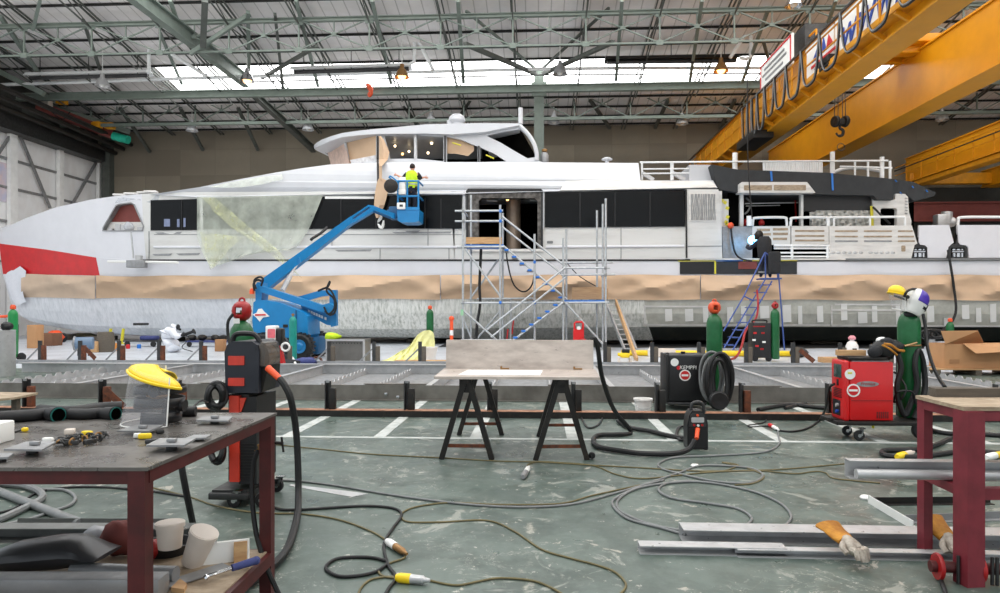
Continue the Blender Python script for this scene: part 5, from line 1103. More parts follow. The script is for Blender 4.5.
# ------------------------------------------------------------------ scaffold stair tower
def scaffold():
    VF, VBk = 24.0, 25.3
    z0 = 0
    base = P(535, 350, 24.6); base.z = 0
    t = thing('scaffold_tower', 'galvanised scaffold tower with stairs up to the side entrance', 'scaffold', base)
    def tube(name, a, c, va=VF, vc=None, r=.036, m='galv'):
        b = MB(); b.cyl(P(*a, va), P(*c, va if vc is None else vc), r, n=8); return b.build(name, M[m], t)
    for x, ytop, v in ((463, 207.5, VF), (471, 195, VBk), (500.2, 205, VF), (502.8, 213, VBk), (534.6, 234, VF), (510.6, 298, VBk), (563.3, 238, VF), (566.4, 229, VBk), (597, 210.5, VBk), (602.8, 204, VF + .6), (605.8, 198.5, VF)):
        a = P(x, ytop, v); b = MB(); b.cyl((a.x, v, .02), a, .038, n=8); b.box((a.x, v, .01), (.15, .15, .02)); b.build('standard', M['galv'], t)
    for a, c, v in (((455, 211), (503, 210.6), VF), ((455, 221.2), (503, 221), VF), ((461, 246.6), (504, 246.6), VF), ((457, 247), (503, 247), VBk), ((461, 302.8), (565, 302.4), VF), ((477, 298.8), (533, 298.4), VBk), ((561, 262.8), (613, 262.4), VBk), ((562, 268), (610, 267.8), VF), ((561, 274.8), (615, 274.4), VF), ((561, 302.6), (609, 302.4), VF), ((461, 340), (536, 340), VF), ((562, 352), (608, 352), VF)):
        tube('ledger', a, c, v)
    for x, y in ((463.6, 211), (463.6, 246.8), (463.6, 302.8), (501.2, 246.8), (501.2, 302.8), (564.6, 302.5), (605.2, 302.5), (605, 274.6), (564.6, 274.6), (605, 352)):
        a = P(x, y, VF); b = MB(); b.cyl(a, (a.x, VBk, a.z), .034, n=8); b.build('transom', M['galv'], t)
    for a, c, v in (((465.4, 249), (501, 297), VF), ((498, 260), (470, 299), VBk), ((464, 311), (497, 340.4), VF), ((499, 312), (472, 345), VBk), ((565, 302), (619.5, 362.6), VF - .1), ((463, 317), (474, 345), VBk)):
        tube('brace', a, c, v)
    # handrails in pairs
    for dv in (0, 1.05):
        for a, c in (((502, 216.4), (566, 266.8)), ((502, 226.6), (566, 277)), ((566, 266.8), (487, 329.6)), ((566, 277.2), (491, 337.2))):
            tube('handrail', a, c, VF + .05 + dv if a[0] < 560 else VF - .25 + dv, r=.034)
    # flights: stringers and blue ended treads
    for dv in (0, 1.0):
        tube('stringer', (503.5, 246), (567, 299.5), VF + .1 + dv, r=.036); tube('stringer', (563, 302.5), (512, 341), VF - .2 + dv, r=.036)
    for (x0, y0, x1, y1, n, v) in ((507.2, 250, 561, 297.5, 8, VF + .1), (556, 305, 516, 337.6, 6, VF - .2)):
        for k in range(n):
            a = P(lerp(x0, x1, k / (n - 1)), lerp(y0, y1, k / (n - 1)), v)
            b = MB(); b.box(a + Vector((0, .5, 0)), (.24, 1.0, .035)); tr_ = b.build('tread', M['alud'], t, smooth=False)
            b = MB(); b.box(a + Vector((-.02, -.02, .0)), (.15, .07, .075), rz=0, bev=.02); b.build('tread_clamp', M['bluec'], tr_)
    # platforms
    def deck(name, xa, xb, y, va, vb, m): b = MB(); a, c = P(xa, y, va), P(xb, y, va); b.box(((a.x + c.x) / 2, (va + vb) / 2, a.z), (c.x - a.x, vb - va, .06)); return b.build(name, M[m], t, smooth=False)
    d = deck('platform', 464.5, 503.5, 245.4, VF, VBk, 'bluec'); d = deck('platform', 563, 606.5, 301, VF, VBk, 'bluec')
    b = MB(); b.plate([[(466, 237.2), (502, 237.2), (502, 243.8), (466, 243.8)]], VF - .03, VF); b.build('toe_board', M['wood'], t, smooth=False)
    b = MB(); b.plate([[(572, 287.5), (602, 287), (608, 288.5), (608, 299), (572, 299.5)]], VBk - .2, VBk - .16); b.build('toe_board', M['wood'], t, smooth=False)
    for x, y, v in ((463.3, 211, VF), (463.4, 221, VF), (500.5, 211, VF), (500.5, 221, VF), (563.5, 268, VF), (605.5, 268, VF), (605.5, 275, VF), (563.4, 302.5, VF), (500.4, 302.6, VF), (463.2, 302.8, VF), (534.7, 302.6, VF), (597, 262.6, VBk), (471, 247, VBk), (534.6, 262, VF)):
        b = MB(); b.box(P(x, y, v - .03), (.09, .1, .11), bev=.02); b.build('coupler', M['alud'] if int(x) % 2 else M['bluec'], t)
    b = MB(); b.box(P(462, 312.5, VF - .05), (.1, .02, .2)); b.build('safety_tag', pm('tag_green', (150, 200, 160), .5), t)
    for x, y in ((513.5, 320), (508, 329)):
        b = MB(); b.bar(P(x, y, VBk), P(x - 1.5, y + 14, VBk), .05, .02); b.build('warning_tape', M['labelr'], t, smooth=False)
    return t
scaffold()
def cable(name, label, pts, r, m, cat='cable', n=6, group=None, seg=6):
    b = MB(); b.tube(cr(pts, n), r, seg); return tag(b.build(name, M[m]), label, cat, group)
cable('hanging_cable', 'black cable hanging down from the entrance platform to the floor', [P(481, 249, 24.7), P(480.5, 262, 24.7), P(479.5, 285, 24.7), P(480, 305, 24.7), P(477, 325, 24.7), P(476, 349, 24.7)], .05, 'rubber')
cable('hanging_cable', 'black cable looping below the upper stair flight of the scaffold', [P(506, 247, 25.6), P(507.5, 262, 25.6), P(513, 283, 25.6), P(522, 291.5, 25.6), P(530, 288, 25.6), P(534, 276, 25.6), P(534.4, 250, 25.6)], .028, 'rubber')
cable('hanging_cable', 'thin cable sloping beside the lower scaffold landing', [P(566, 262, 25.5), P(578, 275, 25.6), P(592, 284, 25.6), P(604, 290, 25.6)], .018, 'rubber')

# ladders and planks
def leaning_ladder():
    a0, a1 = P(611.5, 303, 25.6), P(630.5, 360, 24.6); a1 = Vector((a1.x, a1.y, .0))
    t = thing('extension_ladder', 'aluminium ladder leaning on the end of the scaffold', 'ladder', a1)
    w = Vector((.42, .1, 0)); b = MB()
    for s_ in (-.5, .5): b = MB(); b.bar(a0 + w * s_, a1 + w * s_, .06, .09); b.build('stile', M['alu'], t, smooth=False)
    for k in range(9):
        q = a0.lerp(a1, .05 + k / 9.5); b = MB(); b.cyl(q - w * .5, q + w * .5, .018, n=8); b.build('rung', M['alu'], t)
leaning_ladder()
b = MB(); b.bar(P(616, 302, 25.3), G(637, 361) , .06, .2); tag(b.build('plank', M['wood'], smooth=False), 'timber plank leaning beside the aluminium ladder', 'plank')
def steps():
    vT = 24.55
    base = G(752, 353); t = thing('platform_steps', 'blue rolling step ladder below the welding person', 'step ladder', base)
    def tb(name, a, c, va, vc, r=.025, m='bluet'): b = MB(); b.cyl(P(*a, va), P(*c, vc), r, n=8); return b.build(name, M[m], t)
    pa, pc = P(765, 278.6, vT), P(778.5, 278.6, vT)
    b = MB(); b.box(((pa.x + pc.x) / 2, vT + .3, pa.z), (pc.x - pa.x + .2, .7, .05)); b.build('platform', M['bluet'], t, smooth=False)
    for dv in (-.05, .6):
        tb('stile', (772, 281), (732, 351.5), vT + dv, vT + dv - .5); tb('stile', (765.5, 279), (724, 348), vT + dv, vT + dv - .4) if dv < 0 else None
        tb('handrail', (765, 252.5), (744, 296), vT + dv, vT + dv - .2); tb('handrail', (744, 296), (723.5, 331), vT + dv - .2, vT + dv - .4); tb('back_leg', (778, 266), (784.6, 352), vT + dv, vT + dv); tb('rail_post', (765.6, 279), (765.2, 252.5), vT + dv, vT + dv); tb('rail_post', (777.8, 279), (777.4, 262), vT + dv, vT + dv)
        tb('handrail', (765.2, 252.5), (777.4, 262), vT + dv, vT + dv); tb('rail_post', (744, 296), (754, 301), vT + dv - .2, vT + dv - .2); tb('base_rail', (727, 352), (785, 352), vT + dv - .3, vT + dv)
        tb('brace', (752, 352), (766, 338), vT + dv, vT + dv)
    for k in range(9):
        f = (k + .5) / 9; a = P(lerp(768, 728, f), lerp(281, 349, f), vT - .05 - .45 * f); c = a + Vector((.3, .0, 0)); b = MB(); b.box(a + Vector((.06, .3, 0)), (.28, .62, .03)); b.build('tread', M['bluet'], t, smooth=False)
    b = MB(); b.box(P(774.5, 262.5, vT - .28), (.4, .24, .75), bev=.08); o = tag(b.build('draped_jacket', M['charcoal']), 'dark jacket draped over the top of the blue steps', 'jacket')
steps()
cable('hanging_cable', 'black cable hanging down the stern side of the hull', [P(948, 250, 26.8), P(951, 268, 26.7), P(953.6, 285, 26.7), P(956, 310, 26.6), P(951, 323, 26.4), P(944, 329, 26), P(938, 338, 25.6)], .05, 'rubber')
cable('hanging_cable', 'black welding cable hanging down the bulwark beside the welding person', [P(731, 227, 26.9), P(732, 238, 26.85), P(735, 252, 26.8), P(741, 258.6, 26.8), P(752, 261, 26.6)], .035, 'rubber')
cable('hanging_cable', 'black lift cable hanging from the crane in front of the stern cover', [P(747, 60, 26.4), P(747.6, 110, 26.4), P(748, 160, 26.4), P(750.5, 200, 26.4), P(752.2, 219, 26.4)], .022, 'rubber')
b = MB(); b.ball(P(730.6, 225.5, 26.9), .12, n=12, jit=.05); tag(b.build('hanging_connector', M['orangecap']), 'orange cable connector hooked on the bulwark edge', 'connector')
for x, lab in ((745, 'red inspection lamp at the left post of the dark doorway'), (761.5, 'red inspection lamp behind the stern handrail')):
    b = MB(); b.ball(P(x, 223, 27.6), .12, n=10); b.cyl(P(x, 223, 27.6), P(x, 219, 27.6), .04, n=8); tag(b.build('hanging_lamp', M['redcap']), lab, 'lamp')
b = MB(); b.cyl(P(749.4, 226, 26.95), P(749.2, 216, 26.95), .1, n=12); tag(b.build('mount_tube', M['pipew']), 'short white tube standing on the bulwark above the arc', 'tube')

# ------------------------------------------------------------------ gas cylinders
def gas_cylinder(label, base, h, r, m, cap='redcap', guard='ball', gm=None, group='green gas cylinders'):
    t = thing('gas_cylinder', label, 'gas cylinder', base, group); B0 = Vector(base)
    b = MB(); b.lathe([(r * .9, 0), (r, .02), (r, h - r * 1.5), (r * .97, h - r * 1.1), (r * .84, h - r * .65), (r * .6, h - r * .3), (r * .34, h - r * .1), (r * .3, h)], B0, 28); b.build('body', M[m], t)
    top = B0 + Vector((0, 0, h))
    b = MB(); b.lathe([(r * .28, 0), (r * .28, r * .3), (r * .16, r * .35), (r * .16, r * .8)], top, 14); b.cyl(top + Vector((-r * .45, 0, r * .5)), top + Vector((r * .45, 0, r * .5)), r * .12, n=8); b.build('valve', M['brass'], t)
    if guard == 'ball':
        b = MB(); c = top + Vector((0, 0, r * .75)); R_ = r * .82; n, mm = 16, 8; vsx = []
        for i in range(1, mm):
            th = math.pi * i / mm; vsx.append([c + Vector((math.sin(th) * math.cos(2 * math.pi * k / n) * R_, math.sin(th) * math.sin(2 * math.pi * k / n) * R_, math.cos(th) * R_ * 1.05)) for k in range(n)])
        flatv = [p for rr_ in vsx for p in rr_]
        b.add(flatv, [(i * n + k, i * n + (k + 1) % n, (i + 1) * n + (k + 1) % n, (i + 1) * n + k) for i in range(mm - 2) for k in range(n) if not (i in (2, 3) and k in (11, 12, 0, 1, 5, 6))])
        b.ring(top + Vector((0, 0, r * 1.6)), r * .22, r * .09, Euler((math.pi / 2, 0, 0)), 12, 6)
        o = b.build('valve_guard', M[cap], t)
        so = o.modifiers.new('s', 'SOLIDIFY'); so.thickness = .012
    elif guard == 'cap':
        b = MB(); b.lathe([(r * .55, 0), (r * .6, r * .1), (r * .6, r * .6), (r * .4, r * .95), (r * .1, r)], top, 16); b.build('valve_cap', M[cap], t)
    return t
c = G(13, 361.5); gas_cylinder('tall green gas cylinder near the bow beside the steel drum', c + Vector((0, 0, .12)), 1.3, .12, 'green2', 'orangecap', 'cap')
b = MB(); b.box(c + Vector((.02, 0, .1)), (.34, .3, .03), bev=.01); 
tr0 = thing('cylinder_trolley', 'small two wheeled trolley under the green cylinder near the bow', 'trolley', c)
b.bar(c + Vector((.0, .16, .1)), c + Vector((0, .18, 1.0)), .03); b.build('frame', M['steel'], tr0)
for dx in (.2, -.16): b = MB(); b.lathe([(.04, -.03), (.11, -.03), (.12, 0), (.11, .03), (.04, .03)], c + Vector((dx, .05, .12)), 18, Euler((math.pi / 2, 0, .2))); b.build('wheel', M['rubber'], tr0)
c = G(430, 360.5); gas_cylinder('slim green gas cylinder behind the yellow film at the white bucket', c, 1.42, .1, 'green', 'orangecap', 'cap')
c = G(775, 361.5); gas_cylinder('green gas cylinder beside the far black welder under the blue steps', c + Vector((0, 0, .07)), 1.36, .115, 'green', 'redcap', 'ball')
c = G(950, 352); gas_cylinder('small green gas cylinder behind the open cardboard box', c, 1.0, .12, 'green', 'orangecap', 'cap')
c = G(293, 361); gas_cylinder('teal gas cylinder standing in front of the blue lift wheel', c + Vector((0, 0, .02)), 1.2, .105, 'teal', 'redcap', 'none')
b = MB(); q = G(8, 361.5); 
b = MB(); b.cyl(P(-6, 317, 19.4), P(12, 316, 19.4), .04, n=8); b.ball(P(13, 315.6, 19.35), .07, n=10); tag(b.build('hose_hanging', M['orangecap']), 'orange hose fitting at the top of the bow cylinder', 'hose')
b = MB(); q = G(2, 376); b.lathe([(.24, 0), (.25, .02), (.245, .45), (.25, .47), (.245, .95), (.25, .98), (.23, .98), (.2, .9)], q, 28); tag(b.build('steel_drum', M['alu']), 'tall galvanised drum at the edge beside the green bow cylinder', 'drum')
b = MB(); b.ball(q + Vector((.1, 0, 1.06)), .12, (1, 1, .8), 10, jit=.1); tag(b.build('black_bag', M['rubber']), 'small black bag lying on top of the galvanised drum', 'bag')

# far black welder next to the steps cylinder
def far_welder(label, c, w, h, m, m2, face=None):
    t = thing('welding_machine', label, 'welding machine', c)
    b = MB(); b.box(c + Vector((0, 0, .1 + h / 2)), (w, .5, h), bev=.03); b.build('case', M[m], t)
    b = MB(); b.tube(cr([c + Vector((-w / 2 + .05, 0, h + .08)), c + Vector((-w / 2 + .07, 0, h + .16)), c + Vector((w / 2 - .07, 0, h + .16)), c + Vector((w / 2 - .05, 0, h + .08))], 4), .02, 8); b.build('handle', M['black'], t)
    for dx in (-w / 2 + .06, w / 2 - .06):
        b = MB(); b.lathe([(.03, -.03), (.08, -.03), (.09, 0), (.08, .03), (.03, .03)], c + Vector((dx, -.2, .09)), 14, Euler((math.pi / 2, 0, 0))); b.build('wheel', M['rubber'], t)
    return t
c = G(759.5, 361); fw = far_welder('black welding machine standing on the far floor beside the slim green cylinder', c, .48, .95, 'black', 'black')
for x, y, m_ in [(x_ + 6, y_, m2) for x_, y_, m2 in ((749, 333, 'labelr'), (757, 333, 'redcap'), (751, 346, 'labelr'), (756, 349, 'redcap'), (748, 340, 'labelw'), (758, 342, 'labelw'))]:
    b = MB(); b.box(P(x, y, c.y - .26), (.09, .01, .05)); b.build('control', M[m_], fw)
b = MB(); b.box(P(759, 326.5, c.y - .26), (.32, .01, .03)); b.build('name_strip', M['redcap'], fw)
cable('air_hose', 'red air hose hanging beside the blue steps to the floor', [P(757, 290, 24.4), P(758, 305, 24), P(756, 318, 23), P(746, 330, 21), P(742, 345, 20.5), P(736, 357, 20.2), G(722, 362)], .035, 'redcap', 'hose')

# the row of small things on the far floor
def cart_welder():
    c = G(277, 371); t = thing('welding_machine', 'small red and black welder with pink face beside the teal cylinder', 'welding machine', c)
    s_ = c.y / F
    b = MB(); b.box(P(272.5, 333, c.y), (.23, .3, .34), bev=.03); b.build('front_panel', M['labelw'], t)
    b = MB(); b.plate([rr_poly(267.5, 329, 275, 338, 1)], c.y - .17, c.y - .155); b.build('panel_face', pm('pink_face', (226, 110, 120), .5), t)
    b = MB(); b.box(P(279.5, 337, c.y + .05), (.2, .3, .42), bev=.06); b.build('wire_housing', M['black'], t)
    b = MB(); b.bar(P(276, 342, c.y), Vector((P(281, 366, c.y).x, c.y, .05)), .2, .16); b.build('stand', M['redp'], t)
    for dx in (-.12, .14): b = MB(); b.lathe([(.03, -.03), (.09, -.03), (.1, 0), (.09, .03), (.03, .03)], c + Vector((dx, 0, .1)), 14, Euler((math.pi / 2, 0, 0))); b.build('wheel', M['rubber'], t)
    b = MB()
    b.tube(cr([P(285, 338, c.y), P(289, 345, c.y - .1), P(286, 353, c.y - .1), P(283, 347, c.y - .05), P(287, 341, c.y)], 5), .03, 6); b.build('cable_coil', M['black'], t)
    b = MB(); b.ring(P(285.5, 347, c.y - .15), .09, .025, Euler((math.pi / 2, .3, 0))); b.build('grey_coil', M['labelw'], t)
cart_welder()
def blob(name, label, cat, px, py, w, d, h, m, seed=1, jit=.12):
    random.seed(seed); c = G(px, py); b = MB(); b.ball(c + Vector((0, d / 2, h * .46)), 1, (w / 2, d / 2, h / 2), 14, jit=jit); return tag(b.build(name, M[m], ang=70), label, cat)
blob('cloth_heap', 'dark blue rag heap on the floor at the lift wheel', 'rags', 303, 365.5, .6, .3, .2, 'bluecloth', 2, .2)
blob('cloth_heap', 'grey rag heap on the floor beside the small pink faced welder', 'rags', 288, 366, .5, .35, .16, 'charcoal', 3, .2)
cable('loose_hose', 'white loop of hose on the floor beside the lift', [G(285, 367), G(288, 364) + Vector((0, 0, .12)), G(292, 364) + Vector((0, 0, .17)), G(295, 366) + Vector((0, 0, .08)), G(297, 368)], .03, 'labelw', 'hose')
cable('loose_hose', 'brown hose on the floor between lift and metal bin', [G(309, 366), G(313, 362) + Vector((0, 0, .1)), G(320, 362) + Vector((0, 0, .1)), G(324, 366)], .03, 'rust', 'hose')
# perforated metal bin with a lime vest over it
c = G(345.5, 363.5); t = thing('metal_bin', 'grey perforated metal bin on the far floor beside the lift', 'bin', c)
b = MB(); w_ = 38 * c.y / F; h_ = 24.5 * c.y / F
b.box(c + Vector((0, .02, h_ / 2)), (w_, .03, h_)); b.box(c + Vector((0, .7, h_ / 2)), (w_, .03, h_)); b.box(c + Vector((-w_ / 2 + .015, .36, h_ / 2)), (.03, .7, h_)); b.box(c + Vector((w_ / 2 - .015, .36, h_ / 2)), (.03, .7, h_)); b.box(c + Vector((0, .36, .03)), (w_, .7, .04)); b.build('shell', pm('grey_bin', (112, 110, 106), .5, .3, .1, 5), t, smooth=False)
b = MB(); b.box(c + Vector((0, -.02, h_ - .02)), (w_ + .04, .06, .05)); b.box(c + Vector((-w_ / 2, -.01, h_ / 2)), (.05, .05, h_)); b.box(c + Vector((w_ / 2, -.01, h_ / 2)), (.05, .05, h_)); b.build('rim', M['alu'], t, smooth=False)
for k in range(11): b = MB(); b.cyl(c + Vector((-w_ / 2 + .09 + k * (w_ - .18) / 10, .0, h_ - .1)), c + Vector((-w_ / 2 + .09 + k * (w_ - .18) / 10, -.004, h_ - .1)), .014, n=8); b.build('hole', M['black'], t)
random.seed(4); b = MB(); b.ball(c + Vector((-w_ / 2 + .12, .1, h_ + .07)), .19, (1.1, .8, .55), 12, jit=.2); tag(b.build('safety_vest', M['hivis'], ang=70), 'lime safety vest dropped over the corner of the metal bin', 'vest')
# bucket with yellow film
c = G(431, 361.5); t = thing('bucket', 'white bucket on the far floor at the foot of the slim green cylinder', 'bucket', c + Vector((.02, -.35, 0)))
b = MB(); b.lathe([(.15, 0), (.2, .38), (.215, .38), (.215, .41), (.195, .41), (.15, .05)], c + Vector((.02, -.35, 0)), 20); b.build('pail', M['bucket'], t)
def drape():
    b = MB(); rws = []; n = 22
    top = [(384, 360.5), (392, 357), (400, 351), (407, 348.5), (413, 341), (418, 334), (424, 330.5), (430, 330), (434, 333), (435, 345)]
    for j in range(10):
        f = j / 9; row = []
        for i in range(n + 1):
            s_ = i / n; k = s_ * (len(top) - 1); x = interp([(q, p[0]) for q, p in enumerate(top)], k); y = interp([(q, p[1]) for q, p in enumerate(top)], k)
            x = lerp(x, lerp(372, 426, s_), f * .9); y = lerp(y, 362.2, f)
            row.append(P(x, min(y, 362.2), 19.05 - .5 * f * f + .07 * math.sin(i * 1.9 + j * .7) * (.3 + f)))
        rws.append(row)
    b.grid(rws); return tag(b.build('film_heap', pm('yellow_film_heap', (230, 228, 160), .4, 0, .08, 6), ang=60), 'pale yellow plastic film slumped from the cylinder onto the floor', 'plastic film')
drape()
b = MB(); b.box(G(425, 364.5) + Vector((0, .15, .05)), (1.6, .3, .1), bev=.01); tag(b.build('timber_board', M['wood'], smooth=False), 'long pale timber board on the floor behind the metal plate', 'board')
# orange post and red compressor behind the plate
c = G(451.5, 352); t = thing('safety_bollard', 'small orange and white post behind the metal plate at the scaffold', 'post', c)
b = MB(); b.lathe([(.16, 0), (.16, .05), (.06, .07), (.055, 1.0), (.03, 1.06)], c, 14); b.build('post', M['orange'], t)
b = MB(); b.lathe([(.062, .55), (.062, .72)], c, 14); b.build('band', M['labelw'], t); b = MB(); b.ball(c + Vector((0, 0, 1.1)), .09, n=10); b.build('lamp', M['orange'], t)
c = G(578, 353); t = thing('compressor', 'small red portable compressor under the lower scaffold landing', 'compressor', c); k = c.y / F
b = MB(); b.plate([rr_poly(573.4, 329, 584, 345, 2)], c.y, c.y + .35); b.build('tank', M['redp'], t)
b = MB(); b.tube([P(574.6, 330, c.y + .1), P(574.6, 323.4, c.y + .1), P(576, 322, c.y + .1), P(581.6, 322, c.y + .1), P(583, 323.4, c.y + .1), P(583, 330, c.y + .1)], .035, 8); b.build('handle', M['redp'], t)
b = MB(); b.plate([rr_poly(577, 326.4, 580.6, 329.6, .6)], c.y - .02, c.y + .02); b.build('label_plate', M['labelw'], t)
b = MB(); b.ball(P(583, 343.5, c.y - .1), .17, n=12); b.cyl(P(586, 347, c.y), P(573, 347, c.y), .14, n=12); b.box(Vector((P(579, 350, c.y).x, c.y + .15, .06)), (.4, .4, .12)); b.build('motor', M['redcap'], t)
# long yellow pipes lying on far trestles
for (xa, xb, y, lab) in ((621, 800, 354.2, 'long yellow pipe lying on the far floor behind the black welder'), (560, 690, 356.5, 'second yellow pipe on the far floor behind the ladder foot')):
    if xa == 560: continue
    a, c = G(xa, y + 1.6), G(xb, y + 2.6); a.z = c.z = .09
    b = MB(); b.cyl(a, c, .085, n=12); b.cyl(a.lerp(c, .97), a.lerp(c, .985), .11, n=12); b.cyl(a.lerp(c, .3), a.lerp(c, .31), .1, n=12); tag(b.build('yellow_pipe', M['brightyellow']), lab, 'pipe')
c = G(625, 363); t = thing('yellow_pump', 'small yellow pump at the foot of the aluminium ladder', 'pump', c)
b = MB(); b.box(c + Vector((0, .1, .2)), (.26, .3, .13), bev=.05); b.cyl(c + Vector((-.18, .1, .22)), c + Vector((-.08, .1, .22)), .045, n=12); b.build('body', M['brightyellow'], t)
b = MB(); b.box(c + Vector((.03, .1, .31)), (.2, .2, .1), bev=.03); b.build('motor', M['blackm'], t)
b = MB(); 
for dx in (-.15, .15): b.box(c + Vector((dx, .1, .06)), (.05, .25, .12))
b.build('feet', M['cream'], t)
# bits on the far floor, centre and right
b = MB(); q = G(651, 357); b.lathe([(.09, 0), (.1, .22), (.05, .26), (.05, .3)], q, 14); tag(b.build('plastic_bottle', M['bucket']), 'white plastic bottle on the far floor left of the black welder', 'bottle')
b = MB(); q = G(667, 357.5); b.box(q + Vector((0, .1, .13)), (.5, .28, .26), bev=.04); tag(b.build('plastic_container', M['cream']), 'cream plastic container on the far floor by the long yellow pipe', 'container')
b = MB(); q = G(800, 358); b.ball(q + Vector((0, .1, .16)), .26, (1, .7, .6), 10, jit=.12); tag(b.build('rubber_lump', M['steel']), 'grey fitting lying beside the end of the long yellow pipe', 'fitting')
c = G(852, 356); t = thing('plastic_jug', 'white plastic jug with pink cap behind the red welder', 'jug', c); b = MB(); b.lathe([(.17, 0), (.18, .02), (.18, .3), (.12, .42), (.06, .46), (.06, .5)], c, 16); b.build('body', M['bucket'], t); b = MB(); b.lathe([(.1, .5), (.11, .56), (.05, .62)], c, 12); b.build('cap', pm('pink_cap', (226, 150, 160), .5), t); b = MB(); b.box(c + Vector((0, -.175, .2)), (.12, .02, .08)); b.build('label_patch', M['steel'], t)
b = MB(); q = G(841, 363); b.box(q + Vector((0, .2, .07)), (.9, .4, .14), bev=.01); tag(b.build('timber_block', M['wood'], smooth=False), 'short pale timber block on the floor behind the red welder', 'timber')
# cartons on the right
def carton():
    v = 15.6; L = lambda px, py, dv=0: P(px, py, v + dv)
    base = Vector((L(965, 364).x, v + .3, 0))
    pt = thing('pallet', 'low timber pallet under the open cardboard box', 'pallet', base)
    for k in range(5): b = MB(); b.box(base + Vector((.25, -.3 + .18 * k, .13)), (2.0, .13, .025)); b.build('deck_board', M['wood'], pt, smooth=False)
    for k in (-.6, .25, 1.1): b = MB(); b.box(base + Vector((k, .05, .058)), (.12, .85, .115)); b.build('bearer', M['oldwood'], pt, smooth=False)
    t = thing('cardboard_box', 'open brown cardboard box with wide flaps on the pallet', 'box', base + Vector((0, 0, .145)))
    x0, x1 = L(946, 350).x, L(1030, 350).x; z0 = .145; z1 = L(946, 344).z; y0, y1 = v + .05, v + .65
    b = MB()
    for a, c in (((x0, y0), (x1, y0)), ((x1, y0), (x1, y1)), ((x1, y1), (x0, y1)), ((x0, y1), (x0, y0))): b.bar((*a, (z0 + z1) / 2), (*c, (z0 + z1) / 2), .012, z1 - z0)
    b.box(((x0 + x1) / 2, (y0 + y1) / 2, z0 + .01), (x1 - x0, y1 - y0, .012)); b.build('walls', M['card'], t, smooth=False)
    def flap(q): b = MB(); b.prism(q, (0, .004, .012)); b.build('flap', M['card'], t, smooth=False)
    flap([L(945.5, 344), L(941, 331.5, .0), L(978, 331), L(984, 343.4, .6)]); flap([L(963, 344, .02), L(976, 353.6, -.25), L(1032, 350.5, -.3), L(1030, 343, .02)])
    b = MB(); b.box(((x0 + .2), y0 - .012, z0 + .15), (.2, .01, .09)); b.build('printed_label', M['cardd'], t)
carton()
blob('plastic_bag', 'clear plastic bag heaped on the floor beside the cardboard box', 'bag', 944, 364, .5, .4, .2, 'filmc', 5, .18)
b = MB(); c = P(940, 348, 17.2); c.z = .0; b.lathe([(.3, 0), (.32, .05), (.33, .5), (.22, .62), (.08, .66)], c, 20); tag(b.build('plastic_drum', M['filmc']), 'translucent plastic drum left of the open cardboard box', 'drum')
b = MB(); c = G(932, 364.5); b.lathe([(.1, 0), (.1, .5), (.07, .55), (.07, .7)], c, 14); tag(b.build('steel_bottle', M['alud']), 'grey metal canister standing between red welder cylinder and cardboard box', 'canister')
cable('hanging_hose', 'black hose coil heaped on the floor behind the cardboard box', [P(926 + 7 * math.cos(a * .9) + a * .5, 334 + 4 * math.sin(a * .9), 17.2 + .1 * math.sin(a)) for a in range(26)], .035, 'rubber', 'hose')
# under the bow
b = MB(); c = G(40, 346); b.box(c + Vector((.0, .3, .24)), (.95, .6, .48), bev=.02); tag(b.build('wooden_crate', pm('brown_crate', (120, 84, 62), .8, 0, .1, 4)), 'brown wooden crate on the far floor under the bow', 'crate')
b = MB(); c = G(26, 349); b.box(c + Vector((-.1, .6, .42)), (.36, .4, .84), bev=.02); tag(b.build('cardboard_carton', M['card']), 'tall tan carton behind the brown crate under the bow', 'carton')
blob('safety_netting', 'bright orange netting heap on the floor under the bow', 'netting', 52, 343.5, .7, .4, .55, 'orange', 6, .15)
blob('tool_bag', 'dark bag on the floor beside the orange netting', 'bag', 59, 342.5, .36, .4, .42, 'charcoal', 7)
blob('rag_pile', 'olive rag pile on the floor beyond the orange netting', 'rags', 79, 339.5, 1.6, .6, .3, 'khaki', 8)
c = G(100, 352.5); t = thing('tree_stump_block', 'round brown timber block standing on the floor under the bow', 'block', c); b = MB(); b.lathe([(.26, 0), (.28, .3), (.25, .62), (.22, .66)], c + Vector((0, .3, 0)), 16); b.build('log', M['oldwood'], t)
b = MB(); b.box(c + Vector((-.25, .1, .18)), (.35, .3, .36), bev=.03); b.build('wedge', M['wood'], t)
b = MB(); c = G(107.5, 351.5); b.box(c + Vector((0, .1, .14)), (.42, .25, .28), bev=.03); tag(b.build('orange_box', pm('amber_box', (230, 150, 60), .5)), 'amber box on the floor beside the round timber block', 'box')
c = G(118, 349.5)
for k, (px, m_, lab) in enumerate(((117, 'redcap', 'tiny red can on the pale floor under the bow'), (128, 'labelr', 'small red scrap on the pale floor beyond the rear jig posts'), (139, 'tapeb', 'small blue roll on the pale floor near the person in white'))):
    q = G(px, 349 - k * .3); b = MB(); b.lathe([(.06, 0), (.07, .02), (.07, .13), (.05, .15)], q, 12); tag(b.build('spray_can', M[m_]), lab, 'can')
for k, (px, m_, lab) in enumerate(((109, 'tapey', 'yellow trestle leg beside the round timber block'), (121.5, 'tapey', 'yellow trestle leg left of the wheeled dolly'))):
    q = G(px, 344); b = MB(); b.bar(q, q + Vector((.08, 0, .62)), .06, .12); b.box(q + Vector((0, 0, .02)), (.3, .12, .04)); tag(b.build('trestle_stand', M[m_], smooth=False), lab, 'stand')
c = G(140, 347); t = thing('wheeled_dolly', 'low wheeled dolly with blue wrapped load under the bow', 'dolly', c)
b = MB(); b.box(c + Vector((0, .3, .22)), (1.3, .6, .05)); b.build('deck', M['steel'], t)
b = MB(); b.box(c + Vector((.2, .3, .33)), (.6, .4, .16), bev=.06); b.build('load', M['bluecloth'], t)
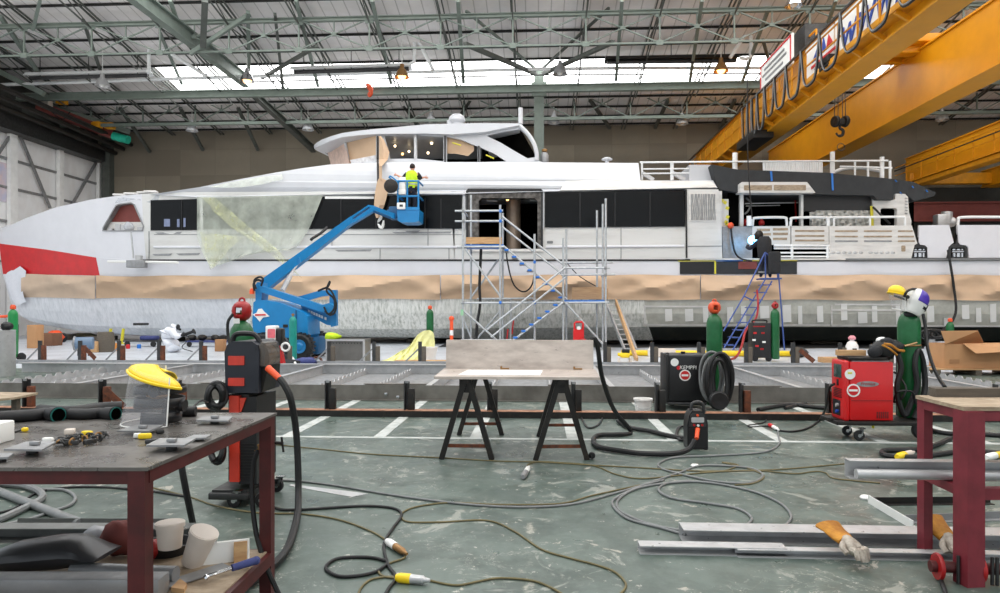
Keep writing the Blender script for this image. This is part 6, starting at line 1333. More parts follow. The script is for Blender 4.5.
for dx in (-.5, .5): b = MB(); b.lathe([(.03, -.03), (.1, -.03), (.11, 0), (.1, .03), (.03, .03)], c + Vector((dx, .02, .11)), 14, Euler((math.pi / 2, 0, 0))); b.build('wheel', M['rubber'], t)
c = G(205, 347); t = thing('wheeled_dolly', 'dark low dolly with tools behind the person in white', 'dolly', c)
b = MB(); b.box(c + Vector((0, .3, .2)), (1.5, .6, .06)); b.build('deck', M['bluecloth'], t)
for dx in (-.6, -.2, .3, .6): b = MB(); b.ball(c + Vector((dx, .2, .34)), .14, (1.2, 1, .8), 10, jit=.15); b.build('tool', M['blackm'], t)
for dx in (-.6, .6): b = MB(); b.lathe([(.03, -.03), (.09, -.03), (.1, 0), (.09, .03), (.03, .03)], c + Vector((dx, 0, .1)), 14, Euler((math.pi / 2, 0, 0))); b.build('wheel', M['rubber'], t)
c = G(219, 351.5); b = MB(); b.box(c + Vector((0, .12, .2)), (.3, .25, .4), bev=.02); tag(b.build('small_carton', M['cardd']), 'small tan carton on the floor between dolly and lift', 'carton')
c = G(79, 356); t = thing('blower_fan', 'blue and grey barrel fan on the pale floor under the bow', 'fan', c + Vector((0, 0, 0)))
b = MB(); q = c + Vector((0, .1, .38)); b.cyl(q + Vector((-.12, -.1, 0)), q + Vector((.32, .1, 0)), .19, n=18); b.build('barrel', pm('fan_blue', (100, 122, 146), .45), t)
b = MB(); b.ring(q + Vector((-.13, -.1, 0)), .19, .03, Euler((0, math.pi / 2, .4))); b.lathe([(.16, 0), (.1, .02), (.03, .05)], q + Vector((-.16, -.11, 0)), 14, Euler((0, -math.pi / 2, .4))); b.build('grille', M['alud'], t)
b = MB(); 
for dx in (-.08, .25): b.bar(q + Vector((dx, 0, -.15)), q + Vector((dx, 0, -.38)), .05)
b.build('feet', M['steel'], t)
# ------------------------------------------------------------------ jig rails and the stiffened aluminium panel
VJ = 9.2
t = thing('jig_rail', 'rusty steel floor rail with posts in front of the aluminium panel', 'jig rail', P(530, 415, VJ))
xa, xb = P(-60, 412, VJ).x, P(1080, 412, VJ).x
b = MB(); b.box(((xa + xb) / 2, VJ + .02, .04), (xb - xa, .03, .08)); b.box(((xa + xb) / 2, VJ + .14, .012), (xb - xa, .25, .02)); b.build('web', M['blackm'], t, smooth=False)
b = MB(); b.box(((xa + xb) / 2, VJ + .1, .078), (xb - xa, .16, .016)); b.build('flange', M['beamtop'], t, smooth=False)
FP = [27, 103, 179, 254, 329, 408, 491, 575, 659, 744, 831, 915, 1000]
for i, px in enumerate(FP):
    x = P(px, 405, VJ + .1).x
    b = MB(); b.box((x - .045, VJ + .12, .27), (.012, .1, .4)); b.box((x - .02, VJ + .16, .265), (.06, .012, .39)); b.build('post', M['steel'], t, smooth=False)
    b = MB(); b.box((x + .045, VJ + .12, .22), (.085, .07, .3), bev=.006); po = b.build('clamp_block', M['rust' if i < 3 or i > 8 else 'blackm'], t)
    b = MB(); b.bar((x - .045, VJ + .08, .46), (x + .01, VJ + .08, .46), .012, .03); b.build('tab', M['alud'], t, smooth=False)
    if i in (1,): b = MB(); b.bar((x + .06, VJ + .05, .34), (x + .3, VJ + .1, .09), .012, .09); b.build('brace', M['rust'], t, smooth=False)
VR = 17.6
t = thing('jig_rail', 'rear steel floor rail with braced posts behind the aluminium panel', 'jig rail', P(530, 360, VR))
xa, xb = P(15, 360, VR).x, P(1060, 360, VR).x
b = MB(); b.box(((xa + xb) / 2, VR, .05), (xb - xa, .16, .1)); b.build('rail', M['alud'], t, smooth=False)
for i, px in enumerate([42, 82, 121, 161, 203, 246, 288, 331, 376, 422, 468, 515, 561, 607, 654, 701, 748, 795, 842, 889, 936, 985]):
    x = P(px, 355, VR).x
    b = MB(); b.box((x - .05, VR, .35), (.09, .05, .5)); b.build('post', M['steel'], t, smooth=False)
    b = MB(); b.box((x + .05, VR, .28), (.1, .08, .4), bev=.006); b.build('clamp_block', M['rust' if px < 230 else 'oldwood'], t)
    if px < 500: b = MB(); b.bar((x - .06, VR, .44), (x - .42, VR + .02, .1), .02, .035); b.build('brace', M['alud'], t, smooth=False)
    if px in (82, 795): b = MB(); b.bar((x + .1, VR - .04, .42), (x + .42, VR - .1, .14), .02, .11); b.build('brace', M['rust'], t, smooth=False)

t = thing('stiffened_panel', 'long aluminium panel frame with toothed stiffeners lying on the floor', 'metal panel', P(530, 390, 12))
VA, VZ = 10.9, 15.2
xa, xb = P(-70, 390, VA).x, P(1090, 390, VA).x; xr = P(22, 366, VZ).x
M['alugirder'] = pm('mill_aluminium', (128, 124, 117), .4, .4, .1, 3, c2=(98, 94, 88), lo=.35, hi=.7, rvar=.1)
b = MB(); b.box(((xa + xb) / 2, VA, .12), (xb - xa, .012, .235)); b.box(((xa + xb) / 2, VA - .04, .008), (xb - xa, .1, .012)); b.build('front_girder', M['alugirder'], t, smooth=False)
b = MB(); b.box(((xr + xb) / 2, VZ, .11), (xb - xr, .012, .2)); b.box(((xr + xb) / 2, VZ - .05, .216), (xb - xr, .16, .014)); b.build('rear_girder', M['alu'], t, smooth=False)
b = MB(); b.box(((xa + xb) / 2, (VA + VZ) / 2, .012), (xb - xa, VZ - VA - .1, .008)); b.build('skin_plate', M['alud'], t, smooth=False)
for k, (p0, p1) in enumerate(((365, 432), (548, 610), (655, 780), (880, 1010), (200, 262))):
    xA, xB = P(p0, 385, 11.6).x, P(p1, 385, 11.6).x
    b = MB(); b.box(((xA + xB) / 2, 11.62, .1), (xB - xA, .01, .16)); b.box(((xA + xB) / 2, 11.56, .185), (xB - xA, .12, .012)); b.build('cross_flange', M['alugirder'], t, smooth=False)
x = xa + .3; k = 0
while x < xb - .1:
    za = .05; top = .155; y0, y1 = VA + .02, VZ - .1; n = 15; pts = [(y0, .016)]
    step = (y1 - y0) / n
    for j in range(n):
        s0 = y0 + j * step
        pts += [(s0, top - .05), (s0 + step * .15, top), (s0 + step * .62, top), (s0 + step * .75, top - .05)]
    pts += [(y1, top - .05), (y1, .016)]
    if k % 3 == 2: pts = [(y0, .016), (y0, .2), (y1, .2), (y1, .016)]
    b = MB(); b.prism([(x, y, z) for y, z in pts], (.012, 0, 0))
    if k % 3 == 2: b.box((x, (y0 + y1) / 2, .2), (.09, y1 - y0, .01))
    b.build('stiffener', M['alu'], t, smooth=False); x += .98; k += 1
for px, y in ((386, 394), (398, 397)):
    b = MB(); b.box(P(px, y, VA - .04), (.05, .03, .05), bev=.01); b.build('clamp', M['chrome'], t)

# ------------------------------------------------------------------ trestles with the bent plate
def trestle(label, apex, f0, f1, g0, g1):
    vn, vf = G(*f0).y, G(*g0).y
    A0 = P(*apex, vn); A0.z = .76; A1 = P(apex[0], apex[1], vf); A1 = Vector(((G(*g0).x + G(*g1).x) / 2, vf, .76)); A0 = Vector(((G(*f0).x + G(*f1).x) / 2, vn, .76))
    t = thing('trestle', label, 'trestle', (A0 + A1) / 2 * 1.0 - Vector((0, 0, .76)), 'black steel trestles')
    for a, fs in ((A0, (f0, f1)), (A1, (g0, g1))):
        q = [G(*f) for f in fs]
        for f, s_ in zip(q, (-1, 1)):
            b = MB(); b.bar(f, a + Vector((s_ * .02, 0, 0)), .05, .06, up=(0, 1, 0)); b.build('leg', M['blackm'], t, smooth=False)
        c0, c1 = q[0].lerp(a, .17), q[1].lerp(a, .17); b = MB(); b.bar(c0, c1, .03, .03); b.build('crossbar', M['rust'], t, smooth=False)
        b = MB(); b.box(a + Vector((0, 0, -.05)), (.14, .03, .14)); b.build('gusset', M['blackm'], t, smooth=False)
    b = MB(); b.bar(A0 + Vector((0, -.05, -.01)), A1 + Vector((0, .05, -.01)), .07, .05); b.build('top_bar', M['blackm'], t, smooth=False)
trestle('black A-frame trestle under the plate, at its grey left half', (468, 380), (441.5, 459), (492, 459.5), (459, 435), (502, 435))
trestle('black A-frame trestle under the plate, beside the hanging black hose', (558, 380), (535.5, 460), (587, 459.5), (538.5, 436.5), (581, 436.5))
b = MB(); b.lathe([(.03, -.02), (.035, 0), (.03, .02)], G(592, 459.5) + Vector((0, .02, .035)), 12, Euler((math.pi / 2, 0, 0))); b.cyl(G(587, 460) + Vector((.03, .02, .03)), G(592, 459.5) + Vector((0, .02, .03)), .015, n=8); tag(b.build('caster_stub', M['rubber']), 'small black caster lying against the trestle foot', 'caster')
t = thing('bent_plate', 'large brushed aluminium angle plate resting on two trestles', 'metal plate', P(520, 375, 7.1))
M['brushed'] = pm('brushed_plate', (206, 195, 185), .36, .2, .06, 4, c2=(172, 160, 151), lo=.35, hi=.7, stretch=(1, 1, 3), rvar=.1)
fl0, fr0 = P(434, 376, 6.6).x, P(600, 376, 6.6).x; bl, br_ = P(446, 368, 7.5).x, P(593.5, 368, 7.5).x
b = MB(); zt = .80; b.prism([(fl0, 6.6, .775), (fr0, 6.6, .775), (br_ + .02, 7.52, .775), (bl - .02, 7.52, .775)], (0, 0, .025)); b.build('base_plate', M['brushed'], t, smooth=False)
b = MB(); b.prism([(bl, 7.5, .8), (br_, 7.5, .8), (br_, 7.52, 1.108), (bl, 7.52, 1.108)], (0, .015, 0)); b.build('upright_plate', M['brushed'], t, smooth=False)
b = MB(); b.prism([P(460, 374, 6.8), P(542, 374, 6.8), P(544, 370, 7.3), P(470, 370, 7.3)], (0, 0, .003)); o = b.build('plate_reflection', M['labelw'], smooth=False); o.location.z += .802 - min(v.co.z for v in o.data.vertices); 
for v in o.data.vertices: v.co.z = 0.0 if v.co.z < min(w_.co.z for w_ in o.data.vertices) + .02 else v.co.z
bpy.data.objects.remove(o)
b = MB(); b.prism([(P(458, 374, 6.75).x, 6.75, .801), (P(540, 374, 6.75).x, 6.75, .801), (P(543, 370, 7.3).x, 7.3, .801), (P(468, 370, 7.3).x, 7.3, .801)], (0, 0, .003)); tag(b.build('plate_reflection', M['labelw'], smooth=False), 'thin white patch standing for the reflection on the plate between the trestles', 'sheet')  # white patch stands in for the bright reflection on the plate top
for px, lab in ((505, 'small brown scrap on the flat plate before the upright'), (578, 'small metal offcut at the far end of the plate')):
    c = P(px, 367, 7.42); c.z = .808; b = MB(); b.box(c, (.09, .03, .014), bev=.004); b.box(c + Vector((-.04, 0, .01)), (.02, .02, .03)); tag(b.build('metal_scrap', M['brass']), lab, 'scrap')

# ------------------------------------------------------------------ welding machines
def disc(par, name, px, py, v, r, m, th=.004): b = MB(); b.cyl(P(px, py, v), P(px, py, v) + Vector((0, -th, 0)), r, n=20); return b.build(name, M[m], par)
def caster(par, c, r=.06, w=.035, m='rubber'):
    b = MB(); b.lathe([(r * .4, -w / 2), (r * .9, -w / 2), (r, -w / 4), (r, w / 4), (r * .9, w / 2), (r * .4, w / 2)], c, 20, Euler((math.pi / 2, 0, 0))); o = b.build('caster', M[m], par)
    b = MB(); b.cyl(c + Vector((0, -w * .62, 0)), c + Vector((0, w * .62, 0)), r * .35, n=10); b.bar(c + Vector((.02, -w * .7, 0)), c + Vector((.03, -w * .7, r * 1.3)), .02, .006); b.bar(c + Vector((.02, w * .7, 0)), c + Vector((.03, w * .7, r * 1.3)), .02, .006); b.box(c + Vector((.03, 0, r * 1.32)), (.06, .06, .01)); b.build('caster_fork', M['chrome'], o); return o
# black power source
def black_welder():
    c = G(687, 410); v = c.y; t = thing('welding_machine', 'black welding power source with round red badge and hose coil', 'welding machine', c); k = v / F
    w, h = 36 * k, 47 * k; z0 = .11
    b = MB(); b.box(c + Vector((0, .25, z0 + h / 2)), (w, .5, h), bev=.03, seg=3); b.build('case', M['black'], t)
    for dx in (-w / 2 - .012, w / 2 + .005): b = MB(); b.box(c + Vector((dx, .25, z0 + h / 2)), (.04, .5, h * 1.01), bev=.015); b.build('end_bezel', M['rubber'], t)
    b = MB(); b.box(c + Vector((.0, .25, z0 - .02)), (w * 1.05, .55, .04), bev=.01); b.build('undercarriage', M['steel'], t)
    f = v - .003
    disc(t, 'test_sticker', 674.6, 362.3, f, 3.9 * k, 'labelw'); disc(t, 'logo_dot', 678.6, 367.8, f, 2.0 * k, 'labelr')
    text_mesh('KEMPPI', 5.2 * k, face_matrix(P(688, 367.6, f - .003), (1, 0, 0), UP), M['labelw'], 'brand_lettering', t, .1, .001)
    bd = disc(t, 'round_badge', 685, 375.3, f, 5.6 * k, 'labelw'); disc(bd, 'badge_face', 685, 375.3, f - .004, 4.4 * k, 'labelr'); b = MB(); b.box(P(685, 375.3, f - .009), (6.6 * k, .003, 2.0 * k)); b.build('badge_bar', M['labelw'], bd)
    b = MB(); b.tube(cr([P(665, 357, f + .1), P(665.6, 354, f + .1), P(668, 353.4, f + .1), P(669, 357, f + .1)], 4), .012, 8); b.build('handle', M['black'], t)
    b = MB(); b.lathe([(.05, 0), (.06, .02), (.03, .05), (.035, .08)], P(683, 357, f + .2), 14); b.build('top_knob', M['rubber'], t)
    b = MB(); b.box(P(697, 356.5, f + .2), (.16, .2, .05), bev=.02); b.build('torch_holder', M['rubber'], t)
    for px in (672, 702): caster(t, P(px, 406, v + .05) * 1.0 + Vector((0, 0, 0)), .06)
    return t
bw = black_welder()
for o in bw.children:
    if o.name.startswith('caster'): o.location.z += .06 - (o.matrix_basis @ Vector(o.data.vertices[0].co)).z * 0
c = P(714.4, 408, 10.25); c.z = 0; gas_cylinder('green gas cylinder with red guard behind the black welder hose coil', c + Vector((0, .0, .05)), 1.32, .112, 'green', 'orangecap', 'ball')
def coil(label, px, py, v, rx, ry, n, r, m, seed, dz=.12, cat='hose'):
    random.seed(seed); k = v / F; pts = []
    for i in range(n * 12):
        a = 2 * math.pi * i / 12; s_ = 1 - .42 * (math.sin(i * .29 + seed) * .5 + .5)
        pts.append(P(px + rx * s_ * math.sin(a) + 1.2 * math.sin(i * .21), py + ry * (s_ ** .5) * math.cos(a) * (1 if math.cos(a) > 0 else .98), v - dz * (i / (n * 12)) - .02 * math.sin(i * 1.3)))
    b = MB(); b.tube(cr(pts, 2), r, 7); return tag(b.build('hose_coil_hanging', M[m]), label, cat)
coil('grey hose coil hanging on the black welder beside the green cylinder', 712, 377, 9.95, 13.5, 26, 6, .017, 'greyhose', 2)
coil('thick black hose coil hanging in front of the green cylinder', 720, 380, 9.75, 13, 27.5, 5, .026, 'rubber', 5)
b = MB(); b.lathe([(.03, -.05), (.11, -.06), (.13, -.03), (.13, .03), (.11, .06), (.03, .05)], P(718.5, 400.5, 9.6), 20, Euler((math.pi / 2, 0, 0))); tag(b.build('hose_reel_hanging', M['rubber']), 'small black hose reel at the bottom of the black coil', 'reel')
# wire feeder on the floor
def floor_feeder():
    c = G(697.5, 449.5); v = c.y; k = v / F; t = thing('wire_feeder', 'small grey and black wire feeder with orange plug standing on the floor', 'wire feeder', c)
    w, h = 21 * k, 38 * k
    b = MB(); b.plate([[(687.6, 449), (687.4, 425), (689, 416), (692, 411), (703, 411), (706.4, 416), (708, 425), (708, 449)]], v, v + .2); b.build('case', M['black'], t)
    b = MB(); b.plate([[(689, 427), (690.4, 415.4), (692.6, 413), (702.6, 413), (705, 415.4), (706.4, 427)]], v - .012, v); b.build('control_panel', M['steel'], t)
    b = MB(); b.plate([rr_poly(691.5, 417.5, 704.2, 422.5, 1)], v - .02, v - .012); b.build('display', M['alu'], t)
    for x, y, m_ in ((694, 425, 'redcap'), (698, 425.4, 'labelw'), (702, 425, 'redcap'), (697.5, 415.2, 'orange')): disc(t, 'knob', x, y, v - .013, 1.2 * k, m_, .012)
    b = MB(); b.plate([rr_poly(689, 428, 707, 448, 1.5)], v - .008, v); b.build('connector_recess', M['rubber'], t)
    b = MB(); b.tube(cr([P(691, 413, v + .1), P(691.5, 405, v + .1), P(695, 402.4, v + .1), P(700, 402.4, v + .1), P(703, 405, v + .1), P(704, 413, v + .1)], 4), .018, 8); b.build('handle', M['steel'], t)
    b = MB(); b.cyl(P(697.6, 429, v - .02), P(696.6, 438.5, v - .12), .024, .02, n=12); b.build('torch_plug', M['orange'], t)
    b = MB(); 
    for x in (690, 705): b.box(P(x, 448.8, v + .03), (.03, .1, .02))
    b.build('feet', M['rubber'], t)
floor_feeder()
GP = lambda pts, r: [G(x, y, r) for x, y in pts]
cable('welding_hose', 'thick black hose draped off the plate and looped to the wire feeder', [P(590.5, 342, 7.6), P(594.6, 338.4, 7.56), P(598, 349, 7.6), P(601, 372, 7.7), P(608, 396, 7.8), P(616, 413, 7.95), G(631, 432, .03), G(617, 434.4, .03), G(600, 435, .03), G(593.5, 439, .03), G(598, 446.5, .03), G(622, 451, .03), G(645, 453.6, .03), G(672, 453.6, .03), G(688, 449.6, .05), P(695, 440, 7.05)], .026, 'rubber', 'hose', seg=8)
cable('welding_hose', 'black hose from the trestles across the white line to the wire feeder', [G(618, 421, .03), G(630, 427.5, .03), G(650, 431, .03), G(668, 435.4, .03), G(684, 438, .03), G(690, 436, .06)], .026, 'rubber', 'hose', seg=8)
cable('coiled_cable', 'thin black cable coil on the floor beside the wire feeder', [G(681 + 5.5 * math.cos(a * 1.05) + .1 * a, 433 + 7 * math.sin(a * 1.05), .012 + .006 * (a % 4)) for a in range(26)] , .01, 'rubber')
cable('thin_cable', 'thin dark hook ended cable on the floor behind the second trestle', [G(579, 409, .012), G(582, 419, .012), G(588, 427.5, .012), G(597, 425.6, .012), G(602, 419, .012), G(603, 413, .012), G(608, 411.4, .012)], .012, 'steel')
b = MB(); c = G(643, 414); b.lathe([(.1, 0), (.115, .19), (.13, .19), (.13, .215), (.112, .215), (.09, .03)], c, 24); t = thing('bucket', 'small white bucket on the rusty rail left of the black welder', 'bucket', c); b.build('pail', M['bucket'], t)
b = MB(); b.tube(cr([c + Vector((-.125, 0, .2)), c + Vector((-.08, -.12, .1)), c + Vector((.08, -.12, .1)), c + Vector((.125, 0, .2))], 5), .004, 6); b.build('handle', M['alu'], t)
t['label'] = 'small white bucket on the floor behind the rusty rail'
# red power source on its cart
def red_welder():
    vn = 7.87; fl = lambda px, py, dv=0: P(px, py, vn + dv); k = vn / F
    c = G(868, 437); t = thing('welding_machine', 'red welding power source with round stickers on a black cart', 'welding machine', c)
    xl, xr = fl(850, 400).x, fl(893.5, 400).x; z0, z1 = fl(868, 420.5).z, fl(868, 362).z; D = .34
    b = MB(); b.box(((xl + xr) / 2, vn + D / 2, (z0 + z1) / 2), (xr - xl, D, z1 - z0), bev=.012); b.build('case', M['redp'], t)
    b = MB(); b.box((xl - .028, vn + D / 2 + .006, (z0 + z1) / 2), (.066, D + .01, z1 - z0 + .03), bev=.028, seg=3); fpn = b.build('front_panel', M['redp'], t)
    e = xl - .0605
    b = MB(); b.box((e, vn + D / 2, z1 - .11), (.012, .2, .15), bev=.004); b.build('display', pm('display_glass', (54, 74, 70), .2), fpn)
    for z in (z1 - .24,): b = MB(); b.box((e, vn + .17, z), (.012, .05, .07), bev=.01); b.build('torch_socket', M['black'], fpn)
    for kx in range(6): b = MB(); b.box((e, vn + .17, z1 - .31 - kx * .018), (.012, .2, .007)); b.build('vent_slot', M['black'], fpn)
    b = MB(); b.box((e, vn + .2, z0 + .12), (.012, .2, .17), bev=.004); b.build('socket_panel', M['black'], fpn)
    for dz, m_ in ((.08, 'labelb'), (.15, 'alu')): b = MB(); b.cyl((e, vn + .15, z0 + dz), (e - .03, vn + .15, z0 + dz), .02, n=10); b.build('cable_socket', M[m_], fpn)
    b = MB(); b.box(((xl + xr) / 2, vn - .003, z0 + .22), (xr - xl - .02, .006, .012)); b.build('case_joint', M['redcap'], t)
    b = MB(); b.box(((xl + xr) / 2, vn + D / 2, z1 + .006), (xr - xl - .06, D - .06, .012)); b.build('top_plate', M['alud'], t)
    b = MB(); b.box(((xl + xr) / 2 - .03, vn + D / 2, z1 + .035), (xr - xl - .05, D - .02, .03), bev=.006); b.build('tray', M['blackm'], t)
    f = vn - .002
    disc(t, 'test_sticker', 850, 374.2, f, 5 * k, 'labelw'); b = MB(); b.box(P(850, 373, f - .006), (4 * k, .002, 1.6 * k)); b.build('sticker_mark', M['tapey'], t)
    bd = disc(t, 'round_badge', 853.4, 390.4, f, 6.4 * k, 'labelw'); disc(bd, 'badge_face', 853.4, 390.4, f - .004, 4.9 * k, 'labelr'); b = MB(); b.box(P(853.4, 390.4, f - .009), (8 * k, .003, 1.9 * k)); b.build('badge_bar', M['labelw'], bd)
    lo = P(867.6, 384, f); b = MB(); n = 24; rx, ry = 10.6 * k, 2.7 * k
    b.prism([lo + Vector((rx * math.cos(2 * math.pi * i / n), 0, ry * math.sin(2 * math.pi * i / n))) for i in range(n)], (0, -.003, 0)); ov = b.build('logo_plate', M['alud'], t)
    text_mesh('Fronius', 4.6 * k, face_matrix(lo + Vector((0, -.005, .002)), (1, 0, 0), UP), M['redcap'], 'brand_lettering', ov, .25, .001)
    for i in range(6):
        for j in range(5): b = MB(); b.box(P(877.3 + i * 2.1, 412.4 + j * 1.35, f), (1.1 * k, .004, .8 * k)); b.build('vent_hole', M['black'], t)
    # cart
    b = MB(); b.box((fl(876, 424).x, vn + .2, z0 - .03), (.86, .46, .045), bev=.008); b.box((fl(912, 424).x, vn + .3, z0 - .03), (.3, .4, .04)); ct = b.build('cart_deck', M['blackm'], t)
    b = MB(); b.bar((xl - .2, vn + .1, z0 - .005), (xl + .06, vn + .1, z0 - .03), .03, .03); b.build('tow_bar', M['blackm'], t)
    for px, py, dv, r in ((847, 428.5, .3, .055), (859, 432.2, -.02, .058)): caster(t, Vector((P(px, py, vn + dv).x, vn + dv, r)), r, .035, 'rubber')
    for dv in (.1, .55):
        q = fl(921.5, 430, dv); w = MB(); w.lathe([(.04, -.02), (.09, -.025), (.105, -.015), (.105, .015), (.09, .025), (.04, .02)], Vector((q.x, q.y, .105)), 22, Euler((math.pi / 2, 0, 0))); w.build('wheel', M['rubber'], t)
    q = fl(873, 430, .1); b = MB(); b.cyl((q.x, q.y, z0 - .06), (q.x, q.y, z0 - .1), .015, n=8); b.build('drain_plug', M['tapey'], t)
    b = MB(); b.bar((fl(897, 420).x, vn + .46, z0 - .03), (fl(897, 360).x, vn + .46, 1.0), .04, .04); b.bar((fl(922, 420).x, vn + .5, z0 - .03), (fl(922, 360).x, vn + .5, .9), .04, .04); b.build('cylinder_rack', M['blackm'], t)
    b = MB(); q = P(908, 345, 8.15); b.ring(q, .125, .01, n=24); b.build('cylinder_strap', M['brass'], t)
    return c, z0
_c, zdeck = red_welder()
c = P(909, 400, 8.15); gas_cylinder('tall green gas cylinder on the red welder cart, carrying two helmets', Vector((c.x, 8.15, zdeck + .004)), 1.2, .118, 'green', 'redcap', 'cap')
b = MB(); q = P(852, 355, 8.05); q.z = zdeck + .73
vn = 7.87
zt_ = P(868, 362, vn).z + .055
b = MB(); b.box((P(851, 355, 8.04).x, 8.05, zt_ + .035), (.3, .09, .06), bev=.003); tag(b.build('wood_offcut', M['wood'], smooth=False), 'pale wood offcut lying on top of the red welder', 'wood')
def bagheap():
    random.seed(12); t = thing('glove_bag', 'black bag with yellow trimmed gloves heaped on the red welder', 'bag', P(886, 356, 7.95))
    b = MB(); b.ball(P(883, 350, 7.98), .125, (1.25, .8, .85), 16, jit=.12); b.ball(P(893, 347, 8.0), .1, (1.2, .8, .8), 14, jit=.14); b.build('bag', M['rubber'], t, ang=70)
    b = MB(); b.ball(P(875, 352, 7.9), .07, (1.1, .7, .9), 12, jit=.15); b.ball(P(886, 342, 7.98), .07, (1.2, .7, .7), 12, jit=.15); b.build('cloth', M['charcoal'], t, ang=70)
    b = MB(); b.tube(cr([P(884, 344, 7.85), P(891, 345, 7.84), P(898, 350, 7.86), P(904, 351, 7.9)], 4), .014, 6); b.tube(cr([P(882, 345, 7.84), P(890, 349, 7.82), P(897, 355, 7.85)], 4), .01, 6); b.build('trim', M['leather'], t)
    b = MB(); b.ball(P(881, 340.5, 8.0), .05, (1.2, .7, .8), 10, jit=.15); b.build('white_cloth', M['labelw'], t)
    b = MB(); b.cyl(P(905, 346, 7.98), P(917, 342.6, 8.0), .009, n=8); b.build('wooden_stick', M['wood'], t)
bagheap()
cable('hose_bundle_hanging', 'black hose bundle hanging beside the cylinder of the red welder', [P(897, 352, 8.0), P(901, 368, 7.98), P(897, 385, 7.97), P(899, 402, 7.97), P(905, 415, 7.98), P(912, 400, 7.98), P(917, 385, 7.98), P(915, 365, 8.0), P(918, 350, 8.05), P(923, 362, 8.08), P(925, 385, 8.05), P(922, 400, 8.0), P(914, 418, 7.98)], .03, 'rubber', 'hose', seg=8)
cable('hose_bundle_hanging', 'thin black cables looping behind the red welder case', [P(894, 372, 8.1), P(899, 376, 8.05), P(906, 388, 7.93), P(902, 398, 7.93), P(894, 402, 8.05), P(898, 392, 7.93), P(912, 392, 7.93), P(916, 404, 7.95)], .012, 'rubber')
cable('hanging_cable', 'black cable running from the helmet cylinder down to the maroon table', [P(923, 314, 8.25), P(925.5, 328, 8.2), P(927, 345, 8.1), P(933, 366, 7.95), P(940, 380, 7.8), P(945, 387, 7.6)], .02, 'rubber')
def top_helmets():
    v = 8.15
    t = thing('face_shield', 'clear face shield with yellow brow hung on the helmet cylinder', 'face shield', P(899, 297, v))
    c = P(899.5, 299, v - .03); k = v / F
    pt = lambda a, R_, z, s_=0: c + Vector((math.cos(a) * R_ + s_, math.sin(a) * R_, z - .3 * (math.cos(a) * R_ + s_)))
    b = MB(); b.grid([[pt(math.radians(90 + 205 * i / 18), .104 * math.cos(math.radians(84 * j / 6)) + .004, .045 + .105 * math.sin(math.radians(84 * j / 6)), -.012) for i in range(19)] for j in range(7)]); o = b.build('brow_guard', M['brightyellow'], t); so = o.modifiers.new('s', 'SOLIDIFY'); so.thickness = .006
    b = MB(); b.tube([pt(math.radians(90 + 205 * i / 18), .11, .042, -.012) for i in range(19)], .008, 6); b.build('brow_rim', M['brightyellow'], t)
    b = MB(); b.grid([[pt(math.radians(100 + 180 * i / 14), .104 - .004 * j, .04 - .034 * j, .004 * j - .01) for i in range(15)] for j in range(6)]); b.build('visor', M['visor'], t)
    b = MB(); b.tube([pt(math.radians(100 + 180 * i / 14), .084, -.13, .01) for i in range(15)], .004, 6); b.tube([pt(math.radians(280), .104 - .004 * j, .04 - .034 * j, .004 * j - .01) for j in range(6)], .004, 6); b.build('visor_edge', M['labelw'], t)
    b = MB(); b.ring(c + Vector((.03, 0, .01)), .08, .012, Euler((.2, .3, 0))); b.build('headband', M['blackm'], t)
    t = thing('welding_helmet', 'white and purple welding helmet hung on the helmet cylinder', 'helmet', P(915, 300, v))
    c = P(915, 301.5, v - .08); R_ = Euler((.15, .42, .35)).to_matrix()
    def shell(name, m, sc, a0, a1, z0, z1, extra=0):           # rounded box like helmet shell, open at the back
        b = MB(); rws = []
        for j in range(13):
            z = lerp(z0, z1, j / 12); w = .118 * (1 - .32 * max(0, -z / .16) ** 1.4) * math.sqrt(max(.02, 1 - (max(0, z) / .152) ** 2.6))
            rws.append([c + R_ @ Vector((math.copysign(abs(math.cos(a)) ** .75, math.cos(a)) * w * sc + .012 * (z < -.03) , math.copysign(abs(math.sin(a)) ** .75, math.sin(a)) * w * sc, z)) for a in [math.radians(lerp(a0, a1, i / 28)) for i in range(29)]])
        b.grid(rws); o = b.build(name, m, t, ang=40); so = o.modifiers.new('s', 'SOLIDIFY'); so.thickness = .005
    shell('shell', M['labelw'], 1.0, -180, 180, -.15, .1499)
    shell('purple_shell', M['purple'], 1.02, -120, 100, .0, .1495)
    shell('side_stripe', M['charcoal'], 1.03, -85, 60, -.06, -.03)
    b = MB(); q = c + R_ @ Vector((.112, -.02, -.02)); b.box(q, (.03, .1, .085), rot=Euler((.15, .42, .35)), bev=.008); b.build('lens', M['black'], t)
    b = MB(); b.ball(c + R_ @ Vector((.02, 0, -.15)), .066, (1, 1, .5), 12); b.build('chin_guard', M['charcoal'], t)
    b = MB(); b.tube(cr([P(904, 297, v - .16), P(906.5, 292, v - .18), P(911, 289.4, v - .16), P(916, 289, v - .1)], 4), .014, 8); b.build('headband', M['blackm'], t)
    b = MB(); b.cyl(P(907.5, 297, v - .2), P(907.5, 297, v - .22), .022, n=14); b.build('knob', M['blackm'], t)
top_helmets()

